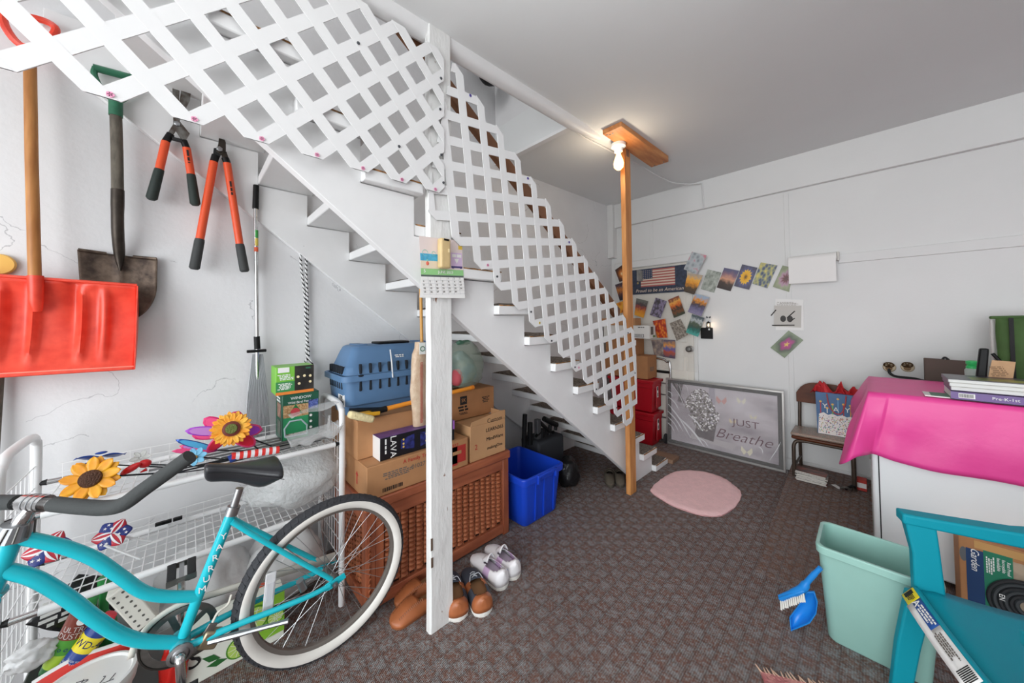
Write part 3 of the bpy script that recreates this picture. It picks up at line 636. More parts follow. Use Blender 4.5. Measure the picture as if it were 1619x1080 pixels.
# ------------------------------------------------------------------ white metal wire rack
rackm = M('rack_white', '#efefef', .35)
RXF, RXB, RY0, RY1 = -1.702, -2.04, -.385, .522
rack = thing('wire_rack', 'white tubular metal rack with two wire shelves behind the bicycle', 'shelf', (-1.87, .07, 0))
for y in (RY0, RY1):
    pts = [(RXF, y, 0), (RXF, y, .5), (RXF, y, .84), (RXF-.02, y, .89), (RXF-.07, y, .912), (RXB+.07, y, .912), (RXB+.02, y, .89), (RXB, y, .84), (RXB, y, .5), (RXB, y, 0)]
    B().tube(smooth_path(pts, 4), .0135, 10).obj('end_frame', rackm, rack)
for z in (.735, .455):
    for x in (RXF, RXB):
        xx = x+(-.001 if x == RXF else .001)
        o = B().tube([(xx, RY0+.075, z), (xx, RY1-.03, z)], .0115, 10).obj('shelf_rail', rackm, rack)
        B().tube([(xx, RY0+.02, z), (xx, RY0+.08, z)], .0095, 10).obj('rail_end', chrome, o); B().tube([(xx, RY0+.005, z), (xx, RY0+.025, z)], [.006, .011], 10).obj('end_cap', black, o)
        B().tube([(xx, RY1-.03, z), (xx, RY1-.012, z)], [.012, .006], 10).obj('end_cap', black, o)
    b = B()
    for k in range(31): y = RY0+.06+k*(RY1-RY0-.09)/30; b.bar((RXF, y, z-.006), (RXB, y, z-.006), .0026, .0026)
    for k in range(6): x = RXF+(RXB-RXF)*(k+.5)/6; b.bar((x, RY0+.03, z-.009), (x, RY1-.02, z-.009), .003, .003)
    for h in (.03, .06): b.bar((RXB+.012, RY0+.05, z+h), (RXB+.012, RY1-.02, z+h), .0026, .0026)
    for k in range(16): y = RY0+.06+k*(RY1-RY0-.09)/15; b.bar((RXB+.012, y, z-.006), (RXB+.012, y, z+.062), .0024, .0024, up=(0, 1, 0))
    b.obj('shelf_wire', rackm, rack, kind='stuff', smooth=False)
for y in (RY0+.0, RY1-.0):
    b = B()
    for k in range(8): x = RXF-.03+(RXB-RXF+.06)*k/7; b.bar((x, y, .2), (x, y, .80), .0028, .0028, up=(0, 1, 0))
    for k in range(9): z = .2+.6*k/8; b.bar((RXF, y, z), (RXB, y, z), .0028, .0028)
    b.obj('end_wire', rackm, rack, kind='stuff', smooth=False)

# ------------------------------------------------------------------ boxes and flowers on the rack
def pbox(name, label, cat, x, u0, u1, zb, v1, depth, mat, group=None, rot=0, flaps=True, ztop=None, uv=None):
    vm = v1+20
    a, c = PX(u0, uv or vm, x), PX(u1, uv or vm, x); zt = ztop if ztop else PX((u0+u1)/2, v1, x).z
    t = thing(name, label, cat, ((x-depth/2), (a.y+c.y)/2, zb), group)
    B().box(x-depth, x, a.y, c.y, zb, zt).obj('box_body', mat, t, bevel=.0025)
    return t, (x, a.y, c.y, zb, zt, depth)
def lidded(t, g, mat, tape=True):
    x, y0, y1, zb, zt, d = g; xm = x-d/2
    B().box(x-d+.002, xm-.001, y0+.002, y1-.002, zt+.0002, zt+.003).obj('flap', mat, t); B().box(xm+.001, x-.002, y0+.002, y1-.002, zt+.0002, zt+.003).obj('flap', mat, t)
    if tape: B().box(xm-.024, xm+.024, y0-.0012, y1+.0012, zt+.0033, zt+.0038).obj('tape', tapem, t)
def rect(b, x, y0, y1, z0, z1, mi=0, d=.0012): return b.box(x+d*.2, x+d, y0, y1, z0, z1, mi)
zsh = .7475
gfb = M('feeder_green', '#1e5a43', .4); gfb2 = M('feeder_bright', '#2f9a63', .4); seed = M('seed_print', '#d9b98b', .5, var=.5, vs=120, hx2='#a2703f'); blues = M('blue_seed', '#6d7fc4', .5, var=.6, vs=150, hx2='#2b3a7e')
t, g = pbox('feeder_box', 'dark green bird feeder box on the rack top under the garden light box', 'box', -1.86, 446, 504, zsh, 621, .15, gfb, uv=660)
x, y0, y1, zb, zt, d = g; h = zt-zb; wd = y1-y0
b = B(); rect(b, x, y0+.004, y0+wd*.70, zb+h*.50, zb+h*.76); b.obj('print_panel', seed, t); b = B(); rect(b, x, y0+wd*.70, y1-.004, zb+h*.62, zb+h*.82); b.obj('print_panel', blues, t)
b = B(); rect(b, x, y0+.004, y0+wd*.70, zb+h*.04, zb+h*.50); b.obj('print_panel', gfb2, t)
b = B(); b.poly([(x+.0022, y0+wd*.16, zb+h*.56), (x+.0022, y0+wd*.54, zb+h*.56), (x+.0022, y0+wd*.35, zb+h*.77)]); b.obj('roof_print', M('roof_green', '#1d7a3e', .5), t)
B().lathe([(wd*.13, 0), (wd*.13, .0006)], Matrix.Translation((x+.002, y0+wd*.34, zb+h*.60)) @ Matrix.Rotation(PI/2, 4, 'Y'), 20).obj('seal_print', M('seal_red', '#c8434a', .5), t)
B().tube([(x+.002, y0+wd*q, zb+h*r) for q, r in ((.08, .1), (.06, .28), (.2, .42), (.5, .42), (.66, .28), (.66, .1), (.08, .1))], .004, 6).obj('feeder_print', M('pale_print', '#b8cbd0', .4), t)
b = B(); rect(b, x, y0+wd*.10, y0+wd*.64, zb+h*.08, zb+h*.16, 0, .0018); b.obj('seed_print', M('seed_dark', '#3a3a36', .5, var=.7, vs=200, hx2='#c9c4b0'), t)
for k in range(3): B().lathe([(.006, 0), (.006, .0005)], Matrix.Translation((x+.001, y0+wd*.77, zb+h*(.22+.13*k))) @ Matrix.Rotation(PI/2, 4, 'Y'), 12).obj('icon_dot', whiteink, t)
text('WINDOW', .018, fX((x, y0+wd*.5, zt-.022)), whiteink, t); text('Wild Bird Feeder', .015, fX((x, y0+wd*.5, zt-.042)), whiteink, t)
fl = frame((0, y0, 0), (1, 0, 0), (0, 0, 1)); marks(fl @ Matrix.Translation((x-d*.5, zt-.03, .0006)), d*.75, .03, 2, whiteink, t)
for k, hx in ((.48, '#b78a78'), (.12, '#6d7468')): B().box(x-d*.72, x-d*.2, y0-.0012, y0-.0004, zb+h*k, zb+h*(k+.3)).obj('side_print', M('sideprint'+hx, hx, .5, var=.5, vs=40), t)
ztop_f = zt
lime = M('lime_green', '#7cc243', .4); dg2 = M('mid_green', '#3f9152', .4); night = M('night_photo', '#3f3a34', .4, var=.6, vs=12, hx2='#191817'); orng = M('orange_print', '#ee8a3a', .4)
t, g = pbox('garden_light_box', 'lime green garden light box on top of the bird feeder box', 'box', -1.855, 436, 496, ztop_f+.001, 579, .12, lime, uv=600)
x, y0, y1, zb, zt, d = g; h = zt-zb; wd = y1-y0
b = B(); rect(b, x, y0+wd*.48, y1, zb+.012, zt); b.obj('photo_print', night, t); b = B(); rect(b, x, y0, y0+wd*.48, zb+.012, zb+h*.47); b.obj('print_panel', dg2, t); b = B(); rect(b, x, y0, y1, zb, zb+.013, 0, .0014); b.obj('print_stripe', orng, t)
b = B(); rect(b, x, y0+wd*.05, y0+wd*.34, zb+h*.8, zb+h*.98, 0, .0016); b.obj('price_label', paper, t)
bl = M('lamp_print', '#f6e4b4', .4)
for k, (a_, z_) in enumerate(((.57, .6), (.74, .62), (.9, .6), (.6, .35), (.9, .38))): B().lathe([(.006, 0), (.006, .0004)], Matrix.Translation((x+.0013, y0+wd*a_, zb+h*z_)) @ Matrix.Rotation(PI/2, 4, 'Y'), 10).obj('lamp_print', bl, t)
marks(fX((x+.001, y0+wd*.24, zb+h*.63)), wd*.42, h*.22, 4, whiteink, t); marks(fX((x+.0012, y0+wd*.24, zb+h*.3)), wd*.40, h*.24, 5, whiteink, t, 3); marks(fX((x+.0012, y0+wd*.86, zt-.012)), wd*.18, .012, 1, greenpl, t)

def petal_ring(root, c, R_, n, mats, rx=(0, 1, 0), up=(0, 0, 1), w=.35, r0=.2, cup=.12, name='petal', pointed=True, rot=0, t=.0012, lift=0):
    m = frame(c, rx, up)
    for k in range(n):
        a = rot+2*PI*k/n; mr = m @ Matrix.Rotation(a, 4, 'Z')
        def fn(u, v):
            r = R_*(r0+(1-r0)*u); s = 2*v-1; ww = R_*w*(math.sin(PI*(u*.85+.1))**.8 if pointed else math.sqrt(max(0, 1-(2*u-1)**2))*.98+.03)
            if pointed and u > .98: ww *= .1
            return mr @ V((r, s*ww, lift+R_*cup*(u*u-.3*(1-s*s))))
        B().grid(fn, 7, 4).obj(name, mats[k % len(mats)], root, solid=t, ang=1.2)
yel = M('petal_yellow', '#f5b01f', .35, var=.15, vs=30, hx2='#e8930f'); yel2 = M('silk_yellow', '#fbc04a', .6, var=.15, vs=40, hx2='#f39a1d'); brown = M('seed_brown', '#5a3a2a', .5, .3, bump=1, bs=220)
bluep = M('petal_blue', '#1f4aa0', .3, .3); mag = M('petal_magenta', '#d6246e', .5); pur = M('petal_purple', '#a03cc0', .5); violet = M('petal_violet', '#b87cc4', .5); skyb = M('petal_skyblue', '#4aa3cf', .5); pink = M('petal_pink', '#e2477f', .5); redp = M('petal_red', '#cf1f3a', .4)
X_ = lambda u, v, x: PX(u, v, x)
stem = M('stem_green', '#3c5a35', .5); wire = M('dark_wire', '#33363a', .4, .6)
# metal sunflower stake
c = X_(143, 757, -1.69)
t = thing('metal_sunflower', 'yellow metal sunflower stake lying on the rack behind the handlebar', 'ornament', c)
tilt = frame(c, (0.15, 1, .1), (-.55, -.1, 1))
petal_ring(t, c, .066, 9, [yel], (.15, 1, .1), (-.5, -.1, 1), .22, .3, .05, rot=.1); petal_ring(t, c-V((.006, 0, .003)), .068, 8, [yel], (.15, 1, .1), (-.5, -.1, 1), .2, .3, .0, rot=.5)
B().lathe([(.026, .0), (.024, .009), (.012, .015), (1e-6, .017)], frame(c, (.15, 1, .1), (-.5, -.1, 1)), 20).obj('seed_head', brown, t)
B().tube([c-V((.01, 0, 0)), V((-1.76, c.y+.2, .752)), V((-1.78, .35, .752))], .003, 6).obj('stake', wire, t)
# blue dragonfly / bloom
c = X_(160, 722, -1.75)
t = thing('blue_wing_stake', 'dark blue metal winged garden stake lying on the rack left end', 'ornament', c)
for s_, (u, v) in ((-1, (118, 726)), (1, (199, 717))):
    e = X_(u, v, -1.75); d_ = e-c
    B().grid(lambda a, q: c+d_*a+V((0, 0, 1))*((2*q-1)*.012*math.sin(PI*min(1, a*.9+.08))**.7)+V((.02*(2*q-1), 0, 0)), 8, 3).obj('wing', bluep, t, solid=.0015)
B().ball(X_(160, 716, -1.75), (.008, .014, .004)).obj('head', bluep, t)
B().ball(X_(157, 734, -1.76), (.018, .022, .014)).obj('body', M('amber_glass', '#6b4028', .15, var=.4, vs=60), t)
B().ball(X_(137, 736, -1.77), (.010, .012, .009)).obj('tail', bluep, t)
B().tube([X_(157, 734, -1.76), V((-1.79, c.y+.2, .752)), V((-1.8, .42, .752))], .0025, 6).obj('stake', wire, t)
# cardinal
c = X_(220, 734, -1.73)
t = thing('red_bird_stake', 'red glass bird garden stake between the sunflowers on the rack', 'ornament', c)
redg = M('red_glass', '#d01f24', .15); B().ball(X_(229, 733, -1.74), (.016, .017, .014)).obj('body', redg, t)
B().ball(X_(207, 741, -1.72), (.012, .027, .011), m=Matrix.Rotation(.5, 4, 'X')).obj('wing', redg, t); B().tube([X_(232, 742, -1.74), X_(222, 747, -1.74)], [.006, .002], 8).obj('tail', redg, t)
petal_ring(t, X_(222, 724, -1.75), .026, 6, [M('pale_glass', '#d9dcd8', .1, alpha=.6)], (0, 1, .1), (-.6, 0, 1), .3, .1, .1)
B().tube([c, V((-1.78, c.y+.15, .752)), V((-1.8, .47, .752))], .0025, 6).obj('stake', wire, t)
# small pale blue flower
c = X_(309, 722, -1.70)
t = thing('blue_flower_stake', 'pale blue metal flower stake below the big pinwheel on the rack', 'ornament', c)
petal_ring(t, c, .033, 7, [M('pale_blue', '#6fb4d6', .4)], (.1, 1, .15), (-.5, 0, 1), .3, .15, .1); B().ball(c+V((.006, 0, 0)), .006).obj('centre', M('gold', '#c9933c', .4), t)
B().tube([c, V((-1.74, c.y+.12, .752)), V((-1.76, .45, .752))], .0025, 6).obj('stake', wire, t)
c = X_(267, 750, -1.69)
t = thing('hummingbird_stake', 'lime green glass bird ornament hanging by the handlebar grip', 'ornament', c)
B().ball(c, (.006, .014, .010), m=Matrix.Rotation(.6, 4, 'X')).obj('body', M('lime_glass', '#8fd63c', .2), t); B().ball(X_(277, 746, -1.69), (.005, .012, .009)).obj('wing', M('clear_bird', '#dfe6d2', .1, alpha=.6), t); B().tube([X_(262, 756, -1.69), X_(257, 761, -1.69)], [.005, .001], 6).obj('tail', M('lime_glass', '#8fd63c', .2), t)
B().tube([c, V((-1.72, c.y+.1, .752)), V((-1.76, c.y+.3, .752))], .002, 6).obj('stake', wire, t)
# big silk sunflower + pinwheels
c = X_(366, 678, -1.70)
t = thing('silk_sunflower', 'large orange yellow fabric sunflower in front of the pink pinwheel', 'ornament', c)
petal_ring(t, c, .06, 14, [yel2], (.05, 1, .12), (-.25, -.1, 1), .15, .35, .08); petal_ring(t, c-V((.004, 0, 0)), .066, 14, [yel2], (.05, 1, .12), (-.25, -.1, 1), .15, .35, .02, rot=.22)
mm = frame(c, (.05, 1, .12), (-.25, -.1, 1)); B().lathe([(.028, -.002), (.028, .006), (.020, .009), (.02, .0088)], mm, 24).obj('seed_ring', M('maroon', '#6b2b22', .7), t); B().lathe([(.019, .008), (.017, .012), (1e-6, .013)], mm, 24).obj('seed_head', M('olive_seed', '#6f7a3a', .7, bump=1, bs=200), t)
B().tube([c-V((.005, 0, 0)), V((-1.78, c.y+.1, .76)), V((-1.8, .48, .752))], .003, 6).obj('stake', wire, t)
c2 = X_(362, 680, -1.725)
t = thing('pink_pinwheel', 'pink and purple fabric pinwheel behind the orange sunflower', 'pinwheel', c2)
def pet(root, u, v, uc, vc, wd, mat, rim, x=-1.725):
    a, e = X_(uc, vc, x), X_(u, v, x-.012); d_ = (e-a); n_ = V((1, 0, 0)); s_ = d_.cross(n_).normalized(); L_ = d_.length
    def fn(k): return lambda p, q: a+d_*(p)+s_*((2*q-1)*wd*k*math.sqrt(max(0, 1-(2*p-1)**2)))+n_*(.004*(1-k)*8-.006*p)
    o = B().grid(fn(1), 10, 4).obj('petal', rim, root, solid=.001, ang=1.2); B().grid(lambda p, q: a+d_*(.08+.84*p)+s_*((2*q-1)*wd*.78*math.sqrt(max(0, 1-(2*p-1)**2)))+n_*(.0025-.006*p), 10, 4).obj('petal_face', mat, o, ang=1.2)
for u, v, m1, m2, wd in ((378, 650, pink, mag, .027), (322, 662, pink, mag, .024), (416, 680, pur, pink, .026), (303, 690, pink, mag, .022), (292, 682, violet, pur, .018), (404, 705, redp, pink, .026), (328, 716, redp, mag, .02)): pet(t, u, v, 362, 682, wd, m1, m2)
B().tube([c2, V((-1.8, c2.y+.15, .76)), V((-1.82, .49, .752))], .003, 6).obj('stake', wire, t)
c3 = X_(330, 706, -1.735)
t = thing('rainbow_pinwheel', 'flat blue and violet pinwheel petals fanned left under the pink pinwheel', 'pinwheel', c3)
for u, v, m1, m2, wd in ((277, 696, skyb, bluep, .012), (283, 706, violet, pink, .013), (271, 714, pink, pink, .011)): pet(t, u, v, 345, 712, wd, m1, m2, -1.745)
B().tube([X_(345, 712, -1.735), V((-1.8, c3.y+.15, .755)), V((-1.83, .47, .752))], .003, 6).obj('stake', wire, t)
# striped tube and clear trays
a, e = X_(366, 722, -1.72), X_(441, 711, -1.72)
t = thing('striped_tube', 'red and white striped flag tube on the front edge of the rack top', 'tube', a)
n = 13
for k in range(n): B().tube([a+(e-a)*(k/n), a+(e-a)*((k+1)/n)], .0145, 12).obj('stripe', M('flag_red', '#e5352f', .45) if k % 2 == 0 else M('flag_white', '#f0eef2', .45), t)
b = B()
a, e = X_(362, 727, -1.722), X_(372, 722, -1.722); B().tube([a, e], .0146, 12).obj('blue_end', blue_ink, t)
for k, (x, z, y0_, y1_) in enumerate(((-1.80, .757, .1, .5), (-1.88, .757, .05, .48), (-1.76, .759, .15, .5), (-1.84, .757, -.1, .45), (-1.92, .757, 0, .5))):
    B().tube([(x, y0_, z), (x+.01, y1_, z)], .0045, 6).obj('garden_stake', steel, label='thin steel garden stake lying along the rack top', cat='stake', group='garden stakes on the rack top', origin=(x, y0_, z))
q = X_(490, 700, -1.74)
t = thing('clear_tray', 'clear plastic packaging tray lying on the right end of the rack top', 'tray', (q.x, q.y, .757))
y0_, y1_ = X_(452, 700, -1.74).y, X_(534, 700, -1.74).y
def tr(u, v): return V((-1.76+.10*v, y0_+(y1_-y0_)*u, .772+.02*u+(.032 if v in (0, 1) or u in (0, 1) else 0)+.012*math.sin(u*14)*math.sin(v*9)))
B().grid(tr, 16, 8).obj('tray_body', clearp, t, solid=.0015)
y0_, y1_ = X_(455, 655, -1.77).y, X_(528, 640, -1.77).y
B().grid(lambda u, v: V((-1.78+.09*v, y0_+(y1_-y0_)*u, X_(455, 656, -1.77).z+(.03*u)+.012*math.sin(u*7)*(v-.3))), 14, 5).obj('tray_lid', clearp, t, solid=.0015)
B().tube([(-1.76, y1_-.03, .77), (-1.75, y1_-.025, .86)], .006, 6).obj('tray_post', clearp, t)

# ------------------------------------------------------------------ lower shelf
wrapm = M('bubble_wrap', '#eceeee', .2, alpha=.62, bump=1, bs=60)
q = X_(468, 800, -1.87); zs2 = .468
o = crumple('bubble_wrap_roll', (-1.87, q.y+.01, zs2+.105), (.135, .19, .12), wrapm, .22, 7, seed=2, label='bundle of clear bubble wrap stuffed on the lower rack shelf', cat='packaging'); 
def pinwheel(name, label, u, v, x, s):
    c = X_(u, v, x); t = thing(name, label, 'pinwheel', c); fm = frame(c, (.2, 1, -.12), (-.75, 0, 1))
    starm = M('star_blue', '#25357e', .4); red_ = M('flagfoil_red', '#c3283a', .35); wh_ = M('flagfoil_white', '#ece8ea', .35)
    for k in range(6):
        mr = fm @ Matrix.Rotation(2*PI*k/6+.2, 4, 'Z'); base = starm if k % 2 == 0 else red_
        def fn(p, q): return mr @ V((s*p, s*.5*(2*q-1)*math.sin(PI*(p*.8+.15)), s*.22*math.sin(q*PI)*(1-p)+.002))
        o = B().grid(fn, 6, 4).obj('sail', base, t, solid=.0006, ang=1.2)
        if k % 2: 
            for w_ in (.3, .6): B().grid(lambda p, q: fn(p, w_+.12*q)+fm.to_3x3() @ V((0, 0, .0015)), 6, 1).obj('white_stripe', wh_, o)
        else:
            for (p_, q_) in ((.35, .35), (.6, .6), (.7, .3)):
                pc = fn(p_, q_)+fm.to_3x3() @ V((0, 0, .002)); sp = []
                for i in range(10): rr_ = s*.11*(1 if i % 2 == 0 else .4); sp.append(pc+fm.to_3x3() @ V((rr_*math.sin(i*PI/5), rr_*math.cos(i*PI/5), 0)))
                B().poly(sp).obj('star', wh_, o)
    B().tube([c, V((x-.03, c.y+.1, .47)), V((x-.05, c.y+.26, .47))], .0035, 6).obj('stick', rackm, t)
pinwheel('flag_pinwheel', 'stars and stripes foil pinwheel on the lower rack shelf near its back', 178, 845, -1.86, .048)
pinwheel('flag_pinwheel', 'stars and stripes foil pinwheel at the left end of the lower shelf', 75, 868, -1.84, .05)
B().tube([X_(165, 862, -1.80), X_(222, 884, -1.80)], .004, 6).obj('plastic_stick', rackm, label='thin white plastic stick lying crossways on the lower shelf wires', cat='stick', origin=X_(165, 862, -1.8))
q = X_(270, 822, -2.0)
t = thing('black_clips', 'row of black plastic clips on the lower shelf back rim', 'clip', q)
for u, v in ((253, 828), (264, 825), (281, 820)): p = X_(u, v, -2.01); B().box(p.x-.008, p.x+.008, p.y-.014, p.y+.014, p.z-.006, p.z+.006).obj('clip', black, t, bevel=.002)
# ------------------------------------------------------------------ clutter under the rack
def crate(name, label, cat, x0, x1, y0, y1, h, mat, t=.004, taper=.01):
    b = B(); o = [(x0, y0), (x1, y0), (x1, y1), (x0, y1)]
    def rng(z, ins): return [V((x0+ins, y0+ins, z)), V((x1-ins, y0+ins, z)), V((x1-ins, y1-ins, z)), V((x0+ins, y1-ins, z))]
    b.loft([rng(0.0005, taper), rng(h, 0), rng(h, t), rng(t, taper+t)])
    return b.obj(name, mat, label=label, cat=cat, origin=((x0+x1)/2, (y0+y1)/2, 0), bevel=.002)
crate('storage_crate', 'low grey plastic crate on the floor under the left half of the rack', 'crate', -2.02, -1.785, -.36, .0, .19, M('grey_crate', '#8d918f', .5))
greenc = M('can_green', '#4f9a34', .3); redc = M('can_maroon', '#7c3526', .3); bluec = M('can_blue', '#20428f', .3)
def can(name, label, u0, v0, u1, v1, x, r, bands, cap, capm):
    a, e = PX(u0, v0, x), PX(u1, v1, x); d_ = (e-a).normalized(); a = a-d_*.012; L_ = (e-a).length; t = thing(name, label, 'spray can', a)
    sd = V((0, 1, 0)).cross(d_); m = frame(a, V((0, 1, 0))-d_*d_.y, (V((1, 0, 0)).cross(d_)))
    m = Matrix.Translation(a) @ d_.to_track_quat('Z', 'Y').to_matrix().to_4x4()
    b = B(); mats = []
    z = 0; prof = [(r*.93, 0, 0), (r, .006, 0)]
    for f0, f1, mt in bands:
        mats.append(mt); prof += [(r, f0*L_, len(mats)-1), (r, f1*L_, len(mats)-1)]
    prof += [(r*.8, L_*1.04, 0), (r*.55, L_*1.06, 0)]
    b.lathe(prof, m, 24).obj('can_body', mats, t)
    B().lathe([(r*.6, L_*1.05), (r*.62, L_*1.12), (r*.5, L_*1.26), (r*.3, L_*1.28), (1e-6, L_*1.28)], m, 18).obj('cap', capm, t)
    f = frame(a, V((0, 1, 0))-d_*d_.y, d_); n = f.to_3x3() @ V((0, 0, 1)); f.translation = a+n*(r+.0005)
    return t, f, L_, r
def curvetext(body, size, f, y, r, mat, parent, sx=1):   # wraps flat lettering round a can
    o = text(body, size, Matrix(), mat, parent, sx=sx); off = OFF[parent.name]
    for v in o.data.vertices:
        p = v.co+off; a = p.x/r; q = V((math.sin(a)*(r+.0006), p.y+y, (math.cos(a)-1)*(r+.0006)))
        v.co = f @ q-off
    return o
t, f, L_, r = can('spray_can', 'green and maroon spray can with dark cap in the crate under the rack', 90, 1052, 134, 966, -1.815, .033, [(0, .12, M('can_dkgreen', '#1f6a35', .3)), (.12, .35, M('can_lime', '#a8c93c', .3)), (.35, .6, greenc), (.6, 1, redc)], 1, M('green_cap', '#2f8f46', .35))
curvetext('ULTRA\nDUSTER', .021, f, L_*.72, r, whiteink, t); curvetext('o o o', .018, f, L_*.45, r, blue_ink, t)
B().lathe([(.012, 0), (.012, .0008)], f @ Matrix.Translation((.004, L_*.93, .0)), 16).obj('can_badge', whiteink, t)
t, f, L_, r = can('spray_can', 'blue and yellow spray can with red cap leaning in the crate', 110, 1054, 162, 988, -1.79, .033, [(0, .5, bluec), (.5, .84, yel_ink), (.84, 1, bluec)], 1, M('red_cap', '#e23b4a', .35))
curvetext('WD-40', .028, f, L_*.68, r, blue_ink, t); curvetext('Stops squeaks\nLoosens rusted parts\nFrees sticky mechanisms\nDrives out moisture', .0095, f, L_*.25, r, whiteink, t)
q = PX(165, 912, -1.86)
t = thing('green_bottle', 'green plastic bottle standing behind the spray cans', 'bottle', (q.x, q.y, .006)); B().lathe([(.03, .006), (.032, .02), (.032, .26), (.012, .30), (.012, q.z-.03)], Matrix.Translation((q.x, q.y, 0)), 16).obj('bottle_body', M('green_bottle', '#2c8a45', .3), t); B().lathe([(.016, q.z-.035), (.016, q.z), (1e-6, q.z)], Matrix.Translation((q.x, q.y, 0)), 14).obj('cap', M('green_bottle', '#2c8a45', .3), t)
# black printed packet
q = PX(95, 965, -1.90); t = thing('black_packet', 'black plastic packet with white printing and barcode leaning beside the spray cans', 'packet', q)
tl, tr_, br, bl_ = PX(125, 908, -1.93), PX(215, 915, -1.98), PX(150, 1010, -1.90), PX(40, 988, -1.90)
def pk(u, v):
    p = (tl*(1-u)+tr_*u)*(1-v)+(bl_*(1-u)+br*u)*v; return p+V((.018*math.sin(PI*u)*math.sin(PI*v)+.006*noise3(u*5, v*5, 1, 1), 0, 0))
B().grid(pk, 16, 12).obj('packet_body', M('black_film', '#1d1d1f', .25, bump=.4, bs=30), t, solid=.004)
fp = frame(pk(.28, .62)+V((.008, 0, 0)), pk(.9, .1)-pk(.1, .9), (pk(0, 0)-pk(0, 1)))
marks(fp @ Matrix.Translation((-.005, .02, .016)), .10, .09, 5, whiteink, t)
b = B(); m = fp @ Matrix.Translation((.09, -.015, .016)); b.box(-.03, .03, -.018, .018, 0, .0006, 0, m); b.obj('barcode_label', paper, t)
b = B()
for k in range(14): b.box(-.026+k*.004, -.0245+k*.004, -.014, .014, .0008, .0012, 0, m)
b.obj('barcode', ink, t, kind='stuff')
crumple('plastic_bag', PX(52, 1035, -1.80), (.03, .045, .035), bagm, .35, 9, seed=5, flatten=False, label='crumpled white plastic bag hanging out at the left of the crate', cat='bag')
q = PX(290, 905, -1.86); crumple('plastic_bag', (-1.91, .05, .20), (.10, .14, .19), bagm, .25, 6, seed=11, label='large crumpled white plastic bag under the rack behind the bicycle pedal', cat='bag')
crumple('plastic_bag', (-1.91, .34, .17), (.10, .15, .17), bagm, .25, 6, seed=23, label='large crumpled white plastic bag under the rack behind the bicycle wheel', cat='bag')
# white perforated basket
a = PX(214, 950, -1.745); t = thing('white_basket', 'white perforated plastic basket tipped under the shelf beside the spray cans', 'basket', a)
e1_, e2_ = PX(192, 930, -1.745), PX(240, 984, -1.745); dv = e2_-e1_; nv = V((0, dv.z, -dv.y)).normalized()*.045
bm2 = frame(e1_, dv, -nv)
B().box(0, dv.length, -.04, .02, -.08, 0, 0, bm2).obj('basket_body', M('ivory_plastic', '#e9e7dc', .45), t, bevel=.006)
for i in range(7):
    for j in range(2): B().lathe([(.004, 0), (.004, .0006)], bm2 @ Matrix.Translation((.015+i*dv.length/7.5, -.025+.022*j, 0)), 8).obj('hole', M('hole_dark', '#5f5d58', .8), t)
# bucket with lid
bc = V((-1.65, -.212, 0)); zl = .215
t = thing('white_bucket', 'white plastic bucket with handwritten lid at the bottom left below the bicycle', 'bucket', bc)
wpl = M('white_plastic', '#f3f3f1', .35)
B().lathe([(.082, 0), (.096, zl-.03), (.104, zl-.03), (.104, zl-.004)], Matrix.Translation(bc), 32).obj('bucket_body', wpl, t)
tl_ = Matrix.Translation(bc+V((0, 0, zl))) @ Matrix.Rotation(-.03, 4, 'Y')
B().lathe([(.106, -.018), (.108, -.004), (.104, .006), (.096, .007), (.092, .001), (1e-6, .001)], tl_, 40).obj('lid', wpl, t)
hm = tl_ @ Matrix.Translation((.0, .02, .002)) @ Matrix.Rotation(-PI*.62, 4, 'Z')
pen = M('pen_ink', '#4d4d52', .7)
for pts in (((-.05, .02), (-.02, .024), (.0, .02)), ((-.04, .022), (-.042, -.002)), ((-.018, .024), (-.02, .0), (-.014, -.004)), ((.02, .02), (.045, .024), (.05, .01), (.03, 0), (.024, -.01), (.05, -.012)), ((.03, .028), (.036, -.016))):
    B().tube(smooth_path([hm @ V((x, y, 0)) for x, y in pts], 5), .0011, 5).obj('handwriting', pen, t)
q = PX(130, 1058, -1.70)
def rp_(u, v): return V((-1.745-.02*v+.004*noise3(u*4, v*4, 0, 1), -.33+.22*u, .165+.06*v+.02*u+.012*math.sin(u*5)))
t = thing('red_white_packet', 'red and white striped packet tucked behind the bucket lid', 'packet', (-1.75, -.25, .21))
B().grid(rp_, 12, 6, mi=lambda u, v: 1 if .3 < v < .7 else 0).obj('packet_body', [paper, M('packet_red', '#e03a30', .4)], t, solid=.003)
crumple('red_bag', PX(275, 1048, -1.69)+V((0, 0, -.02)), (.03, .035, .10), M('red_bag_film', '#dd2a22', .25, bump=.5, bs=40), .2, 8, seed=4, flatten=False, label='shiny red plastic bag between the white bucket and the crank', cat='bag')
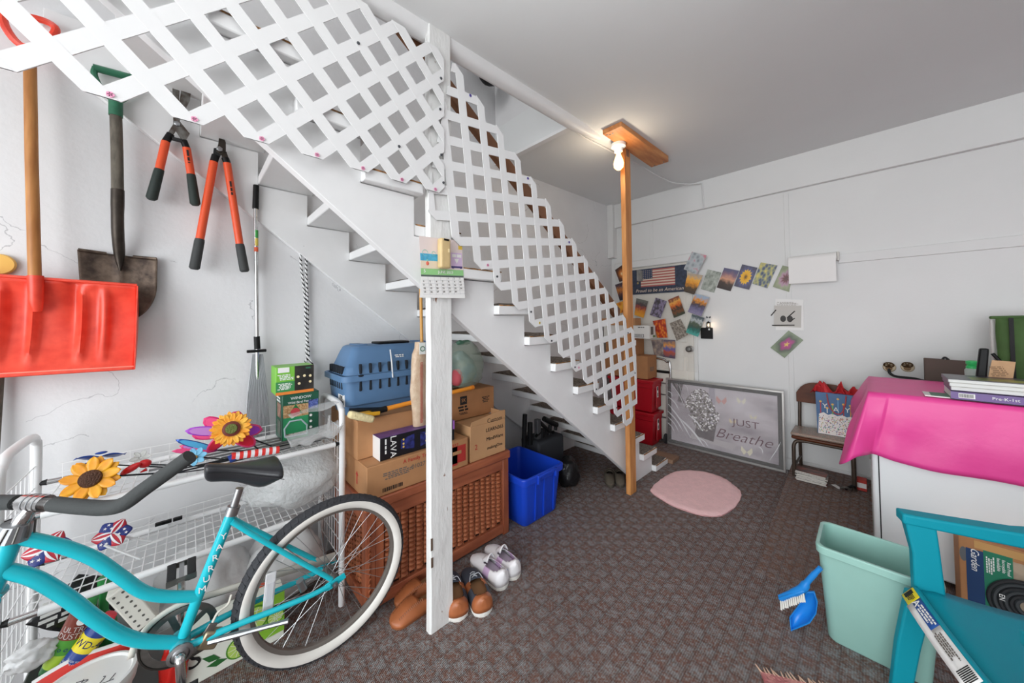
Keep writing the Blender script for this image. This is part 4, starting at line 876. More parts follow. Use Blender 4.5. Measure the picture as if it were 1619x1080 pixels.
# lime juice carton tray
t = thing('lime_box', 'white and lime green produce carton with lime slices under the bicycle wheel', 'box', (-1.78, .15, 0))
x0 = -1.70; y0_, y1_ = .005, .30; h = .19
limem = M('lime_print', '#8fc63d', .4); limew = M('carton_white', '#eef0e4', .5)
B().box(x0-.085, x0, y0_, y1_, 0.001, h).obj('box_body', limew, t, bevel=.003)
B().box(x0-.0005, x0+.001, y0_+.17, y1_, .03, h).obj('print_panel', limem, t)
sl = M('lime_slice', '#b9d968', .4); rind = M('lime_rind', '#4f8f2c', .4)
for (yy, zz_, rr_) in ((.20, .13, .05), (.155, .055, .04), (.27, .10, .03)):
    m = frame((x0+.0012, yy, zz_), (0, 1, 0), (0, 0, 1)); B().lathe([(rr_, 0), (rr_, .0006)], m, 28).obj('lime_rind', rind, t); o = B().lathe([(rr_*.88, .0007), (rr_*.88, .0012)], m, 28).obj('lime_flesh', sl, t)
    b = B()
    for k in range(10): b.bar(m @ V((math.cos(k*PI/5)*rr_*.1, math.sin(k*PI/5)*rr_*.1, .0015)), m @ V((math.cos(k*PI/5)*rr_*.84, math.sin(k*PI/5)*rr_*.84, .0015)), .0016, .0006, up=(1, 0, 0))
    b.obj('segment_line', limew, o, kind='stuff')
lf = M('leaf_print', '#2c6b33', .5)
for yy, zz_, a in ((.10, .05, 2.6), (.12, .035, 3.0)): B().prism([(0, 0), (.03, .012), (.06, 0), (.03, -.012)], frame((x0+.001, yy, zz_), (0, math.cos(a), math.sin(a)), (0, -math.sin(a), math.cos(a))), .0006).obj('leaf_print', lf, t)
text('S', .085, fX((x0+.0012, .025, .09)) @ Matrix.Rotation(.15, 4, 'Z'), ink, t, shear=.2)
q = PX(408, 938, -1.80)
crumple('orange_bag', q, (.03, .035, .03), M('orange_film', '#e8552a', .3), .2, 8, seed=8, flatten=False, label='bright orange wrapped package above the lime carton', cat='package')

# ------------------------------------------------------------------ bicycle
teal = M('teal_paint', '#1fbccb', .22); tyre = M('tyre_black', '#35363a', .8, bump=.25, bs=160); wwall = M('white_wall', '#eeebe4', .6, var=.06, vs=12); rimm = M('rim_metal', '#8d8781', .4, .6)
creamp = M('cream_guard', '#e6e3d8', .35)
PB, PH, LE, WR = V((-1.503, .4145, 0)), -1.569, .05, .302
BD = V((math.cos(PH), math.sin(PH), 0)); BN0 = V((-math.sin(PH), math.cos(PH), 0)); BU = V((0, 0, math.cos(LE)))+BN0*math.sin(LE); BN = BN0*math.cos(LE)-V((0, 0, math.sin(LE)))
def bk(d, u, l=0): return PB+BD*d+BU*u+BN*l
def bp(u, v, l=0): return PP(u, v, PB+BN*l, BN)
bike = thing('bicycle', 'turquoise cruiser bicycle with whitewall tyre standing in front of the rack', 'bicycle', PB)
def wheel(d, sub=None):
    m = Matrix.Identity(4); c = bk(d, WR); R3 = Matrix(((BD.x, BU.x, -BN.x), (BD.y, BU.y, -BN.y), (BD.z, BU.z, -BN.z))); R3 = Matrix(((BD.x, BU.x, BD.cross(BU).x), (BD.y, BU.y, BD.cross(BU).y), (BD.z, BU.z, BD.cross(BU).z))).to_4x4()
    m = Matrix.Translation(c) @ R3
    tr_ = .026; rc = WR-tr_; prof = []
    for k in range(20):
        a = 2*PI*k/20; rr_, zz_ = rc+tr_*math.cos(a), tr_*math.sin(a)*.98
        amid = a+PI/20; out = math.cos(amid)
        prof.append((rr_, zz_, 0 if out > .25 else 1))
    ty = B().lathe(prof, m, 72, close=True).obj('tyre', [tyre, wwall], bike, label='black tread tyre with white sidewall')
    b = B()
    for k in range(76):
        for s_ in (-1, 1):
            a = 2*PI*(k+.5*(s_ > 0))/76; p0, p1 = m @ V((math.cos(a)*(WR-.0005), math.sin(a)*(WR-.0005), s_*.003)), m @ V((math.cos(a+.02*s_)*(WR-.010), math.sin(a+.02*s_)*(WR-.010), s_*.021)); b.bar(p0, p1, .012, .003, up=m.to_3x3() @ V((math.cos(a), math.sin(a), 0)))
    b.obj('tread_block', tyre, ty, kind='stuff', smooth=False)
    B().lathe([(rc-.017, -.013), (rc-.024, -.013), (rc-.034, -.008), (rc-.036, 0), (rc-.034, .008), (rc-.024, .013), (rc-.017, .013), (rc-.02, 0)], m, 72, close=True).obj('rim', rimm, bike)
    B().lathe([(.006, -.062), (.006, -.05), (.014, -.045), (.024, -.032), (.024, -.028), (.013, -.024), (.013, .024), (.024, .028), (.024, .032), (.014, .045), (.006, .05), (.006, .062)], m, 18).obj('hub', dsteel, bike)
    b = B()
    for k in range(36):
        s_ = 1 if k % 2 else -1; a = 2*PI*k/36; ah = a+(.9 if (k//2) % 2 else -.9)
        b.tube([m @ V((math.cos(ah)*.022, math.sin(ah)*.022, s_*.03)), m @ V((math.cos(a)*(rc-.035), math.sin(a)*(rc-.035), 0))], .0011, 4, cap=False)
    b.obj('spokes', steel, bike, kind='stuff')
    return m, rc
m, rc = wheel(0); 
m2, _ = wheel(1.07)
# tyre marks: reflector and kickstand
q = bp(430, 938, .012)
b = B(); rfc = bp(429, 905, .015); rfe = bp(423, 968, .015); b.bar(rfc, rfe, .032, .008, up=BN).obj('reflector', M('reflector', '#e4e4e6', .15, alpha=.85), bike, label='clear spoke reflector', bevel=.003)
B().bar(rfc*.75+rfe*.25+BN*.005, rfc*.3+rfe*.7+BN*.005, .02, .002, up=BN).obj('reflector_face', M('reflector_face', '#cfd0d4', .3), bike)
# frame
def T2(pts, l, r, n=6, name='tube', mat=teal, seg=14): return B().tube(smooth_path([bp(u, v, (l if not isinstance(l, (list, tuple)) else l[i])) for i, (u, v) in enumerate(pts)], n), r, seg).obj(name, mat, bike)
T2([(20, 848), (60, 855), (105, 866), (150, 884), (190, 911), (225, 935), (260, 943), (312, 943)], 0, .0155, name='top_tube')
T2([(-25, 897), (20, 904), (60, 917), (105, 944), (150, 978), (190, 1003), (230, 1014), (285, 1016)], 0, .0165, name='down_tube')
T2([(368, 806), (350, 850), (318, 930), (290, 1005)], 0, .0145, name='seat_tube')
bb0 = bp(285, 1020, 0)
T2([(-14, 935), (8, 880), (24, 838)], 0, .0185, name='head_tube')
B().tube([bb0-BN*.036, bb0+BN*.036], .024, 18).obj('bottom_bracket', M('bb_teal', '#4aa9b4', .4), bike)
B().lathe([(.030, .036), (.030, .041), (.022, .044), (.022, .04), (.014, .046), (1e-6, .046)], Matrix.Translation(bb0) @ BN.to_track_quat('Z', 'Y').to_matrix().to_4x4(), 24).obj('bearing_cup', steel, bike)
ax = bk(0, WR)
drp = ax+BN*.052; drm = ax-BN*.052
for s_, o_ in ((1, drp), (-1, drm)):
    B().tube(smooth_path([bb0+BN*s_*.02-BD*.02, bb0-BD*.12+BN*s_*.032+BU*.002, o_+BD*.10+BN*s_*.0-BU*.0, o_+BD*.015], 5), [.0105]*5+[.0095]*5+[.009]*6, 10).obj('chain_stay', teal, bike)
    st_ = bp(366, 822, 0)
    B().tube(smooth_path([st_+BN*s_*.012, st_+(o_-st_)*.3+BN*s_*.012, o_+BU*.02+BD*.01], 5), .0085, 10).obj('seat_stay', teal, bike)
    B().prism([(-.035, .022), (.03, .012), (.05, -.006), (.02, -.016), (-.012, -.010), (-.042, .002)], frame(o_+BN*.003, -BD*-1, BU) if s_ > 0 else frame(o_-BN*.003, BD, BU), .005).obj('dropout', teal, bike, bevel=.001)
    B().lathe([(.010, 0), (.010, .007), (.005, .008), (.005, .014), (1e-6, .014)], Matrix.Translation(o_+BN*s_*.006) @ (BN*s_).to_track_quat('Z', 'Y').to_matrix().to_4x4(), 8).obj('axle_nut', steel, bike)
# seat post, clamp and saddle
B().tube([bp(366, 812, 0), bp(379, 772, 0)], .0115, 12).obj('seat_post', steel, bike)
o = B().tube([bp(365, 814, 0), bp(370, 800, 0)], .018, 14).obj('seat_clamp', steel, bike); B().tube([bp(369, 806, -.01)-BD*.026, bp(369, 806, .012)-BD*.026], .007, 8).obj('clamp_bolt', steel, o)
sad = M('saddle_vinyl', '#2b2c30', .3, bump=.05, bs=80)
sp = bp(385, 745, 0); P0 = bp(322, 745, 0); P1 = bp(444, 742, 0)
Ls = (P1-P0).length
R = []
for i, t_ in enumerate([0, .04, .12, .25, .4, .55, .68, .8, .9, .97, 1]):
    wd = .022+.078*max(0, (t_-.25)/.75)**1.3 if t_ > .25 else .022+.006*t_
    if t_ in (0, 1): wd *= .55
    top = .014+.008*t_+.012*(abs(t_-.45)*1.5)**2; dep = .040+.026*max(0, 1-abs(t_-.68)/.3)-.03*max(0, (t_-.8)/.2)
    c = P0+(P1-P0)*t_+BU*(.005); ring = []
    if t_ in (0, 1): dep *= .6; top -= .006
    for k in range(16):
        a = 2*PI*k/16; x = math.cos(a); y = math.sin(a)
        yy = (top*(y**.75 if y > 0 else 0)) if y >= 0 else -dep*(-y)**.7
        ring.append(c+BN*(math.copysign(abs(x)**.85, x)*wd*(1-.25*max(0, -y)))+BU*yy)
    R.append(ring)
o = B().loft(R).obj('saddle', sad, bike, sub=1, ang=1.5)
B().tube(smooth_path([q_ for q_ in [R[i][12+0]*.0+R[i][0]-BU*.004+BN*.001 for i in range(1, 10)]], 3), .0012, 5).obj('seam', rubber, o)
# handlebar
L_ = [-.30, -.22, -.16, -.10, -.05]
bar_near = [bp(55, 795, .0), bp(85, 797, .04), bp(125, 801, .10), bp(165, 803, .15), bp(195, 797, .19), bp(230, 772, .225), bp(300, 722, .27)]
grip = M('foam_grip', '#3a3d3d', .85, bump=.15, bs=150)
B().tube(smooth_path(bar_near[1:], 6), .0172, 14).obj('grip', grip, bike, label='long black foam grip')
bc0 = bp(55, 795, 0); ba = bar_near[3]-bc0; ba.z = 0; ba.normalize()
def mir(p): return p-ba*2*(p-bc0).dot(ba)
B().tube(smooth_path([mir(p) for p in bar_near[1:]], 6), .0172, 14).obj('grip', grip, bike, label='long black foam grip')
B().tube([mir(bar_near[1]), bc0, bar_near[1]], .0125, 12).obj('handlebar', chrome, bike)
o = B().tube([bc0-ba*.03, bc0+ba*.034], .0195, 18).obj('bar_clamp', chrome, bike)
for l in (-.012, .004, .02): B().tube([bc0+ba*l, bc0+ba*(l+.003)], .0205, 18).obj('clamp_ridge', steel, o)
B().tube(smooth_path([bp(52, 800, 0), bp(40, 815, 0), bp(26, 836, 0)], 4), [.014]*4+[.016]*4+[.017], 12).obj('stem', chrome, bike)
o = B().tube([bp(27, 828, 0), bp(16, 852, 0)], [.026, .034], 10).obj('headset_cover', M('ribbed_silver', '#9b9da0', .4, .7), bike, smooth=False, label='ribbed silver headset cover')
for k in range(10):
    a = 2*PI*k/10; e_ = (BD*math.cos(a)+BN*math.sin(a)); B().tube([bp(27, 828, 0)+e_*.027, bp(16, 852, 0)+e_*.035], .002, 4).obj('rib', dsteel, o)
# fork (reaches the front wheel outside the picture)
fe = bk(1.07, WR); hd = bp(-16, 940, 0)
for s_ in (-1, 1): B().tube(smooth_path([hd, hd+BN*s_*.04-BU*.03, (hd+fe)/2+BN*s_*.048, fe+BN*s_*.05], 5), .0105, 10).obj('fork_blade', teal, bike)
# crank, chainring, pedals, chain guard
CL = -1
mb = Matrix.Translation(bb0-BN*.045) @ Matrix(((BD.x, BU.x, BD.cross(BU).x), (BD.y, BU.y, BD.cross(BU).y), (BD.z, BU.z, BD.cross(BU).z))).to_4x4()
o = B().lathe([(.086, -.002), (.09, 0), (.086, .002), (.070, .002), (.070, -.002)], mb, 44, close=True).obj('chainring', dsteel, bike)
b = B()
for k in range(5): b.bar(mb @ V((.015*math.cos(k*1.2566), .015*math.sin(k*1.2566), 0)), mb @ V((.072*math.cos(k*1.2566), .072*math.sin(k*1.2566), 0)), .016, .003, up=BN)
b.obj('spider_arm', dsteel, o)
pts = [mb @ V((.090*math.cos(a), .090*math.sin(a), 0)) for a in [PI*.5+PI*i/14 for i in range(-13, 15)]]
ch_t = ax-BN*.045+BU*.03; ch_b = ax-BN*.045-BU*.03
B().tube([ch_t]+[mb @ V((.090*math.cos(a), .090*math.sin(a), 0)) for a in [PI*.52-PI*i/16*1.04 for i in range(17)]]+[ch_b], .004, 6).obj('chain', M('oily_chain', '#3c3733', .5, .6), bike)
gp = [ch_t+BU*.022-BD*.03]+[mb @ V((.112*math.cos(a), .112*math.sin(a), -.01)) for a in [PI*.55-PI*i/14*.62 for i in range(13)]]
gp2 = [ch_t-BU*.012-BD*.03+BN*0]+[mb @ V((.097*math.cos(a), .097*math.sin(a), -.01)) for a in [PI*.55-PI*i/14*.62 for i in range(13)]]
b = B(); b.grid(lambda u, v: (gp[round(u*(len(gp)-1))]*(1-v)+gp2[round(u*(len(gp)-1))]*v), len(gp)-1, 2); b.obj('chain_guard', creamp, bike, solid=.006, label='cream chain guard')
mb2 = Matrix.Translation(BN*-.012) @ mb
ca_, cb = bb0+BN*.058, bp(287, 1090, .07)
B().tube(smooth_path([bb0+BN*.044, ca_+(cb-ca_)*.12, cb], 4), [.013]*4+[.0115]*4+[.010], 10).obj('crank_arm', chrome, bike)
pc = bp(287, 918, -.075); B().tube([bb0-BN*.05, bb0-BN*.062+(pc-bb0)*.15, pc], .010, 8).obj('crank_arm', chrome, bike)
for c_, s_ in ((pc-BN*.05, -1), (cb+BN*.05, 1)):
    o = B().bar(c_-BN*.045, c_+BN*.045, .012, .012, up=BU).obj('pedal_axle', steel, bike)
    for k in (-1, 1): B().bar(c_-BN*.045+BD*.024*k, c_+BN*.045+BD*.024*k, .022, .026, up=BU).obj('pedal_block', rubber, o, bevel=.003)
    for k in (-1, 1): B().bar(c_+BN*.046*k-BD*.036, c_+BN*.046*k+BD*.036, .003, .018, up=BU).obj('pedal_plate', dsteel, o)
kb = bp(330, 1015, .03); ke = bp(456, 982, .12)
o = B().bar(bp(318, 1010, .02), bp(347, 1008, .02), .03, .05, up=BU).obj('kickstand_plate', M('brassy_steel', '#a89a80', .4, .8), bike, bevel=.006); B().tube(smooth_path([kb, (kb+ke)/2, ke-BD*0], 4), [.009]*4+[.007]*4+[.008], 8).obj('kickstand', steel, o)
B().bar(bp(338, 985, .025), bp(328, 1002, .025), .024, .006, up=BN).obj('cable_stop', dsteel, bike, bevel=.002)
B().tube(smooth_path([bp(366, 940, .005), bp(360, 956, .015), bp(345, 968, .02), bp(336, 984, .025)], 5), .0035, 6).obj('brake_cable', M('cable_cream', '#d8d4c8', .5), bike)
B().tube([bp(480, 932, .055), bp(474, 918, .055)], .0125, 10).obj('stay_clamp', steel, bike)
f0 = bp(291, 965, .0); s_hi, s_lo = bp(350, 850, 0), bp(318, 930, 0)
dd = (s_hi-s_lo).normalized()
for i, chh in enumerate('MURRAY'):
    c_ = bp(319.5+i*6.7, 928-i*16.6, 0); text(chh, .026, frame(c_+BN*.0148, -BD+dd*0, dd) , whiteink, bike, 'letter_'+chh.lower() if False else 'lettering')
# ------------------------------------------------------------------ woven wooden chest
wood = M('chest_wood', '#b56a49', .42, var=.3, vs=5, hx2='#925038', stretch=(6, .7, 6)); woodv = M('chest_wood_upright', '#ad6444', .42, var=.3, vs=5, hx2='#8a4a32', stretch=(6, 6, .7))
slatm = M('woven_wood', '#bf7650', .4, var=.35, vs=18, hx2='#8d4a2e'); backd = M('chest_dark', '#3a2119', .8)
CX0, CY0, CY1, CH = -1.555, .575, 1.435, .45
chest = thing('woven_chest', 'reddish wooden chest with woven slat sides holding a pile of cardboard boxes', 'chest', (-1.75, 1.0, 0))
CXB = -2.0
for y in (CY0, CY1-.045):
    for x in (CX0-.045, CXB): B().box(x, x+.045, y, y+.045, 0, CH).obj('corner_post', woodv, chest, bevel=.004)
B().box(CX0-.03, CX0-.004, CY0+.045, CY1-.045, CH-.06, CH).obj('top_rail', wood, chest, bevel=.003); B().box(CX0-.03, CX0-.004, CY0+.045, CY1-.045, .012, .065).obj('bottom_rail', wood, chest, bevel=.003)
B().box(CX0-.03, CX0-.004, CY0+.04, CY0+.085, .065, CH-.06).obj('side_stile', woodv, chest, bevel=.003)
for z0, z1 in ((CH-.06, CH), (.012, .065)): B().box(CXB+.045, CX0-.045, CY0+.004, CY0+.03, z0, z1).obj('end_rail', wood, chest, bevel=.003)
B().box(CXB-.01, CX0+.009, CY0-.009, CY1+.009, CH+.0008, CH+.047).obj('lid', wood, chest, bevel=.007)
B().box(CX0-.035, CX0-.031, CY0+.04, CY1-.04, .05, CH-.05).obj('backing', backd, chest); B().box(CXB+.01, CX0-.035, CY0+.030, CY0+.034, .05, CH-.05).obj('backing', backd, chest)
def slat_mesh(wd, hh, dep):
    b = B(); b.grid(lambda u, v: V((dep*math.sin(PI*v)*(1-.5*(2*u-1)**2), (u-.5)*wd*(1-.25*abs(2*v-1)), (v-.5)*hh)), 4, 5); return b.mesh('woven_slat', slatm)
ya, yb, za, zb_ = CY0+.09, CY1-.048, .068, CH-.062
ncol, nrow = 18, 14; cw, rh = (yb-ya)/ncol, (zb_-za)/nrow
sm = slat_mesh(cw*.9, rh*.98, .017); cnt = 0; rest = B(); ch_off = OFF[chest.name]
for i in range(ncol):
    for j in range(nrow):
        z = za+(j+.5+(.5 if i % 2 else 0))*rh
        if z > zb_-.006: continue
        o = bpy.data.objects.new('woven_slat', sm); col.objects.link(o); o.parent = chest; o.location = V((CX0-.022, ya+(i+.5)*cw, z))-ch_off; OFF[o.name] = ch_off
b = B()
for i in range(ncol+1):
    for dy in (-.004, .004): b.tube([(CX0-.02, ya+i*cw+dy, za-.003), (CX0-.02, ya+i*cw+dy, zb_+.003)], .0022, 5)
b.obj('upright_canes', slatm, chest, kind='stuff')
b = B()
for i in range(11):
    for j in range(14):
        x = CXB+.06+(i+.5)*.036; z = za+(j+.5+(.5 if i % 2 else 0))*rh
        if z < zb_-.006: b.grid(lambda u, v: V((x+(u-.5)*.033, CY0+.022-.010*math.sin(PI*v), z+(v-.5)*rh*1.3)), 2, 3)
b.obj('end_weave', slatm, chest, kind='stuff')
ztop = CH+.047
# ------------------------------------------------------------------ boxes on the chest
def carton(name, label, x1, y0, y1, z0, z1, depth, mat=card, flaps=True, tape=True, group=None, cat='cardboard box'):
    t = thing(name, label, cat, (x1-depth/2, (y0+y1)/2, z0), group)
    B().box(x1-depth, x1, y0, y1, z0+.001, z1-.003).obj('box_body', mat, t, bevel=.003)
    if flaps:
        xm = x1-depth/2
        B().box(x1-depth+.001, xm-.001, y0+.001, y1-.001, z1-.003, z1).obj('flap', mat, t); B().box(xm+.001, x1-.001, y0+.001, y1-.001, z1-.003, z1).obj('flap', mat, t)
        if tape: B().box(xm-.022, xm+.022, y0-.0008, y1+.0008, z1, z1+.0006).obj('tape', tapem, t)
    return t
ax0, ay0, ay1, az0, az1 = -1.555, .58, 1.13, ztop+.001, .648
t = carton('cardboard_box', 'long low cardboard box with red family lettering on the chest front', ax0, ay0, ay1, az0, az1, .36)
text('A Family Tradition Since 1937', .026, fX((ax0, ay0+.17, az1-.024)), redink, t, align='LEFT'); text('01027', .03, fX((ax0, ay0+.25, az1-.062)), greyink, t)
marks(fX((ax0, ay0+.145, az1-.065)), .15, .035, 4, greyink, t)
b = B(); rr = random.Random(4); y = ay0+.07
while y < ay0+.17: wq = rr.choice((.0015, .003, .0045)); b.box(ax0+.0004, ax0+.001, y, y+wq, az0+.016, az0+.034); y += wq+rr.choice((.0015, .003))
b.obj('barcode', ink, t, kind='stuff')
B().prism([(-.045, 0), (0, .05), (.1, .05), (.1, -.05), (0, -.05)], fX((ax0+.0002, ay0+.38, az0+.07)), .0006).obj('diamond_print', redink, t); marks(fX((ax0+.0008, ay0+.40, az0+.07)), .05, .05, 2, card, t, 6)
B().box(ax0+.0002, ax0+.0008, ay1-.125, ay1-.015, az0+.03, az1-.03).obj('logo_panel', redink, t); marks(fX((ax0+.0008, ay1-.07, az0+.085)), .08, .03, 1, card, t, 5)
B().prism([(0, .03), (.016, .01), (.006, .01), (.006, -.03), (-.006, -.03), (-.006, .01), (-.016, .01)], fY((ax0-.12, ay0-.0006, az0+.07)), .0005).obj('arrow_print', redink, t)
bx0, by0, by1 = -1.66, .575, .93; bz1 = .832
t = carton('cardboard_box', 'large plain cardboard box under the blue pet carrier', bx0, by0, by1, az1+.001, bz1, .40)
B().box(bx0+.0004, bx0+.001, by1-.075, by1-.035, bz1-.09, bz1-.045).obj('handling_mark', ink, t)
# lava lamp box
lx, l0, l1 = -1.575, PX(601, 712, -1.575).y, 1.055
t = thing('lamp_box', 'black and purple lamp box lying on the long cardboard box', 'box', (lx-.05, .85, az1)); lz1 = az1+.105
B().box(lx-.085, lx, l0, l1, az1+.001, lz1).obj('box_body', [M('lava_black', '#17161c', .35)], t, bevel=.002)
B().box(lx-.085, lx-.001, l0, l1, lz1, lz1+.0012).obj('print_panel', M('lava_purple', '#6a4a96', .35, var=.3, vs=30), t); B().box(lx-.084, lx-.001, l0-.0012, l0, az1+.002, lz1).obj('end_panel', paper, t); B().box(lx-.004, lx+.001, l1-.01, l1+.001, az1+.06, lz1).obj('print_panel', M('lava_pink', '#a064b8', .4), t)
gl = M('lava_blue', '#39408f', .35, var=.6, vs=40, hx2='#191a3a')
for c_ in (.30, .62):
    B().prism([(-.07, -.022), (0, -.036), (.0, .036), (-.07, .022)] if c_ < .5 else [(0, -.036), (.07, -.02), (.07, .02), (0, .036)], fX((lx+.0003, l0+(l1-l0)*(c_+(.12 if c_ < .5 else -.12)), az1+.055)), .0006).obj('lamp_print', gl, t)
gd = M('gold_dot', '#e6c25a', .4)
for dy, dz in ((.28, .04), (.28, .055), (.28, .075), (.58, .04), (.6, .06), (.58, .075)): B().lathe([(.005, 0), (.005, .0005)], fX((lx+.001, l0+(l1-l0)*dy, az1+dz)), 10).obj('light_dot', gd, t)
text('LAVA', .042, frame((lx+.0005, l0+.062, az1+.055), (0, 0, -1), (0, 1, 0)), whiteink, t); marks(frame((lx+.0005, l0+.026, az1+.055), (0, 0, -1), (0, 1, 0)), .09, .012, 1, whiteink, t)
# right pair of boxes
t = carton('cardboard_box', 'cardboard box with black craft shop lettering at right end of the chest', -1.56, 1.15, 1.415, ztop+.001, .70, .33, kraft, flaps=False)
B().prism([(0, 0), (.262, 0), (.262, .048), (.22, .05), (.01, .024)], fX((-1.563, 1.152, .698)), .004).obj('open_flap', kraft, t); B().box(-1.69, -1.56, 1.41, 1.415, .698, .735).obj('open_flap', kraft, t)
for k, (s, q) in enumerate((('Custom', .036), ('LEARN365', .03), ('MindWare', .03), ('makingOne', .026))): text(s, q, fX((-1.5595, 1.33, .705-.052*k)), ink, t)
text('2', .04, fX((-1.5595, 1.19, .575)), redink, t)
t = carton('cardboard_box', 'brown cardboard box with square black logo below the green plastic bag', -1.70, 1.11, 1.445, .701, .868, .30, card2)
B().box(-1.6996, -1.699, 1.18, 1.23, .79, .84).obj('logo_panel', ink, t); text('SK', .03, fX((-1.699, 1.205, .815)), card2, t); marks(fX((-1.6995, 1.205, .768)), .085, .036, 2, ink, t); marks(fX((-1.6995, 1.205, .738)), .07, .014, 2, ink, t, 3); marks(fX((-1.6995, 1.375, .795)), .065, .04, 4, ink, t, 4)
# ------------------------------------------------------------------ pet carrier
pcm = M('carrier_blue', '#587ca3', .5, var=.04, vs=20); pcd = M('carrier_dark', '#141c26', .8)
cx0, c0, c1, cz0 = -1.72, .60, 1.10, bz1+.001
c0 = PX(545, 640, cx0).y; 
pc_ = thing('pet_carrier', 'blue plastic pet carrier with slotted sides on the large cardboard box', 'pet carrier', (-1.88, .8, cz0))
czt = PX(600, 546, cx0-.03).z; czr = PX(600, 594, cx0).z; dpt = .30
def ring(z, ins, r=.04):
    x0, x1, y0, y1 = cx0-dpt+ins, cx0-ins, c0+ins, c1-ins; o = []
    for (cx_, cy_, a0) in ((x1-r, y1-r, 0), (x0+r, y1-r, PI/2), (x0+r, y0+r, PI), (x1-r, y0+r, 1.5*PI)):
        for k in range(5): a = a0+k*PI/8; o.append(V((cx_+r*math.cos(a), cy_+r*math.sin(a), z)))
    return o
B().loft([ring(cz0, .03), ring(cz0+.05, .022), ring(cz0+.055, .014), ring(czr-.012, .004)]).obj('lower_shell', pcm, pc_, bevel=.003)
B().loft([ring(czr+.012, .004), ring(czr+.05, .016), ring(czr+.055, .022), ring(czt-.03, .045), ring(czt-.008, .055), ring(czt, .068)]).obj('upper_shell', pcm, pc_, bevel=.003)
B().loft([ring(czr-.014, -.014), ring(czr+.014, -.014), ring(czr+.014, -.002), ring(czr-.014, -.002)], cap=False).obj('rim_flange', pcm, pc_, bevel=.003)
rng_ = 10
for k in range(rng_):
    y = c0+.075+k*(c1-c0-.13)/(rng_-1)
    for z0, z1, ins in ((czr+.018, czr+.066, .006), (czr-.066, czr-.018, .007)):
        B().box(cx0-ins-.012, cx0-ins+.004, y-.006, y+.006, z0, z1).obj('vent_slot', pcd, pc_, bevel=.003)
for k in range(7):
    x = cx0-.06-k*.03
    for z0, z1, ins in ((czr+.018, czr+.055, .005), (czr-.055, czr-.018, .008)): B().box(x-.005, x+.005, c0+ins-.005, c0+ins+.012, z0, z1).obj('vent_slot', pcd, pc_, bevel=.002)
B().box(cx0-.2, cx0-.1, c0+.2, c0+.38, czt, czt+.012).obj('carry_handle', black, pc_, bevel=.005)
for y in (c0+.09, c0+.44): B().box(cx0-.22, cx0-.09, y, y+.05, czt-.002, czt+.006).obj('handle_base', pcm, pc_, bevel=.003)
zt1, zt2 = PX(617, 553, cx0-.03), PX(621, 597, cx0+.02); B().tube([zt1, (zt1+zt2)/2+V((.004, 0, 0)), zt2], .0032, 6).obj('cable_tie', whiteink, pc_)
for k in (0, 1): B().ball(((cx0+.012), c0+.07+k*.33, czr+.012), (.006, .014, .006)).obj('latch', pcd, pc_)
lq = PX(543, 626, cx0+.0); m = frame((cx0-.085, c0+.014, cz0+.078), (1, 0, 0), (0, 0, 1))
B().box(-.045, .045, -.028, .03, 0, .004, 0, m).obj('paper_label', paper, pc_); text('LIVE\nANIMAL', .026, m @ Matrix.Translation((0, .002, .0042)), ink, pc_)
marks(frame((cx0-.030, c0+.29, czt-.062), (0, 1, 0), (-.16, 0, 1)), .065, .018, 2, whiteink, pc_)
# ------------------------------------------------------------------ squeegee mop, long wrapping bag, broom, green bag
t = thing('sponge_mop', 'yellow and black sponge mop with orange handle lying across the boxes', 'mop', PX(573, 655, -1.64))
mh0, mh1 = PX(604, 648, -1.635), PX(745, 613, -1.635)
B().tube([mh0, mh0+(mh1-mh0)*.48], .0115, 12).obj('handle', M('mop_orange', '#f0962c', .4), t); B().tube([mh0+(mh1-mh0)*.48, mh1+(mh1-mh0)*.0], .0115, 12).obj('handle', M('mop_orange', '#f0962c', .4), t)
B().tube([mh0+(mh0-mh1)*.10, mh0+(mh1-mh0)*.04], .0145, 10).obj('socket', black, t); B().tube([mh1-(mh1-mh0)*.01, mh1+(mh1-mh0)*.03], .013, 12).obj('end_cap', M('mop_orange2', '#e88420', .4), t)
B().bar(PX(552, 650, -1.69), PX(604, 648, -1.66), .04, .02).obj('frame_arm', black, t, bevel=.004)
a, e = PX(560, 658, -1.62), PX(597, 652, -1.64); B().bar(a, e, .05, .018, up=(0, 0, 1)).obj('clamp_plate', M('mop_yellow', '#f0b428', .4), t, bevel=.004)
sa, se = PX(551, 655, -1.605), PX(590, 663, -1.605); B().bar(sa, se, .045, .032, up=(0, 0, 1)).obj('sponge', M('sponge', '#e9d9a8', .9, bump=.6, bs=90), t, bevel=.012, bseg=3)
wq0, wq1 = PX(651, 542, -1.60), PX(672, 678, -1.60); ym = (wq0.y+wq1.y)/2+.02
wt = thing('gift_wrap_bag', 'tall clear bag of beige wrapping paper with red stripe leaning behind the white post', 'bag', (-1.585, ym, az1))
z0_, z1_ = lz1+.003, wq0.z
R = []
for k in range(15):
    t_ = k/14; z = z0_+(z1_-z0_)*t_; hw = (.028+.022*math.sin(PI*(.12+.8*t_)))*(1.0 if k < 13 else .7); R.append([V((-1.625+.025*math.sin(a)*(1+.2*noise3(z*9, a, 0, 1)), ym-.018*(1-t_)*0+hw*math.cos(a)*(1+.12*noise3(z*8, a, 3, 1)), z)) for a in [2*PI*i/14 for i in range(14)]])
B().loft(R).obj('bag_body', M('wrap_beige', '#d9c3a8', .35, var=.3, vs=25, hx2='#c8a98c', bump=.6, bs=40), wt)
b = B()
for k in range(44): z = z0_+.02+(z1_-z0_-.12)*k/44; b.bar((-1.596, ym-.012, z), (-1.594, ym+.002, z+.004), .003, .002)
b.obj('stripe_print', redink, wt, kind='stuff')
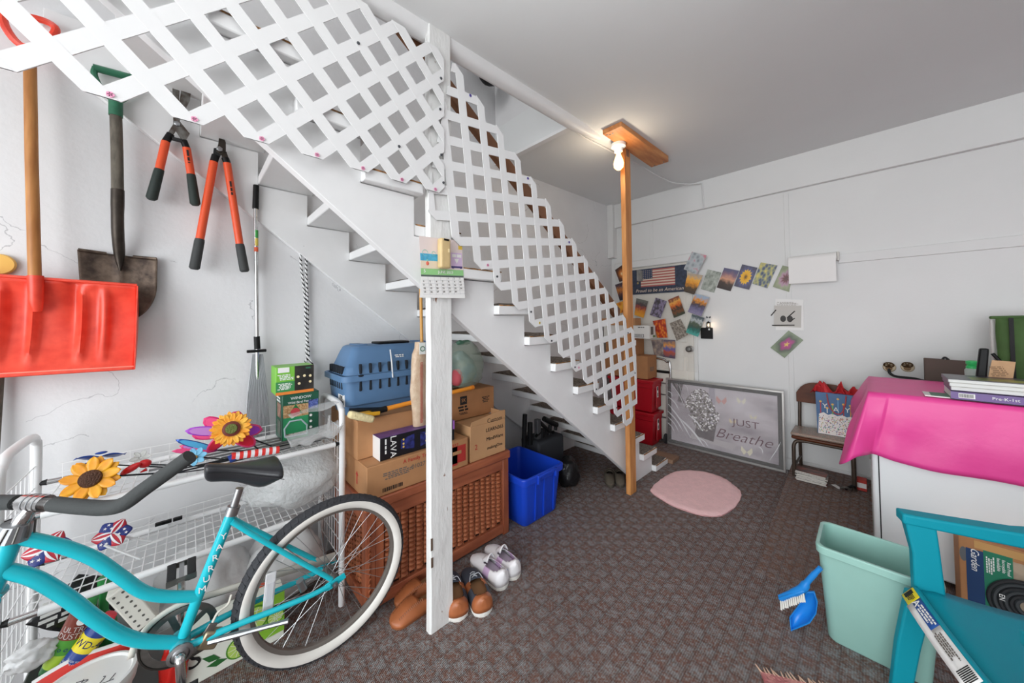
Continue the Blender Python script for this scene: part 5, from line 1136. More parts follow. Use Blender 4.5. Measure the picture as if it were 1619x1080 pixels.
q = PX(667, 551, -1.598); B().box(-1.6, -1.597, q.y-.014, q.y+.02, q.z-.03, q.z+.03).obj('paper_tag', M('tag_white', '#f2f5f0', .5), wt); B().tube([V((-1.5965, q.y+.003+.012*math.cos(a), q.z+.012*math.sin(a)-.002)) for a in [i*.5 for i in range(13)]], .0022, 5).obj('tag_ring', greenpl, wt)
b0, b1 = PX(668, 600, -1.665), PX(665.5, 472, -1.665); B().tube([b0, b1, b1+(b1-b0)*.3], .0085, 10).obj('broom_stick', M('honey_wood', '#d9a050', .4), label='honey coloured wooden broom stick standing behind the white post', cat='stick', origin=b0)
gq = PX(731, 577, -1.83); 
t = thing('tied_plastic_bag', 'tied translucent green plastic bag of clothes on the brown logo box', 'bag', (gq.x, gq.y, .87))
gb = M('green_bag_film', '#b4c4b2', .15, alpha=.42, bump=.5, bs=22)
crumple('bag_body', (-1.83, gq.y, .87+.135), (.13, .14, .155), gb, .18, 5, parent=t, seed=3)
crumple('bag_contents', (-1.825, gq.y-.02, .87+.115), (.09, .105, .105), M('bag_cloth', '#6f9fb4', .8, var=.5, vs=9, hx2='#8f9a8c'), .2, 5, parent=t, seed=9); crumple('bag_contents', (-1.77, gq.y-.08, .87+.075), (.035, .04, .06), M('bag_pink', '#d8616a', .8), .2, 5, parent=t, seed=2, sub=3)
for s_ in (-1, 1): crumple('tie', (-1.8, gq.y+.02*s_-.01, .87+.285), (.016, .03, .014), M('tie_green', '#3f6a55', .4), .4, 8, parent=t, seed=7+s_, sub=3, flatten=False)
# ------------------------------------------------------------------ blue recycling bin
blue = M('recycling_blue', '#1746c9', .4)
t = thing('recycling_bin', 'bright blue open recycling bin on the carpet at the right of the chest', 'bin', (-1.68, 1.69, 0))
bx, by_0, by_1, bh, bd_ = -1.475, 1.49, 1.88, PX(895, 730, -1.47).z, .44
def br_(z, ins, r=.03):
    x0, x1, y0, y1 = bx-bd_+ins, bx-ins, by_0+ins, by_1-ins; o = []
    for (cx_, cy_, a0) in ((x1-r, y1-r, 0), (x0+r, y1-r, PI/2), (x0+r, y0+r, PI), (x1-r, y0+r, 1.5*PI)):
        for k in range(5): a = a0+k*PI/8; o.append(V((cx_+r*math.cos(a), cy_+r*math.sin(a), z)))
    return o
B().loft([br_(.001, .042), br_(.012, .036), br_(bh-.045, .014), br_(bh-.045, -.002), br_(bh-.006, -.004), br_(bh, 0), br_(bh, .010), br_(bh-.04, .018), br_(.02, .046)]).obj('bin_body', blue, t, bevel=.003)
for y in (by_0+.12, by_0+.20, by_0+.30): B().hexa([(bx-.034, y, .02), (bx-.026, y, .02), (bx-.026, y+.012, .02), (bx-.034, y+.012, .02), (bx-.018, y-.003, bh-.05), (bx-.010, y-.003, bh-.05), (bx-.010, y+.015, bh-.05), (bx-.018, y+.015, bh-.05)]).obj('rib', blue, t)
B().box(bx-.004, bx+.014, by_0+.12, by_0+.30, bh-.022, bh-.004).obj('handle', blue, t, bevel=.004)
for y in (by_0+.115, by_0+.285): B().box(bx-.006, bx+.013, y, y+.02, bh-.06, bh-.004).obj('handle_bracket', blue, t, bevel=.003)
# ------------------------------------------------------------------ vacuum and luggage under the stairs
dk = M('charcoal_fabric', '#33353a', .75, bump=.1, bs=90)
va = PZ(880, 760, 0)
gx, gy = -1.86, 2.10
t = thing('grey_case', 'charcoal wheeled tool case under the stairs behind the blue bin', 'case', (gx, gy, 0))
ctz = PX(862, 697, gx+.1).z
B().box(gx-.10, gx+.10, gy-.16, gy+.15, .03, ctz).obj('case_body', dk, t, bevel=.02, bseg=3)
for y in (gy-.12, gy+.12): B().lathe([(.03, -.012), (.035, 0), (.03, .012)], Matrix.Translation((gx+.09, y, .035)) @ Matrix.Rotation(PI/2, 4, 'X'), 16).obj('wheel', rubber, t)
for (u0, v0, u1, v1, r, nm) in ((830, 655, 828, 700, .018, 'tube'), (838, 668, 838, 700, .020, 'tube'), (860, 662, 880, 672, .021, 'hose_handle'), (854, 668, 868, 682, .015, 'hose_handle'), (847, 690, 858, 680, .012, 'nozzle'), (870, 672, 868, 692, .016, 'nozzle'), (874, 682, 876, 692, .014, 'nozzle'), (857, 678, 857, 694, .018, 'nozzle'), (880, 668, 878, 680, .014, 'nozzle')):
    a, e = PX(u0, v0, gx+.03), PX(u1, v1, gx+.03)
    if nm == 'tube': e = V((gx+.03, e.y, ctz-.02))
    B().tube([a, (a+e)/2, e], r, 12).obj(nm, black, t)
B().box(gx+.0, gx+.04, PX(846, 690, gx).y-.012, PX(846, 690, gx).y+.03, ctz-.01, PX(846, 662, gx).z).obj('floor_head', M('charcoal_plastic', '#4a4a4c', .5), t, bevel=.006)
q = PZ(890, 765, 0); crumple('black_bag', (-1.66, 2.17, .10), (.07, .09, .12), M('black_bag_film', '#1b1b1d', .3, bump=.4, bs=30), .2, 6, seed=6, label='black plastic bag slumped on the carpet beside the blue bin', cat='bag')
B().box(-1.75, -1.68, 2.42, 2.445, 0, .001).obj('x', black) if False else None

# ------------------------------------------------------------------ shoes
def shoe(name, label, cat, L_, Wd, colu, sole, style, group=None):
    t = thing(name, label, cat, (0, 0, 0), group)     # toe towards +Y, heel at -Y
    tr0 = .86 if style == 'moc' else .78
    def outline(s):        # half width, centre shift along the length 0 heel .. 1 toe
        w = Wd/2*(.62+.38*math.sin(PI*min(1, s*.85+.12))**.8)*((max(0, 1-((s-tr0)/(1-tr0))**2.6))**.5 if s > tr0 else 1)*((max(0, 1-((.10-s)/.10)**2.6))**.5 if s < .10 else 1)
        return max(w, .002), .006*math.sin(PI*s)
    S = [0, .015, .05, .12, .2, .3, .4, .5, .6, .7, .78, .86, .93, .975, 1]
    def ringat(s, z0, z1, k, flat=.55):
        w, c = outline(s); o = []
        for i in range(16):
            a = 2*PI*i/16; x = math.copysign(abs(math.cos(a))**flat, math.cos(a))*w*k; z = (z0+z1)/2+math.copysign(abs(math.sin(a))**flat, math.sin(a))*(z1-z0)/2
            o.append(V((x+c, (s-.5)*L_, z)))
        return o
    hs_ = .026 if style != 'moc' else .012
    B().loft([ringat(s, 0, hs_+(.004 if s < .2 else 0), 1.03 if style != 'moc' else 1.0, .4) for s in S]).obj('sole', sole, t)
    op0, op1 = (.10, .55) if style != 'clog' else (.22, .5)
    hh = {'boat': (.085, .058), 'moc': (.056, .054), 'sneak': (.09, .066), 'clog': (.05, .062)}[style]
    b = B(); inner = B()
    n, mm = 36, 20
    def up(u, v):         # u along, v round the section from one sole edge over the top to the other
        s = u; w, c = outline(min(max(s, .003), .997)); top = hh[0]+(hh[1]-hh[0])*min(1, s/.55) if s < .6 else hh[1]*(1-((s-.6)/.4)**2*.55)
        if s < .03: top *= .9
        a = PI*v; x = math.cos(a)*w*(1-.16*math.sin(a)); z = hs_*.8+(top-hs_*.8)*math.sin(a)**.62
        return V((x+c, (s-.5)*L_, z))
    def isopen(u, v):
        s = u; return op0 < s < op1 and abs(v-.5) < .27*math.sqrt(max(0, 1-((s-(op0+op1)/2)/((op1-op0)/2))**2))**.6
    us = [.002+.996*(.5-.5*math.cos(PI*i/n)) for i in range(n+1)]
    g = [[b.bm.verts.new(up(us[i], j/mm)) for j in range(mm+1)] for i in range(n+1)]
    b._f(g[0], 0); b._f(g[n], 1 if style == 'boat' else 0)
    for i in range(n):
        for j in range(mm):
            u, v = (us[i]+us[i+1])/2, (j+.5)/mm
            if isopen(u, v): continue
            mi = 0
            if style == 'boat': mi = 1 if (u > .56 or (.16 < u < .36 and (v < .36 or v > .64))) else 0
            if style == 'sneak': mi = 1 if (.3 < u < .45 and (v < .3 or v > .7)) else 0
            b._f([g[i][j], g[i+1][j], g[i+1][j+1], g[i][j+1]], mi)
    b.obj('upper', colu, t, solid=.0035, ang=1.5)
    lin_ = colu[2] if len(colu) > 2 else colu[0]
    B().loft([ringat(s, hs_*.7, hs_+.006, .86) for s in S[2:10]]).obj('insole', lin_, t)
    globals().setdefault('t_len', {})[t.name] = L_
    return t, up, L_
leather = M('tan_leather', '#b0683f', .45, var=.15, vs=20, bump=.08, bs=60); navy = M('navy_suede', '#3f4652', .7); linin = M('shoe_lining', '#9c7350', .7); wsole = M('white_sole', '#ece9e2', .6, var=.08, vs=25); lace = M('grey_lace', '#b9bcc2', .7)
moc_s = M('tan_sole', '#8a5433', .6); snk = M('white_mesh', '#eeecee', .7, bump=.1, bs=200); lil = M('lilac_mesh', '#d6b6da', .7); snkl = M('lilac_lining', '#cbbccb', .8)
def place(t, u, v, rot, z=0): q = PZ(u, v, 0); t.location = (q.x, q.y, z); t.rotation_euler = (0, 0, rot)
def place2(t, heel, toe):
    a, e = PZ(*heel, 0), PZ(*toe, 0); d_ = (e-a).normalized(); c = a+d_*t_len[t.name]/2
    t.location = (c.x, c.y, 0); t.rotation_euler = (0, 0, math.atan2(-d_.x, d_.y))
def laces(t, up, L_, n=3):
    b = B()
    for k in range(n): b.tube(smooth_path([up(.58+.05*k, .40-.0*k)+V((0, 0, .003)), up(.59+.05*k, .5)+V((0, 0, .006)), up(.58+.05*k, .60)+V((0, 0, .003))], 4), .0022, 5)
    for s_ in (-1, 1): b.tube(smooth_path([up(.6, .5)+V((0, 0, .008)), up(.55, .5)+V((.02*s_, .005, .018)), up(.52, .5)+V((.032*s_, -.01, .004))], 4), .002, 5)
    b.obj('laces', lace, t)
t, up, L_ = shoe('boat_shoe', 'tan and navy boat shoe touching the white post, left of its pair', 'shoe', .285, .105, [leather, navy, linin], wsole, 'boat', 'tan and navy boat shoes'); laces(t, up, L_)
c_ = dup(t); c_['label'] = 'tan and navy boat shoe, the right one of its pair beside the white sneakers'
t_len[c_.name] = L_; place2(t, (726, 984), (710, 922)); place2(c_, (766, 976), (742, 917))
t, up, L_ = shoe('moccasin', 'tan leather moccasin slipper nearest the bicycle wheel, in front of its pair', 'shoe', .27, .118, [leather, leather, linin], moc_s, 'moc', 'tan moccasin slippers')
b = B()
for k in range(15): s = .5+.031*k*.95; b.tube([up(min(s, .97), .24)+V((0, 0, .001)), up(min(s, .97), .31)+V((0, 0, .003))], .0018, 4); b.tube([up(min(s, .97), .76)+V((0, 0, .001)), up(min(s, .97), .69)+V((0, 0, .003))], .0018, 4)
b.obj('toe_stitching', moc_s, t, kind='stuff')
c_ = dup(t); c_['label'] = 'tan leather moccasin slipper behind its pair against the chest'
t_len[c_.name] = L_
for q_, toe, a in ((t, (619, 994), (690, 940)), (c_, (626, 962), (690, 917))):
    e, h_ = PZ(*toe, 0), PZ(*a, 0); d_ = (e-h_).normalized(); q_.location = tuple(e-d_*L_/2); q_.rotation_euler = (0, 0, math.atan2(-d_.x, d_.y))
t, up, L_ = shoe('sneaker', 'white slip-on sneaker with lilac patch, the nearer of its pair', 'shoe', .27, .098, [snk, lil, snkl], wsole, 'sneak', 'white sneakers')
B().grid(lambda u, v: up(.42+.16*u, .3+.4*v)+V((0, 0, .012+.03*math.sin(PI*v)*(1-u))), 6, 8).obj('tongue', snk, t, solid=.004)
B().lathe([(.006, 0), (.006, .0006)], frame(up(.12, .12)+V((.004, 0, 0)), (0, 1, 0), (0, 0, 1)), 4).obj('heel_mark', M('mark_blue', '#9aa4c8', .6), t)
c_ = dup(t); c_['label'] = 'white slip-on sneaker, the farther of its pair nearer the stairs'
t_len[c_.name] = L_; place2(t, (798, 933), (757, 895)); place2(c_, (817, 917), (779, 880))
clg = M('brown_clog', '#5c5347', .75)
t, up, L_ = shoe('clog', 'brown foam clog under the stairs, left of its pair', 'shoe', .23, .080, [clg, clg, M('clog_inside', '#4a4238', .8)], M('clog_sole', '#4d463c', .8), 'clog', 'brown foam clogs')
B().tube(smooth_path([up(.42, .04), up(.2, .05)+V((.006, 0, .01)), V((0, -.128, .045)), up(.2, .95)+V((-.006, 0, .01)), up(.42, .96)], 5), .008, 8, flat=.5).obj('heel_strap', clg, t)
c_ = dup(t); c_['label'] = 'brown foam clog under the stairs, right of its pair next to the wooden post'
t_len[c_.name] = L_; place2(t, (965, 751), (965.5, 779)); place2(c_, (981, 751), (982, 779))
# ------------------------------------------------------------------ printed cards: procedural pictures
def cardmat(name, kind, cols, scale=6, dist=.3, seed=0):
    m = bpy.data.materials.new(name); m.use_nodes = True; nt = m.node_tree; N = nt.nodes.new; L = nt.links.new
    b = nt.nodes['Principled BSDF']; b.inputs['Roughness'].default_value = .35
    tc = N('ShaderNodeTexCoord'); mp = N('ShaderNodeMapping'); mp.inputs['Location'].default_value = (seed, seed*.7, 0); L(tc.outputs['Generated'], mp.inputs[0])
    n = N('ShaderNodeTexNoise'); n.inputs['Scale'].default_value = scale; n.inputs['Detail'].default_value = 5; L(mp.outputs[0], n.inputs['Vector'])
    sx = N('ShaderNodeSeparateXYZ'); L(tc.outputs['Generated'], sx.inputs[0])
    def mth(op, a, c=None):
        q = N('ShaderNodeMath'); q.operation = op
        for i, x in enumerate((a, c)):
            if x is None: continue
            if isinstance(x, (int, float)): q.inputs[i].default_value = x
            else: L(x, q.inputs[i])
        return q.outputs[0]
    if kind == 'bands': f = mth('ADD', sx.outputs['Y'], mth('MULTIPLY', mth('SUBTRACT', n.outputs[0], .5), dist))
    elif kind == 'blobs':
        v = N('ShaderNodeTexVoronoi'); v.inputs['Scale'].default_value = scale; L(mp.outputs[0], v.inputs['Vector']); f = mth('ADD', mth('MULTIPLY', v.outputs['Distance'], .9), mth('MULTIPLY', mth('SUBTRACT', n.outputs[0], .4), dist))
    elif kind == 'flower':
        x, y = mth('SUBTRACT', sx.outputs['X'], .5+.0), mth('SUBTRACT', sx.outputs['Y'], .5); r = mth('SQRT', mth('ADD', mth('MULTIPLY', x, x), mth('MULTIPLY', y, y))); a = mth('ARCTAN2', y, x)
        f = mth('ADD', mth('MULTIPLY', r, 1.9), mth('ADD', mth('MULTIPLY', mth('SINE', mth('MULTIPLY', a, float(scale))), .07), mth('MULTIPLY', mth('SUBTRACT', n.outputs[0], .5), dist)))
    else: f = n.outputs[0]
    r = N('ShaderNodeValToRGB'); L(f, r.inputs[0]); e = r.color_ramp.elements
    while len(e) < len(cols): e.new(.5)
    for i, c in enumerate(cols):
        if isinstance(c, tuple): e[i].position, hx = c
        else: e[i].position, hx = ((i+.5)/len(cols) if kind != 'noise' else .3+.4*i/(len(cols)-1)), c
        e[i].color = lin(hx)
    L(r.outputs[0], b.inputs['Base Color']); return m
yw_ = YB-.005
def hang(name, label, cat, quad, mat, group=None, y=yw_, crop=(940, 380, .24079), th=.0015):
    P = [PY(crop[0]+u*crop[2], crop[1]+v*crop[2], y) for u, v in quad]     # tl, tr, br, bl
    c = sum(P, V((0, 0, 0)))/4; r = ((P[1]-P[0])+(P[2]-P[3])).normalized(); u = ((P[0]-P[3])+(P[1]-P[2])).normalized(); n = r.cross(u).normalized(); u = n.cross(r)
    loc = [((p-c).dot(r), (p-c).dot(u)) for p in P]
    o = B().prism(loc[::-1], Matrix(), th).obj(name, mat, label=label, cat=cat, group=group, smooth=False)
    o.matrix_world = Matrix(((r.x, u.x, n.x, c.x), (r.y, u.y, n.y, c.y), (r.z, u.z, n.z, c.z), (0, 0, 0, 1))); OFF[o.name] = V((0, 0, 0)); return o
gp_ = 'postcards taped round the door and along back wall'
cards = [
 ('postcard of a candle flame at the top left of the door beside the wooden post', ((135, 195), (192, 155), (222, 245), (165, 275)), 'flower', [(.05, '#f6d9a0'), (.3, '#d27a2c'), (.7, '#6b3a22'), (1, '#3d2a22')], 1),
 ('postcard of dark evening lights below the candle card', ((135, 292), (205, 270), (228, 380), (166, 397)), 'bands', ['#2c2730', '#5b3a35', '#c77a35', '#463a44'], 8),
 ('postcard of orange sunflowers lying sideways behind the wooden post', ((132, 418), (225, 385), (240, 470), (150, 480)), 'blobs', ['#7a3c18', '#e08a24', '#f0b03c', '#8c7f4a'], 3),
 ('postcard of red and yellow tulip petals right of the wooden post', ((275, 380), (352, 400), (322, 510), (262, 490)), 'bands', ['#e3a032', '#d98a2c', '#a24a3a', '#4c4448', '#6f6f68'], 7),
 ('postcard of lilac hydrangeas on the door under the flag sign', ((402, 376), (475, 400), (433, 512), (363, 490)), 'blobs', ['#7d7488', '#8f84a0', '#58505c', '#3f3c3c'], 5),
 ('postcard of a sunset path in orange on the door under the flag sign', ((482, 392), (552, 362), (595, 480), (522, 510)), 'bands', ['#3f4434', '#7a4a2c', '#3c3a30', '#d96a28', '#f0b052', '#8a4a38'], 6),
 ('postcard of orange red leaves beside the small white box', ((383, 530), (464, 515), (480, 640), (412, 640)), 'blobs', ['#e29a32', '#d9622a', '#b63a24', '#8f2f22'], 6),
 ('postcard of grey tree bark on the door left of the teal lake card', ((493, 545), (565, 515), (615, 620), (540, 660)), 'noise', ['#4c433d', '#8f857a', '#b9b0a4'], 9),
 ('postcard of a teal mountain lake above the door knob', ((640, 485), (722, 510), (680, 635), (600, 605)), 'bands', ['#4fa59a', '#2f6f66', '#3d5248', '#56604e', '#b9bfc0', '#4d5a5f'], 6),
 ('postcard of a bare tree at sunset beside the door edge', ((662, 350), (755, 375), (700, 500), (612, 470)), 'bands', ['#8a82a0', '#6c6688', '#4a4048', '#e0912f', '#9fb0c4'], 7),
 ('postcard of a cactus at orange sunset right of the flag sign', ((612, 215), (712, 230), (655, 357), (585, 335)), 'bands', ['#4b4034', '#5e4a34', '#e2942e', '#f0b24e', '#b9a590'], 6),
 ('postcard of pink blossoms on grey, topmost card at the door corner', ((640, 75), (738, 100), (672, 222), (585, 190)), 'blobs', ['#8b8f94', '#aab2b6', '#b9bfc2', '#c9828f'], 4),
 ('postcard of dewy grey green grass next to the cactus card', ((742, 190), (833, 212), (785, 345), (697, 320)), 'noise', ['#6f776c', '#a5aba2', '#c3c8c0'], 4),
 ('postcard of a dark dusk lake with purple sky', ((852, 180), (950, 200), (893, 335), (802, 310)), 'bands', ['#3b302c', '#4c3c34', '#d9a080', '#8a6a7a', '#5e5c7c'], 3),
 ('postcard of a single yellow sunflower over a blue field', ((970, 158), (1070, 180), (1015, 325), (915, 300)), 'flower', [(.1, '#5d4420'), (.2, '#e6a51c'), (.55, '#f2bf2c'), (.62, '#5c5f8a'), (1, '#4c4a60')], 14),
 ('postcard of bluebonnets with yellow flowers', ((1092, 145), (1202, 165), (1135, 315), (1037, 285)), 'blobs', ['#39416b', '#5d6a78', '#a9a878', '#d9c96a'], 6),
 ('postcard of a mauve coneflower at right end of the wall row', ((1235, 165), (1306, 182), (1278, 340), (1170, 305)), 'flower', [(.12, '#5a2f30'), (.25, '#7c3f44'), (.5, '#b790a6'), (.75, '#9aa07f'), (1, '#86906e')], 9),
 ('postcard of a blurred grey sunrise left of the colourful sky card behind boxes', ((372, 655), (452, 650), (452, 762), (392, 752)), 'noise', ['#57505a', '#8d7f7a', '#c0aa94'], 3),
 ('postcard of a colourful orange and blue sky left of the door knob', ((454, 652), (530, 655), (530, 778), (447, 765)), 'bands', ['#5c4f63', '#c05a3a', '#4c66a8', '#e8a04a', '#6f6674'], 5),
 ('postcard of magenta flowers alone on the right of the wall', ((1275, 592), (1372, 655), (1248, 773), (1155, 705)), 'flower', [(.08, '#e4c04e'), (.2, '#b0307c'), (.45, '#9b2a72'), (.62, '#4d5644'), (1, '#7c8a6c')], 5)]
for i, (lb_, qd, kd, cl_, s_) in enumerate(cards): hang('postcard', lb_, 'postcard', qd, cardmat('postcard_print_%d' % i, kd, cl_, s_, .5 if kd == 'bands' else .25, i*1.3), gp_, y=yw_-(.066 if qd[0][0] < 700 else 0)-.002*(i % 3))
o = hang('printed_page', 'sheet of white paper with a black and white owl picture taped to the back wall', 'paper', ((1188, 385), (1372, 390), (1375, 592), (1190, 590)), paper)
m = Matrix.Diagonal((1.75, 1.75, 1, 1)) @ Matrix.Translation((-.01, .0, .0016))
B().prism([(-.05, .045), (.055, .045), (.055, -.06), (-.05, -.06)][::-1], m, .0004).obj('photo_print', M('owl_print_bg', '#c9c5bf', .6), o)
for x in (-.012, .014): B().ball((x*1.75-.02, -.035, .0022), (.02, .028, .0006), 12, 8).obj('owl_print', M('owl_dark', '#3c3836', .6), o)
b = B()
for p0, p1 in (((-.065, .0), (-.045, .03)), ((.0, -.01), (.03, .025)), ((-.06, -.05), (.03, -.045)), ((.01, -.03), (.03, -.01))): b.tube([(p0[0]*1.7-.015, p0[1]*1.7-.01, .0022), (p1[0]*1.7-.015, p1[1]*1.7-.01, .0022)], .004, 4)
b.obj('branch_print', M('owl_dark', '#3c3836', .6), o, kind='stuff'); marks(Matrix.Translation((-.015, .095, .0015)), .15, .03, 4, M('pale_ink', '#a9a49d', .7), o)
# flag sign
yfl = YB-.06
P = [PY(940+u*.24079, 380+v*.24079, yfl) for u, v in ((272, 195), (602, 158), (602, 340), (272, 352))]
fs = thing('flag_sign', 'dark blue wooden sign with faded American flag and lettering above the door', 'sign', P[3])
W_ = P[1].x-P[0].x+.10; xl_ = P[1].x-W_; zt1, zb1 = (P[1].z+P[0].z)/2, (P[2].z+P[3].z)/2; H_ = zt1-zb1
B().box(xl_, xl_+W_, yfl, yfl+.012, zb1, zt1).obj('sign_board', M('denim_board', '#39435a', .6, var=.4, vs=30, hx2='#2b3140'), fs)
x0, x1 = P[0].x+.055, P[0].x+(P[1].x-P[0].x)*.79; z1_, z0_ = zt1-H_*.04, zb1+H_*.28; fh = z1_-z0_
for k in range(13):
    if True:
        xs_ = x0+((x1-x0)*.36 if k < 7 else 0); B().box(xs_, x1, yfl-.0015, yfl, z1_-(k+1)*fh/13, z1_-k*fh/13-.0003).obj('flag_stripe', M('faded_red', '#b4645e', .7) if k % 2 == 0 else M('faded_cream', '#dccab8', .7), fs)
B().box(x0, x0+(x1-x0)*.36, yfl-.0016, yfl, z1_-fh*7/13, z1_).obj('flag_canton', M('faded_navy', '#33405c', .7), fs)
b = B()
for i in range(6):
    for j in range(5): b.lathe([(.004, 0), (.004, .0006)], fY((x0+(x1-x0)*.36*(i+.5)/6, yfl-.0018, z1_-fh*7/13*(j+.5)/5)), 5)
b.obj('flag_stars', M('faded_cream', '#dccab8', .7), fs, kind='stuff')
text('Proud to be an American!', .05, fY((xl_+W_*.56, yfl-.001, zb1+H_*.13)), M('faded_cream', '#dccab8', .7), fs, shear=.25)
for k in range(5): B().lathe([(.012, 0), (.012, .002)], fY((P[0].x+.02+.012*(k % 2), yfl-.001, zt1-.03-.03*k)), 8).obj('flower_print', M('gold_print', '#a8905c', .7), fs)
# paper roll, lantern, butterfly
q0, q1 = PY(1252, 410, YB-.04), PY(1323, 408, YB-.04)
t = thing('paper_roll', 'white roller of paper mounted on the back wall above the owl page', 'paper roll', (q0.x, YB-.04, q0.z))
zr = (q0.z+q1.z)/2; B().tube([(q0.x-.02, YB-.04, zr), (q1.x, YB-.04, zr)], .034, 18).obj('roll', M('roll_paper', '#eeecea', .6), t); zb_r = PY(1290, 447, YB-.03).z
B().box(q0.x-.02, q1.x-.004, YB-.074, YB-.072, zb_r+.0, zr).obj('hanging_sheet', M('roll_paper', '#eeecea', .6), t); B().box(q1.x+.002, q1.x+.014, YB-.06, YB, zr-.035, zr+.035).obj('bracket', M('bracket_ivory', '#d8d6d0', .5), t, bevel=.004)
q = PY(1119, 521, YB-.03)
t = thing('wall_lantern', 'tiny black lantern night light with glowing candle on a dark square plaque', 'lantern', q)
a, e = PY(1107.5, 518, YB-.012), PY(1127, 536, YB-.012); B().box(a.x, e.x, YB-.014, YB-.002, e.z, a.z).obj('plaque', black, t, bevel=.003)
lq = PY(1120, 514, YB-.03); gl_ = M('lantern_glow', '#ffd9a0', .5, emit=6)
B().ball(lq, (.006, .006, .010)).obj('flame', gl_, t)
for dx in (-.014, .014):
    for dy in (-.012, .012): B().box(lq.x+dx-.0015, lq.x+dx+.0015, lq.y+dy-.0015, lq.y+dy+.0015, lq.z-.022, lq.z+.018).obj('lantern_bar', black, t)
B().lathe([(.022, .018), (.010, .03), (.003, .036), (1e-6, .04)], Matrix.Translation(lq), 8).obj('lantern_roof', black, t); B().box(lq.x-.018, lq.x+.018, lq.y-.016, lq.y+.016, lq.z-.026, lq.z-.022).obj('lantern_base', black, t)
B().box(lq.x-.006, lq.x+.008, YB-.0155, YB-.014, a.z-.025, a.z-.008).obj('label_plate', paper, t)
pl = bpy.data.lights.new('lantern_glow', 'POINT'); pl.energy = .12; pl.color = (1, .75, .5); pl.shadow_soft_size = .01; po = bpy.data.objects.new('lantern_glow', pl); col.objects.link(po); po.location = lq+V((.02, -.03, .0))
bq = PY(1120, 502, YB-.02); t = thing('butterfly', 'small dark metal butterfly on the wall over the lantern', 'ornament', bq)
for s_ in (-1, 1): B().prism([(0, 0), (s_*.018, .014), (s_*.022, .002), (s_*.012, -.008)], frame(bq, (1, 0, 0), (0, -.25*s_, 1)), .001).obj('wing', M('butterfly_dark', '#34404c', .4, .4), t)
# plastic sheet over the door
xa, xb = PY(1006, 420, YB-.05).x-.12, PY(1097, 420, YB-.05).x+.012; zs0 = PY(1050, 412, YB-.05).z
def sheet(u, v):
    z = zs0*(1-v)+.76*v; x = xa+(xb-xa)*u; return V((x, YB-.050-.008*math.sin(u*19+v*2)*v-.005*math.sin(u*43)*v, z))
B().grid(sheet, 46, 12).obj('plastic_sheet', film, label='clear plastic draught sheet hanging over the door', cat='sheet', origin=((xa+xb)/2, YB-.05, 0), ang=2)

# ------------------------------------------------------------------ red totes, boxes and hand truck in the back corner
redt = M('tote_red', '#ae1020', .35); 
txr, ty0 = -1.528, 3.40
def tote(name, label, z0, z1, x1=txr):
    t = thing(name, label, 'storage tote', (x1-.25, ty0+.14, z0), 'red storage totes')
    x0, y1 = x1-.50, ty0+.225; zl_ = z1-.035
    def rg(z, i): return [V((x0+i, ty0+i, z)), V((x1-i, ty0+i, z)), V((x1-i, y1-i, z)), V((x0+i, y1-i, z))]
    B().loft([rg(z0+.001, .032), rg(zl_-.05, .014), rg(zl_-.05, .008), rg(zl_, .006)]).obj('tub', redt, t, bevel=.006)
    B().loft([rg(zl_, -.006), rg(z1-.006, -.008), rg(z1-.004, .02), rg(z1-.012, .03), rg(z1-.006, .05)]).obj('lid', redt, t, bevel=.003)
    B().box(x1-.016, x1-.005, ty0+.09, ty0+.20, z0+.04, zl_-.02).obj('end_rib', redt, t, bevel=.006)
    sl_ = B().box(x1-.006, x1-.0035, ty0+.10, ty0+.135, zl_-.15, zl_-.04).obj('sticker', paper, t); B().box(x1-.0036, x1-.003, ty0+.105, ty0+.13, zl_-.08, zl_-.045).obj('barcode_print', ink, sl_); B().box(x1-.0036, x1-.003, ty0+.108, ty0+.127, zl_-.14, zl_-.105).obj('barcode_print', greyink, sl_)
tote('storage_tote', 'red lidded plastic tote on the floor, lower of the stack by the door', 0, .335)
tote('storage_tote', 'red lidded plastic tote, upper of the stack under cardboard boxes', .336, .668)
def cbx(label, u0, uc, u1, v_bot, v_top, y, mat=card, nm='cardboard_box', dep=None, z0=None):
    a, c = PY(u0, v_bot, y), PY(uc, v_bot, y); zb = z0 if z0 is not None else c.z; zt__ = PY(uc, v_top, y).z; d_ = dep or .2
    t = thing(nm, label, 'cardboard box' if nm == 'cardboard_box' else 'box', ((a.x+c.x)/2, y+d_/2, zb))
    B().box(a.x, c.x, y, y+d_, zb, zt__-.002).obj('box_body', mat, t, bevel=.002)
    xm = (a.x+c.x)/2
    for x0_, x1_ in ((a.x+.001, xm-.001), (xm+.001, c.x-.001)): B().box(x0_, x1_, y+.001, y+d_-.001, zt__-.002, zt__).obj('flap', mat, t)
    return t, a.x, c.x, zb, zt__, y, d_
t, x0, x1, zb, zt__, y, d_ = cbx('brown cardboard box standing on the upper red tote', 950, 1024, 1043, 598, 564, 3.43, card2, z0=.669, dep=.22)
marks(fX((x1+.0001, y+.11, (zb+zt__)/2-.02)), .12, .045, 3, greyink, t); zA = zt__
t, x0, x1, zb, zt__, y, d_ = cbx('small brown cardboard box between the tote box and the white box', 958, 1005, 1029, 563, 535, 3.45, card2, z0=zA+.001, dep=.2); zA = zt__
wb = M('white_carton', '#e6e4e0', .5)
t, x0, x1, zb, zt__, y, d_ = cbx('white carton with barcode stacked on the brown boxes beside the postcards', 955, 1027, 1041, 534, 515, 3.44, wb, 'white_carton', z0=zA+.001, dep=.14); zA = zt__
B().box(x1-.21, x1-.06, y-.0012, y-.0004, zb+.012, zb+.045).obj('barcode_frame', ink, t); B().box(x1-.205, x1-.065, y-.0016, y-.001, zb+.016, zb+.041).obj('barcode_ground', paper, t)
b = B()
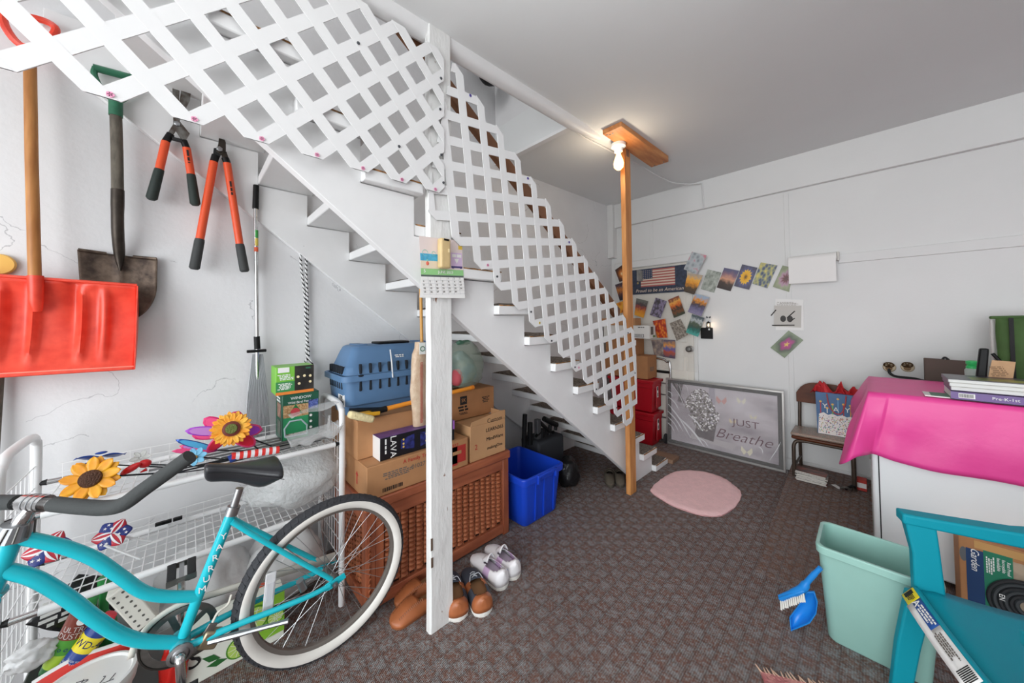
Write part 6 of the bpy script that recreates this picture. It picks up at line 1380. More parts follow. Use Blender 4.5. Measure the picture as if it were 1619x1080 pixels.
for k in range(16): b.box(x1-.2+k*.008, x1-.196+k*.008, y-.002, y-.0014, zb+.018, zb+.039)
b.obj('barcode', ink, t, kind='stuff'); marks(fY((x1-.08, y-.0004, zt__-.018)), .09, .012, 1, ink, t)
B().box(x1+.0002, x1+.001, y+.08, y+.13, zb+.01, zb+.035).obj('green_print', M('print_olive', '#6d8a5a', .6), t); B().box(x1+.0002, x1+.001, y+.03, y+.09, zb+.04, zt__-.012).obj('grey_print', greyink, t)
cbx('brown cardboard box on top of the corner stack behind the wooden post', 950, 1004, 1018, 515, 503, 3.47, card, z0=zA+.001, dep=.14)
cbx('brown cardboard box leaning high on the corner stack beneath the sunflower card', 952, 985, 1003, 503, 482, 3.50, card, z0=PY(1004, 503, 3.47).z+.002, dep=.12) if False else None
t = thing('hand_truck', 'chrome tubular hand truck folded against the door behind the framed picture', 'hand truck', (-1.42, 3.635, 0))
xh = PY(1060, 600, 3.665).x; zh_ = PY(1052, 568, 3.665).z
pts = [(xh, 3.665, .02), (xh, 3.665, zh_-.09), (xh-.03, 3.665, zh_-.03), (xh-.09, 3.665, zh_), (xh-.25, 3.665, zh_), (xh-.31, 3.665, zh_-.03), (xh-.33, 3.665, zh_-.09), (xh-.33, 3.665, .02)]
B().tube(smooth_path(pts, 4), .0125, 10).obj('tube_frame', chrome, t)
for v, r, mt in ((588, .014, black), (606, .006, steel), (624, .006, steel), (660, .006, steel)): z = PY(1050, v, 3.665).z; B().tube([(xh-.33, 3.665, z), (xh, 3.665, z)], r, 8).obj('cross_bar' if mt == steel else 'grip_bar', mt, t)
for x in (xh-.33, xh-.0): B().lathe([(.025, -.012), (.05, -.01), (.05, .01), (.025, .012)], Matrix.Translation((x-.03 if x == xh else x+.03, 3.60, .052)) @ Matrix.Rotation(PI/2, 4, 'Y'), 16).obj('wheel', rubber, t)

# ------------------------------------------------------------------ framed picture leaning on the back wall
bl, br = PY(1055, 694, 3.63), PY(1243, 736, 3.63); bl.z = .004; br.z = .004
tlz = PY(1058, 600, 3.695).z; trz = PY(1247, 615, 3.695).z
w_ = br.x-bl.x; hgt = (tlz+trz)/2
fp = thing('framed_picture', 'large silver framed floral picture in plastic wrap leaning on the back wall', 'picture', (bl.x+w_/2, 3.66, 0))
mp_ = frame(bl, (1, 0, 0), (0, .024, hgt)); hl = math.hypot(hgt, .024)
silver = M('frame_silver', '#b5b2ae', .3, .85); dfr = M('frame_dark', '#36322f', .5, .1)
def fr(i0, i1, z0, z1, mat, nm):
    for (a, c, d_, e) in ((i0, w_-i0, i0, i1), (i0, w_-i0, hl-i1, hl-i0)): B().box(a, c, d_, e, z0, z1, 0, mp_).obj(nm, mat, fp, bevel=.002)
    for (a, c) in ((i0, i1), (w_-i1, w_-i0)): B().box(a, c, i1, hl-i1, z0, z1, 0, mp_).obj(nm, mat, fp, bevel=.002)
fr(0, .016, 0, .030, silver, 'outer_frame'); fr(.016, .045, 0, .024, dfr, 'inner_frame')
cvm = cardmat('misty_canvas', 'noise', ['#8f868c', '#b9b1b6', '#cfc9ce'], 2.2, .3, 3)
B().box(.04, w_-.04, .04, hl-.04, .004, .008, 0, mp_).obj('canvas', cvm, fp)
cw_, ch2 = w_-.09, hl-.09
def on(x, y, z=.0085): return mp_ @ V((.045+x*cw_, .045+y*ch2, z))
b = B(); cm = M('curtain_print', '#8f8486', .6, var=.4, vs=40)
for k in range(7): b.poly([on(.0+k*.02, 1), on(.02+k*.02, 1), on(.16-.012*k, .66+.01*k), on(.15-.014*k, .66)])
b.obj('curtain_print', cm, fp, kind='stuff'); B().poly([on(.40, .35, .0083), on(.46, .35, .0083), on(.46, 1, .0083), on(.40, 1, .0083)]).obj('post_print', M('post_print', '#a8a1ab', .6), fp)
fm = [M('blossom_white', '#efecec', .6), M('blossom_grey', '#8f8884', .6), M('blossom_dark', '#5f5752', .6)]
r_ = random.Random(5)
for mi in range(3):
    b = B()
    for k in range(220 if mi else 150):
        a = r_.uniform(0, 2*PI); rr_ = math.sqrt(r_.random()); x, y = .31+.15*rr_*math.cos(a)+.04*(rr_*math.sin(a)<0), .60+.34*rr_*math.sin(a); s_ = r_.uniform(.004, .009)*(1 if mi == 0 else 1.5)
        b.lathe([(s_, 0), (s_, .0004)], mp_ @ Matrix.Translation((.045+x*cw_, .045+y*ch2, .0086+(2-mi)*.0003)), 6)
    b.obj('blossom_print', fm[mi], fp, kind='stuff')
B().poly([on(.25, .16, .0088), on(.44, .12, .0088), on(.47, .40, .0088), on(.28, .42, .0088)]).obj('vase_print', M('vase_print', '#6d6265', .6, var=.4, vs=30), fp)
B().poly([on(.2, .10, .0086), on(.62, .06, .0086), on(.66, .16, .0086), on(.22, .18, .0086)]).obj('table_print', M('table_print', '#b9b2b4', .6), fp)
for (x, y, hx, s_) in ((.52, .80, '#c99a94', .05), (.70, .84, '#ddd8c8', .04), (.80, .62, '#d5cfb9', .03), (.62, .50, '#d9c9a4', .03), (.74, .08, '#e2dcc4', .05)):
    for q in (-1, 1): B().poly([on(x, y, .0092), on(x+q*s_*.9, y+s_*1.6, .0092), on(x+q*s_, y+s_*.2, .0092), on(x+q*s_*.5, y-s_, .0092)]).obj('butterfly_print', M('bfly'+hx, hx, .6), fp)
mau = M('mauve_ink', '#5f3a45', .6)
text('JUST', .088, mp_ @ Matrix.Translation((.045+.735*cw_, .045+.50*ch2, .009)), mau, fp, sx=1.15, thin=.0007); text('Breathe', .125, mp_ @ Matrix.Translation((.045+.70*cw_, .045+.28*ch2, .009)), mau, fp, shear=.4, sx=1.1, thin=.0012)
wrapf = M('stretch_film', '#ffffff', .08, alpha=.10, bump=.8, bs=12)
B().grid(lambda u, v: mp_ @ V((-.004+(w_+.02)*u, -.002+(hl+.004)*v, .033+.004*math.sin(u*40+v*9)*math.sin(v*7))), 40, 16).obj('plastic_wrap', wrapf, fp, ang=2)
stk = M('crease_glint', '#f4f4f6', .15, alpha=.75)  # creases in the wrap, their shine painted as white streaks
for (x0_, y0_, x1_, y1_, wd_) in ((-.02, .62, .22, .12, .010), (-.03, .50, .14, .20, .008), (.02, .98, .16, .62, .004), (.08, 1, .12, .85, .003), (-.03, .40, .10, .16, .006), (.1, .42, .36, .02, .012), (.2, .5, .34, .28, .009), (-.02, .75, .10, .55, .007), (-.04, .3, .05, .14, .005), (.16, 1.0, .2, .86, .003), (-.03, .85, .03, .76, .005), (.93, .05, 1.02, .35, .004), (.84, .22, .88, .12, .005), (.3, .15, .4, .03, .006)):
    a, e = on(x0_, y0_, .0365), on(x1_, y1_, .0365); mid = (a+e)/2+V((.01, -.002, .012)); B().tube(smooth_path([a, mid, e], 5), [wd_*.3]*2+[wd_*.75]*7+[wd_*.25]*2, 4, flat=.25).obj('crease_glint', stk, fp)
# ------------------------------------------------------------------ pink oval rug, dark offcut, fringed rug
rugm = M('pink_rug', '#ffd3d4', .95, var=.08, vs=30, bump=.35, bs=180)
L0, R0q, T0, B0 = PZ(1028, 776, 0), PZ(1172, 780, 0), PZ(1093, 745, 0), PZ(1108, 817, 0)
pl_ = [(1028, 777), (1032, 770.5), (1040, 763), (1049, 756.5), (1060, 750), (1071, 746.5), (1084, 745), (1105, 746), (1128, 751), (1147, 759), (1160, 768), (1171, 779), (1171, 789), (1162, 803), (1148, 813), (1134, 817.5), (1110, 816), (1085, 809), (1062, 800), (1045, 790), (1034, 783)]
pw = smooth_path([PZ(u, v, 0) for u, v in pl_]+[PZ(*pl_[0], 0)], 5)[:-1]; rc_ = sum(pw, V((0, 0, 0)))/len(pw)
ro = thing('oval_rug', 'pale pink shaggy oval rug on the carpet near the foot of the stairs', 'rug', rc_)
b = B(); rn = random.Random(2)
b.grid(lambda u, v: (lambda i: rc_+(pw[i]-rc_)*v*(1+rn.uniform(-.012, .012)*(v > .95))+V((0, 0, .004+.012*(1 if v < .93 else .3)+rn.uniform(-.0006, .0006))))(round(u*(len(pw)))%len(pw)), len(pw), 14); b.obj('pile', rugm, ro, ang=2, weld=False)
B().prism([(p.x, p.y) for p in pw], Matrix.Translation((0, 0, .0005)), .004).obj('backing', M('rug_backing', '#e0aaac', .9), ro)
# offcut: wedge of carpet over uneven underlay
def mz(y): return .004+max(0, (y-2.12)/(YB-2.12))*.074
a, c = PZ(1192, 905, 0), PY(1252, 741, 3.66)
b = B(); pts = [(a.x, 2.12), (2.6, 2.12), (2.6, YB-.02), (c.x, YB-.02), (c.x-.003, 3.62)]
b.hexa([(a.x, 2.12, 0), (2.6, 2.12, 0), (2.6, YB-.02, 0), (c.x, YB-.02, 0), (a.x, 2.12, mz(2.12)), (2.6, 2.12, mz(2.12)), (2.6, YB-.02, mz(YB-.02)), (c.x, YB-.02, mz(YB-.02))])
b.obj('carpet_offcut', carp2, label='darker brown carpet offcut on raised underlay beneath the school chair and freezer', cat='carpet', origin=(.5, 3, 0), smooth=False)
fr_ = thing('fringed_rug', 'edge of a pink fringed rug at the bottom of the picture by the plastic chair', 'rug', PZ(1250, 1090, 0))
r0_, r1_ = PZ(1198, 1056, 0), PZ(1318, 1086, 0); dv = (r1_-r0_).normalized(); nv = V((dv.y, -dv.x, 0))
if nv.y > 0: nv = -nv
rp2 = M('coral_rug', '#cf8f88', .95, var=.25, vs=40, bump=.9, bs=120, hx2='#b56a6c')
m = frame(r0_+nv*.02+V((0, 0, .001)), dv, V((0, 0, 1)).cross(dv)); s_y = -1 if (m.to_3x3() @ V((0, 1, 0))).dot(nv) < 0 else 1
B().box(.0, .33, min(0, s_y*.9), max(0, s_y*.9), 0, .009, 0, m).obj('rug_body', rp2, fr_, bevel=.003)
b = B(); rn = random.Random(1)
for k in range(25): x = .005+k*.0133; b.tube([m @ V((x, s_y*.006, .006)), m @ V((x+rn.uniform(-.012, .004), -s_y*(.018+rn.uniform(0, .012)), .004))], [.0045, .0015], 5)
b.obj('fringe', M('rug_fringe', '#e3bfa6', .95), fr_, kind='stuff')

# ------------------------------------------------------------------ school chair with gift bag, magazines, tangle
yf_, yb2 = 3.40, 3.665
brn = M('brown_tube', '#4f4238', .4, .4, var=.2, vs=20); bkw = M('chair_backwood', '#6b3a22', .4, var=.3, vs=6, hx2='#4f2816', stretch=(1, 1, 4), spec=.3)
xa, xb = PY(1256, 752, yf_).x, PY(1351, 774, yf_).x; zse = .385
sch = thing('school_chair', 'old child size school chair with brown wood back and speckled seat pad', 'chair', ((xa+xb)/2, 3.53, mz(3.5)))
for x in (xa, xb):
    s_ = 1 if x == xa else -1
    B().tube(smooth_path([(x, yf_, mz(yf_)+.012), (x, yf_+.004, .25), (x+s_*.002, yf_+.01, zse-.075), (x+s_*.02, yf_+.015, zse-.045), (x+s_*.06, yf_+.02, zse-.036)], 5), .0125, 10).obj('leg', brn, sch)
    B().tube(smooth_path([(x+s_*.01, yb2-.0, mz(yb2)+.005), (x+s_*.012, yb2-.02, .3), (x+s_*.014, yb2-.02, .45), (x+s_*.018, yb2, .70)], 5), .0115, 10).obj('leg', brn, sch)
    B().tube([(x+s_*.006, yf_+.01, .16), (x+s_*.012, yb2-.02, .16)], .009, 8).obj('side_stretcher', brn, sch)
B().tube([(xa+.05, yf_+.02, zse-.036), (xb-.05, yf_+.02, zse-.036)], .0115, 10).obj('front_rail', brn, sch)
padm = cardmat('speckled_pad', 'blobs', ['#2f2a28', '#8d8577', '#c0968a', '#4f6a60', '#b8b09c'], 24, .5, 2)
B().box(xa-.012, xb+.012, yf_-.012, yb2-.03, zse-.026, zse).obj('seat', bkw, sch, bevel=.012, bseg=3); B().box(xa-.016, xb+.014, yf_-.018, yb2-.03, zse, zse+.026).obj('seat_pad', padm, sch, bevel=.012, bseg=3)
zb0, zb1 = .60, PY(1300, 606, yb2).z
R = []
prf = []
for k in range(13): u = k/12; prf.append((xa-.004+(xb-xa+.014)*u, zb0+(zb1-zb0)*min(1, (1-abs(2*u-1)**4)*.55+.45)))
b = B(); pts = [(x, z) for x, z in prf]+[(xb+.010, zb0+.0), (xa-.004, zb0+.0)]
b.prism([(x, z) for x, z in pts][::-1], frame((0, yb2-.005, 0), (1, 0, 0), (0, 0, 1)), .014).obj('backrest', bkw, sch, bevel=.004)
gy = 3.50
bxl, bxr, gz0, gz1 = PY(1293, 680, gy).x, PY(1352, 680, gy).x, zse+.027, PY(1320, 623, gy).z
gb_ = thing('gift_bag', 'blue birthday gift bag with cake picture and red tissue on the school chair', 'gift bag', ((bxl+bxr)/2, gy+.05, gz0))
B().hexa([(bxl, gy-.01, gz0), (bxr, gy-.01, gz0), (bxr, gy+.085, gz0), (bxl, gy+.085, gz0), (bxl-.008, gy+.01, gz1), (bxr-.004, gy+.01, gz1), (bxr-.004, gy+.08, gz1), (bxl-.008, gy+.08, gz1)]).obj('bag_body', M('bag_blue', '#135a92', .4, var=.2, vs=20), gb_)
mg = frame((bxl, gy-.0105, gz0), (1, 0, 0), (0, .02, gz1-gz0)); gw, gh = bxr-bxl, gz1-gz0
cake = M('cake_icing', '#f1e9e5', .5)
B().prism([(.015*gw, .0), (.96*gw, .0), (.97*gw, .44*gh), (.9*gw, .5*gh), (.8*gw, .47*gh), (.7*gw, .51*gh), (.55*gw, .47*gh), (.42*gw, .51*gh), (.3*gw, .47*gh), (.18*gw, .52*gh), (.05*gw, .47*gh)], mg @ Matrix.Translation((0, .002, .0)), .0012).obj('cake_print', cake, gb_)
rn = random.Random(3)
for hx in ('#b23a52', '#3f5aa0', '#3f9a5a', '#d9a83e', '#6a3a7a'):
    b = B()
    for k in range(46): b.lathe([(.0032, 0), (.0032, .0004)], mg @ Matrix.Translation((rn.uniform(.05, .92)*gw, .002+rn.uniform(.03, .44)*gh, .0013)), 5)
    b.obj('sprinkle_print', M('sprinkle'+hx, hx, .5), gb_, kind='stuff')
for s, x, y in (('Y', .22, .68), ('A', .52, .62), ('Y', .82, .64)): text(s, .05, mg @ Matrix.Translation((x*gw, y*gh, .001)), whiteink, gb_)
for x, y0_, y1_, mt in ((.1, .5, .76, '#b3303c'), (.28, .52, .62, '#e8e4e0'), (.43, .5, .72, '#7fb848'), (.58, .5, .86, '#6aa0c8'), (.72, .5, .75, '#b3303c'), (.9, .5, .74, '#d98a3a')):
    B().box(x*gw-.003, x*gw+.003, y0_*gh, y1_*gh, .0005, .0016, 0, mg).obj('candle_print', M('candle'+mt, mt, .5), gb_); B().lathe([(.008, 0), (.008, .0005)], mg @ Matrix.Translation((x*gw, y1_*gh+.006, .001)), 8).obj('spark_print', M('spark', '#e6b25a', .5), gb_)
B().tube(smooth_path([mg @ V((x*gw, y*gh, .006)) for x, y in ((.28, .98), (.34, .7), (.5, .54), (.66, .56), (.76, .75), (.8, .98))], 5), .004, 6).obj('ribbon_handle', M('ribbon_red', '#b8242e', .4), gb_)
tis = M('tissue_red', '#c92a30', .7); rn = random.Random(9)
for k in range(7):
    cxk = bxl+gw*(.05+.15*k); c_ = V((cxk, gy+.045, gz1-.02))
    ang = rn.uniform(-.7, .7); hh_ = rn.uniform(.075, .12)
    B().grid(lambda u, v: c_+V(((u-.5)*.11*(1-.5*v)+ang*.05*v, (.02*math.sin(u*7+k))-.02*v*math.cos(k*2), v*hh_*(1-abs(u-.5)*1.2)+.012*math.sin(u*9+k))), 6, 4).obj('tissue', tis, gb_, solid=.001, ang=.3)
mgx, mgy = PY(1282, 752, 3.36), 3.36
cxm = PY(1283, 758, 3.38).x; zc_ = mz(3.40)+.004
rn = random.Random(12)
for k in range(8):
    hx = ('#8f3f3a', '#d8d4cc', '#3b3d44', '#c9c2b8', '#55606c', '#b8b4ae', '#7a4038', '#e0dcd4')[k]; dx, dy, an = rn.uniform(-.006, .006), rn.uniform(-.004, .004), rn.uniform(-.06, .06)
    m = Matrix.Translation((cxm+dx, 3.40+dy, zc_+k*.0085)) @ Matrix.Rotation(an, 4, 'Z')
    tt = thing('magazine', ('topmost magazine with red cover in the stack under the school chair' if k == 7 else 'magazine in the low stack under the school chair'), 'magazine', m.translation, None if k == 7 else 'magazines in the stack under the chair')
    B().box(-.085, .085, -.05, .055, .0008, .0078, 0, m).obj('pages', M('mag_pages', '#d9d5cd', .7), tt); B().box(-.086, .086, -.051, .056, .0078, .0084, 0, m).obj('cover', M('cover'+hx, '#9c5a4c' if k == 7 else hx, .35, var=.6, vs=18, hx2='#4b4340'), tt); B().box(-.087, -.0855, -.05, .055, .0006, .0082, 0, m).obj('spine', M('cover'+hx, hx, .35), tt)
tg = PY(1330, 758, 3.38)
t = thing('bicycle_lock', 'small tangle of white card tag and metal clamp on the carpet under the chair', 'hardware', (tg.x, 3.4, mz(3.4)))
zz_ = mz(3.4)
B().bar((tg.x-.045, 3.42, zz_+.012), (tg.x-.005, 3.38, zz_+.008), .03, .002).obj('card_tag', paper, t); B().tube(smooth_path([(tg.x-.005, 3.38, zz_+.012), (tg.x+.02, 3.37, zz_+.03), (tg.x+.05, 3.40, zz_+.015), (tg.x+.02, 3.42, zz_+.012), (tg.x+.0, 3.39, zz_+.014)], 5), .007, 8).obj('clamp_loop', dsteel, t); B().tube(smooth_path([(tg.x+.02, 3.40, zz_+.01), (tg.x+.06, 3.38, zz_+.05), (tg.x+.07, 3.41, zz_+.012)], 5), .009, 8).obj('clamp_arm', black, t)
rq = PY(1360, 740, 3.45); t = thing('red_carton', 'small red and white carton on the floor between the chair and freezer', 'carton', (rq.x, 3.48, mz(3.48)))
B().box(rq.x-.02, rq.x+.03, 3.45, 3.52, mz(3.52)+.001, mz(3.52)+.075).obj('carton_body', M('carton_red', '#c2382e', .5), t, bevel=.002); B().box(rq.x-.018, rq.x+.028, 3.449, 3.45, mz(3.5)+.022, mz(3.5)+.055).obj('carton_label', paper, t)

# ------------------------------------------------------------------ chest freezer with pink cloth
fx0, fx1, fy0, fy1, ft = -.015, 1.35, 2.57, 3.25, .90
fzm = M('freezer_white', '#eceeef', .3)
fz = thing('chest_freezer', 'white chest freezer under a pink tablecloth at the right', 'freezer', (.65, 2.9, mz(2.9)))
B().box(fx0, fx1, fy0, fy1, mz(fy1)+.001, ft-.06).obj('freezer_body', fzm, fz, bevel=.012, bseg=3); B().box(fx0-.004, fx1+.004, fy0-.006, fy1, ft-.055, ft).obj('lid', fzm, fz, bevel=.012, bseg=3)
xg = PY(1391, 780, fy0).x; B().box(xg-.0025, xg+.0025, fy0-.0012, fy0+.002, .06, ft-.07).obj('panel_gap', M('gap_dark', '#3a3a3c', .8), fz); B().box(fx0-.004, fx0+.002, fy0+.02, fy0+.035, .1, ft-.1).obj('side_trim', M('trim_grey', '#8d8a86', .5), fz)
for z in (.55, .68): B().box(fx0-.008, fx0, fy0+.02, fy0+.05, z, z+.04).obj('hinge', M('trim_grey', '#8d8a86', .5), fz, bevel=.003)
pkm = M('pink_plastic_cloth', '#f24a9e', .42, var=.04, vs=5, bump=.35, bs=9)
zt2 = ft+.004
hem = [(PY(1345, 650, 3.22), V((fx0-.004, 3.24, zt2))), (PY(1350, 668, 3.05), V((fx0-.004, 3.05, zt2))), (PY(1362, 672, 2.90), V((fx0-.004, 2.90, zt2))), (PY(1350, 700, 2.75), V((fx0-.004, 2.74, zt2))), (PY(1327, 731, 2.60), V((fx0-.004, 2.63, zt2))), (PY(1336, 732, 2.50), V((fx0-.004, 2.565, zt2))), (PY(1356, 722, 2.50), V((fx0+.01, 2.558, zt2))), (PY(1372, 719, 2.535), V((fx0+.04, 2.558, zt2))), (PY(1384, 719, 2.545), V((fx0+.07, 2.558, zt2))), (PY(1420, 731, 2.545), V((.08, 2.558, zt2))), (PY(1470, 744, 2.545), V((.16, 2.558, zt2))), (PY(1540, 756, 2.545), V((.29, 2.558, zt2))), (PY(1619, 770, 2.545), V((.44, 2.558, zt2))), (V((.8, 2.545, .57)), V((.8, 2.558, zt2))), (V((1.36, 2.545, .57)), V((1.36, 2.558, zt2)))]
hl_ = smooth_path([h for h, _ in hem], 6); tl_2 = smooth_path([q for _, q in hem], 6); n = len(hl_)-1
b = B()
def skirt(u, v):
    i = round(u*n); a, e = tl_2[i], hl_[i]; p = a+(e-a)*v; k = min(1, v*1.6)
    out = V((-1, 0, 0)) if i < 26 else V((0, -1, 0)); bul = .016*math.sin(PI*min(1, v))*(1 if i < 48 else .3)
    return p+out*(bul+.012*k*noise3(i*.12, v*2.2, 0, 1)+.0025*k*math.sin(i*.6+v*2))+V((0, 0, .01*(1-v)*0))
b.grid(skirt, n, 14)
b.grid(lambda u, v: V((fx0-.004+(1.364-fx0)*u, 2.558+(3.25-2.558)*v, zt2+.002*noise3(u*9, v*5, 1, 1)+.0*u)), 30, 12)
b.obj('tablecloth', pkm, label='bright pink plastic tablecloth draped over the chest freezer', cat='tablecloth', origin=(.6, 2.9, ft), ang=1.2, solid=.0012)
# things on the freezer
TZ = zt2+.004
def onbox(nm, label, cat, u0, u1, y0, y1, z0, z1, mat, bevel=.002, group=None, rot=0):
    a, c = PY(u0, 620, y0), PY(u1, 620, y0); t = thing(nm, label, cat, ((a.x+c.x)/2, (y0+y1)/2, z0), group); B().box(a.x, c.x, y0, y1, z0, z1).obj('pages' if nm in ('book', 'binder') else 'body', mat, t, bevel=bevel); return t, a.x, c.x
pages = M('page_edges', '#e9e9e6', .8, var=.06, vs=3, stretch=(1, 1, 200)); cov = M('dark_cover', '#4a4550', .3, var=.5, vs=8); vio = M('violet_cover', '#6f5592', .4)
t, xa_, xc_ = onbox('binder', 'purple spined teacher binder at the bottom of the book stack on the pink cloth', 'book', 1504, 1760, 2.575, 2.80, TZ+.006, TZ+.040, pages)
B().box(xa_-.002, xc_, 2.572, 2.575, TZ+.004, TZ+.043).obj('spine', vio, t); B().box(xa_-.002, xc_, 2.572, 2.80, TZ+.040, TZ+.043).obj('cover', vio, t); B().box(xa_-.002, xc_, 2.572, 2.80, TZ+.003, TZ+.006).obj('cover', cov, t)
B().box(xa_+.02, xa_+.066, 2.571, 2.572, TZ+.013, TZ+.034).obj('barcode_label', paper, t)
b = B()
for k in range(13): b.box(xa_+.023+k*.003, xa_+.0245+k*.003, 2.5705, 2.571, TZ+.016, TZ+.031)
b.obj('barcode', ink, t, kind='stuff'); text('Pre-K-1st', .018, fY((xa_+.145, 2.5715, TZ+.023)), whiteink, t)
bk_ = [('#e9e7e2', 'white paper backed book second from the bottom of the stack on the pink cloth'), ('#efeeea', 'white paper backed book in the middle of the stack on the pink cloth'), ('#5a5560', 'book with dark glossy picture cover on top of the stack on the pink cloth')]
for k, (hx, lb_) in enumerate(bk_):
    z = TZ+.0435+k*.017; t, xa_, xc_ = onbox('book', lb_, 'book', 1504-2*k, 1750-k*9, 2.585+.006*k, 2.80, z, z+.014, pages); B().box(xa_-.001, xc_+.001, 2.585+.006*k, 2.801, z+.014, z+.0165).obj('cover', cov if k == 2 else M('pale_cover', '#d9d7d2', .5), t); B().box(xa_-.002, xa_, 2.585+.006*k, 2.801, z-.0002, z+.0165).obj('spine', M('mauve_spine', '#6d5a6c', .4), t)
    if k == 2: B().box(xa_+.07, xa_+.22, 2.62, 2.72, z+.0165, z+.0170).obj('cover_picture', M('cover_yellowgreen', '#a8a53c', .35, var=.6, vs=16, hx2='#5a6a38'), t)
t, xa_, xc_ = onbox('folder', 'loose papers with a green folder sticking out left of the book stack', 'papers', 1462, 1508, 2.60, 2.72, TZ+.0, TZ+.006, paper, .001); B().box(xa_+.02, xc_+.03, 2.598, 2.70, TZ+.0062, TZ+.009).obj('folder_cover', M('folder_green', '#4f7a62', .5), t)
t = thing('stapler', 'black stapler standing upright behind the books', 'stapler', PY(1550, 598, 2.84)); a, e = PY(1545, 600, 2.84), PY(1556, 551, 2.84); a.z = TZ+.001
B().hexa([(a.x-.012, 2.83, a.z), (a.x+.022, 2.83, a.z), (a.x+.022, 2.86, a.z), (a.x-.012, 2.86, a.z), (e.x-.014, 2.83, e.z), (e.x+.014, 2.83, e.z), (e.x+.014, 2.86, e.z), (e.x-.014, 2.86, e.z)]).obj('stapler_arm', black, t, bevel=.006); B().box(a.x-.004, a.x+.012, 2.826, 2.83, a.z+.03, a.z+.07).obj('stapler_slot', rubber, t)
q = PY(1537, 570, 3.02); t = thing('green_water_bottle', 'bright green capped plastic bottle behind the stapler', 'bottle', (q.x, 3.02, TZ)); m = Matrix.Translation((q.x, 3.02, TZ)); zz = q.z-TZ
gbt = M('bottle_green', '#36c46c', .35); B().lathe([(.026, .001), (.027, zz-.05), (.017, zz-.035)], m, 18).obj('bottle_body', M('bottle_clear', '#cfe3da', .15, alpha=.6), t); B().lathe([(.022, zz-.045), (.022, zz-.03), (.017, zz-.026), (.022, zz-.02), (.022, zz-.004), (.013, zz), (1e-6, zz)], m, 16).obj('cap', gbt, t)
q = PY(1530, 596, 2.88); t = thing('lime_pouch', 'lime green pouch lying behind the book stack', 'pouch', (q.x, 2.88, TZ)); B().ball((q.x, 2.88, TZ+.022), (.035, .03, .021)).obj('pouch_body', M('lime_pouch', '#a9cf35', .5), t)
q = PY(1556, 594, 2.92); t = thing('blue_pouch', 'blue zip pouch behind the black stapler', 'pouch', (q.x, 2.94, TZ)); B().ball((q.x, 2.95, TZ+.028), (.05, .03, .027)).obj('pouch_body', M('blue_pouch', '#1f6fa8', .5), t)
t = thing('kraft_card', 'tan torn edged card with handwriting propped behind the books', 'card', PY(1585, 598, 2.80)); P = [PY(*q, 2.80) for q in ((1562, 598), (1602, 598), (1608, 573), (1570, 570))]
b = B(); b.hexa([P[0], P[1], P[1]+V((0, .003, 0)), P[0]+V((0, .003, 0)), P[3]+V((0, .02, 0)), P[2]+V((0, .02, 0)), P[2]+V((0, .023, 0)), P[3]+V((0, .023, 0))]); b.obj('card_body', M('kraft_card', '#c9a07a', .8, var=.1, vs=30), t)
mk = frame(P[0], P[1]-P[0], (P[3]+V((0, .02, 0))-P[0]))
marks(mk @ Matrix.Translation(((P[1]-P[0]).length*.52, .032, .0)), (P[1]-P[0]).length*.7, .05, 6, M('brown_ink', '#8f6e50', .7), t)
t = thing('brown_folder', 'dark brown rectangular case leaning against the back wall behind the freezer', 'case', PY(1495, 600, 3.45)); P = [PY(*q, 3.40) for q in ((1461, 604), (1534, 604), (1532, 573), (1462, 567))]
z0 = .3
B().hexa([(P[0].x, 3.40, z0), (P[1].x+.05, 3.40, z0), (P[1].x+.05, 3.44, z0), (P[0].x, 3.44, z0), (P[3].x, 3.44, P[3].z), (P[2].x+.05, 3.44, P[2].z), (P[2].x+.05, 3.48, P[2].z), (P[3].x, 3.48, P[3].z)]).obj('case_body', M('case_brown', '#57473f', .7, var=.1), t, bevel=.004); B().tube(smooth_path([V((PY(1490, 567, 3.46).x, 3.46, P[3].z-.004)), V((PY(1494, 567, 3.46).x, 3.46, P[3].z+.008)), V((PY(1500, 567, 3.46).x, 3.46, P[3].z-.006))], 4), .006, 6).obj('handle', black, t)
z_leg = z0; B().box(P[0].x+.02, P[1].x+.03, 3.405, 3.435, mz(3.44)+.0, z0).obj('case_base', M('case_brown', '#57473f', .7, var=.1), t)
# green folding chair bag on the wall
gcl = M('green_canvas', '#4b6a38', .8, var=.15, vs=14, bump=.5, bs=18)
q0, q1 = PY(1563, 503, 3.45), PY(1700, 640, 3.45)
t = thing('camp_chair', 'folded dark green canvas camp chair with black strap standing at the far right', 'chair', ((q0.x+q1.x)/2, 3.5, mz(3.5)))
B().grid(lambda u, v: V((q0.x+.02+(.30)*u, 3.42+.025*math.sin(v*26+u*3)*.35*(1-.4*u)-.03*math.sin(PI*u), q0.z-(q0.z-.2)*v)), 12, 40).obj('canvas_back', gcl, t, solid=.02)
B().bar((q0.x-.0, 3.43, q0.z+.003), (q0.x+.34, 3.43, q0.z+.008), .035, .018).obj('top_hem', gcl, t, bevel=.006)
xs1 = PY(1598, 540, 3.40).x; B().box(xs1-.008, xs1+.008, 3.37, 3.376, .3, q0.z).obj('strap', black, t); s0, s1 = PY(1569, 559, 3.40), PY(1582, 572, 3.40); B().tube([s0, s1], .008, 6).obj('strap', black, t)
B().tube([(q0.x+.012, 3.45, mz(3.45)), (q0.x+.012, 3.45, q0.z-.01)], .010, 8).obj('leg', M('pale_tube', '#c9c8c4', .4), t); B().tube([(q0.x+.33, 3.45, mz(3.45)), (q0.x+.33, 3.45, q0.z-.01)], .010, 8).obj('leg', M('pale_tube', '#c9c8c4', .4), t)
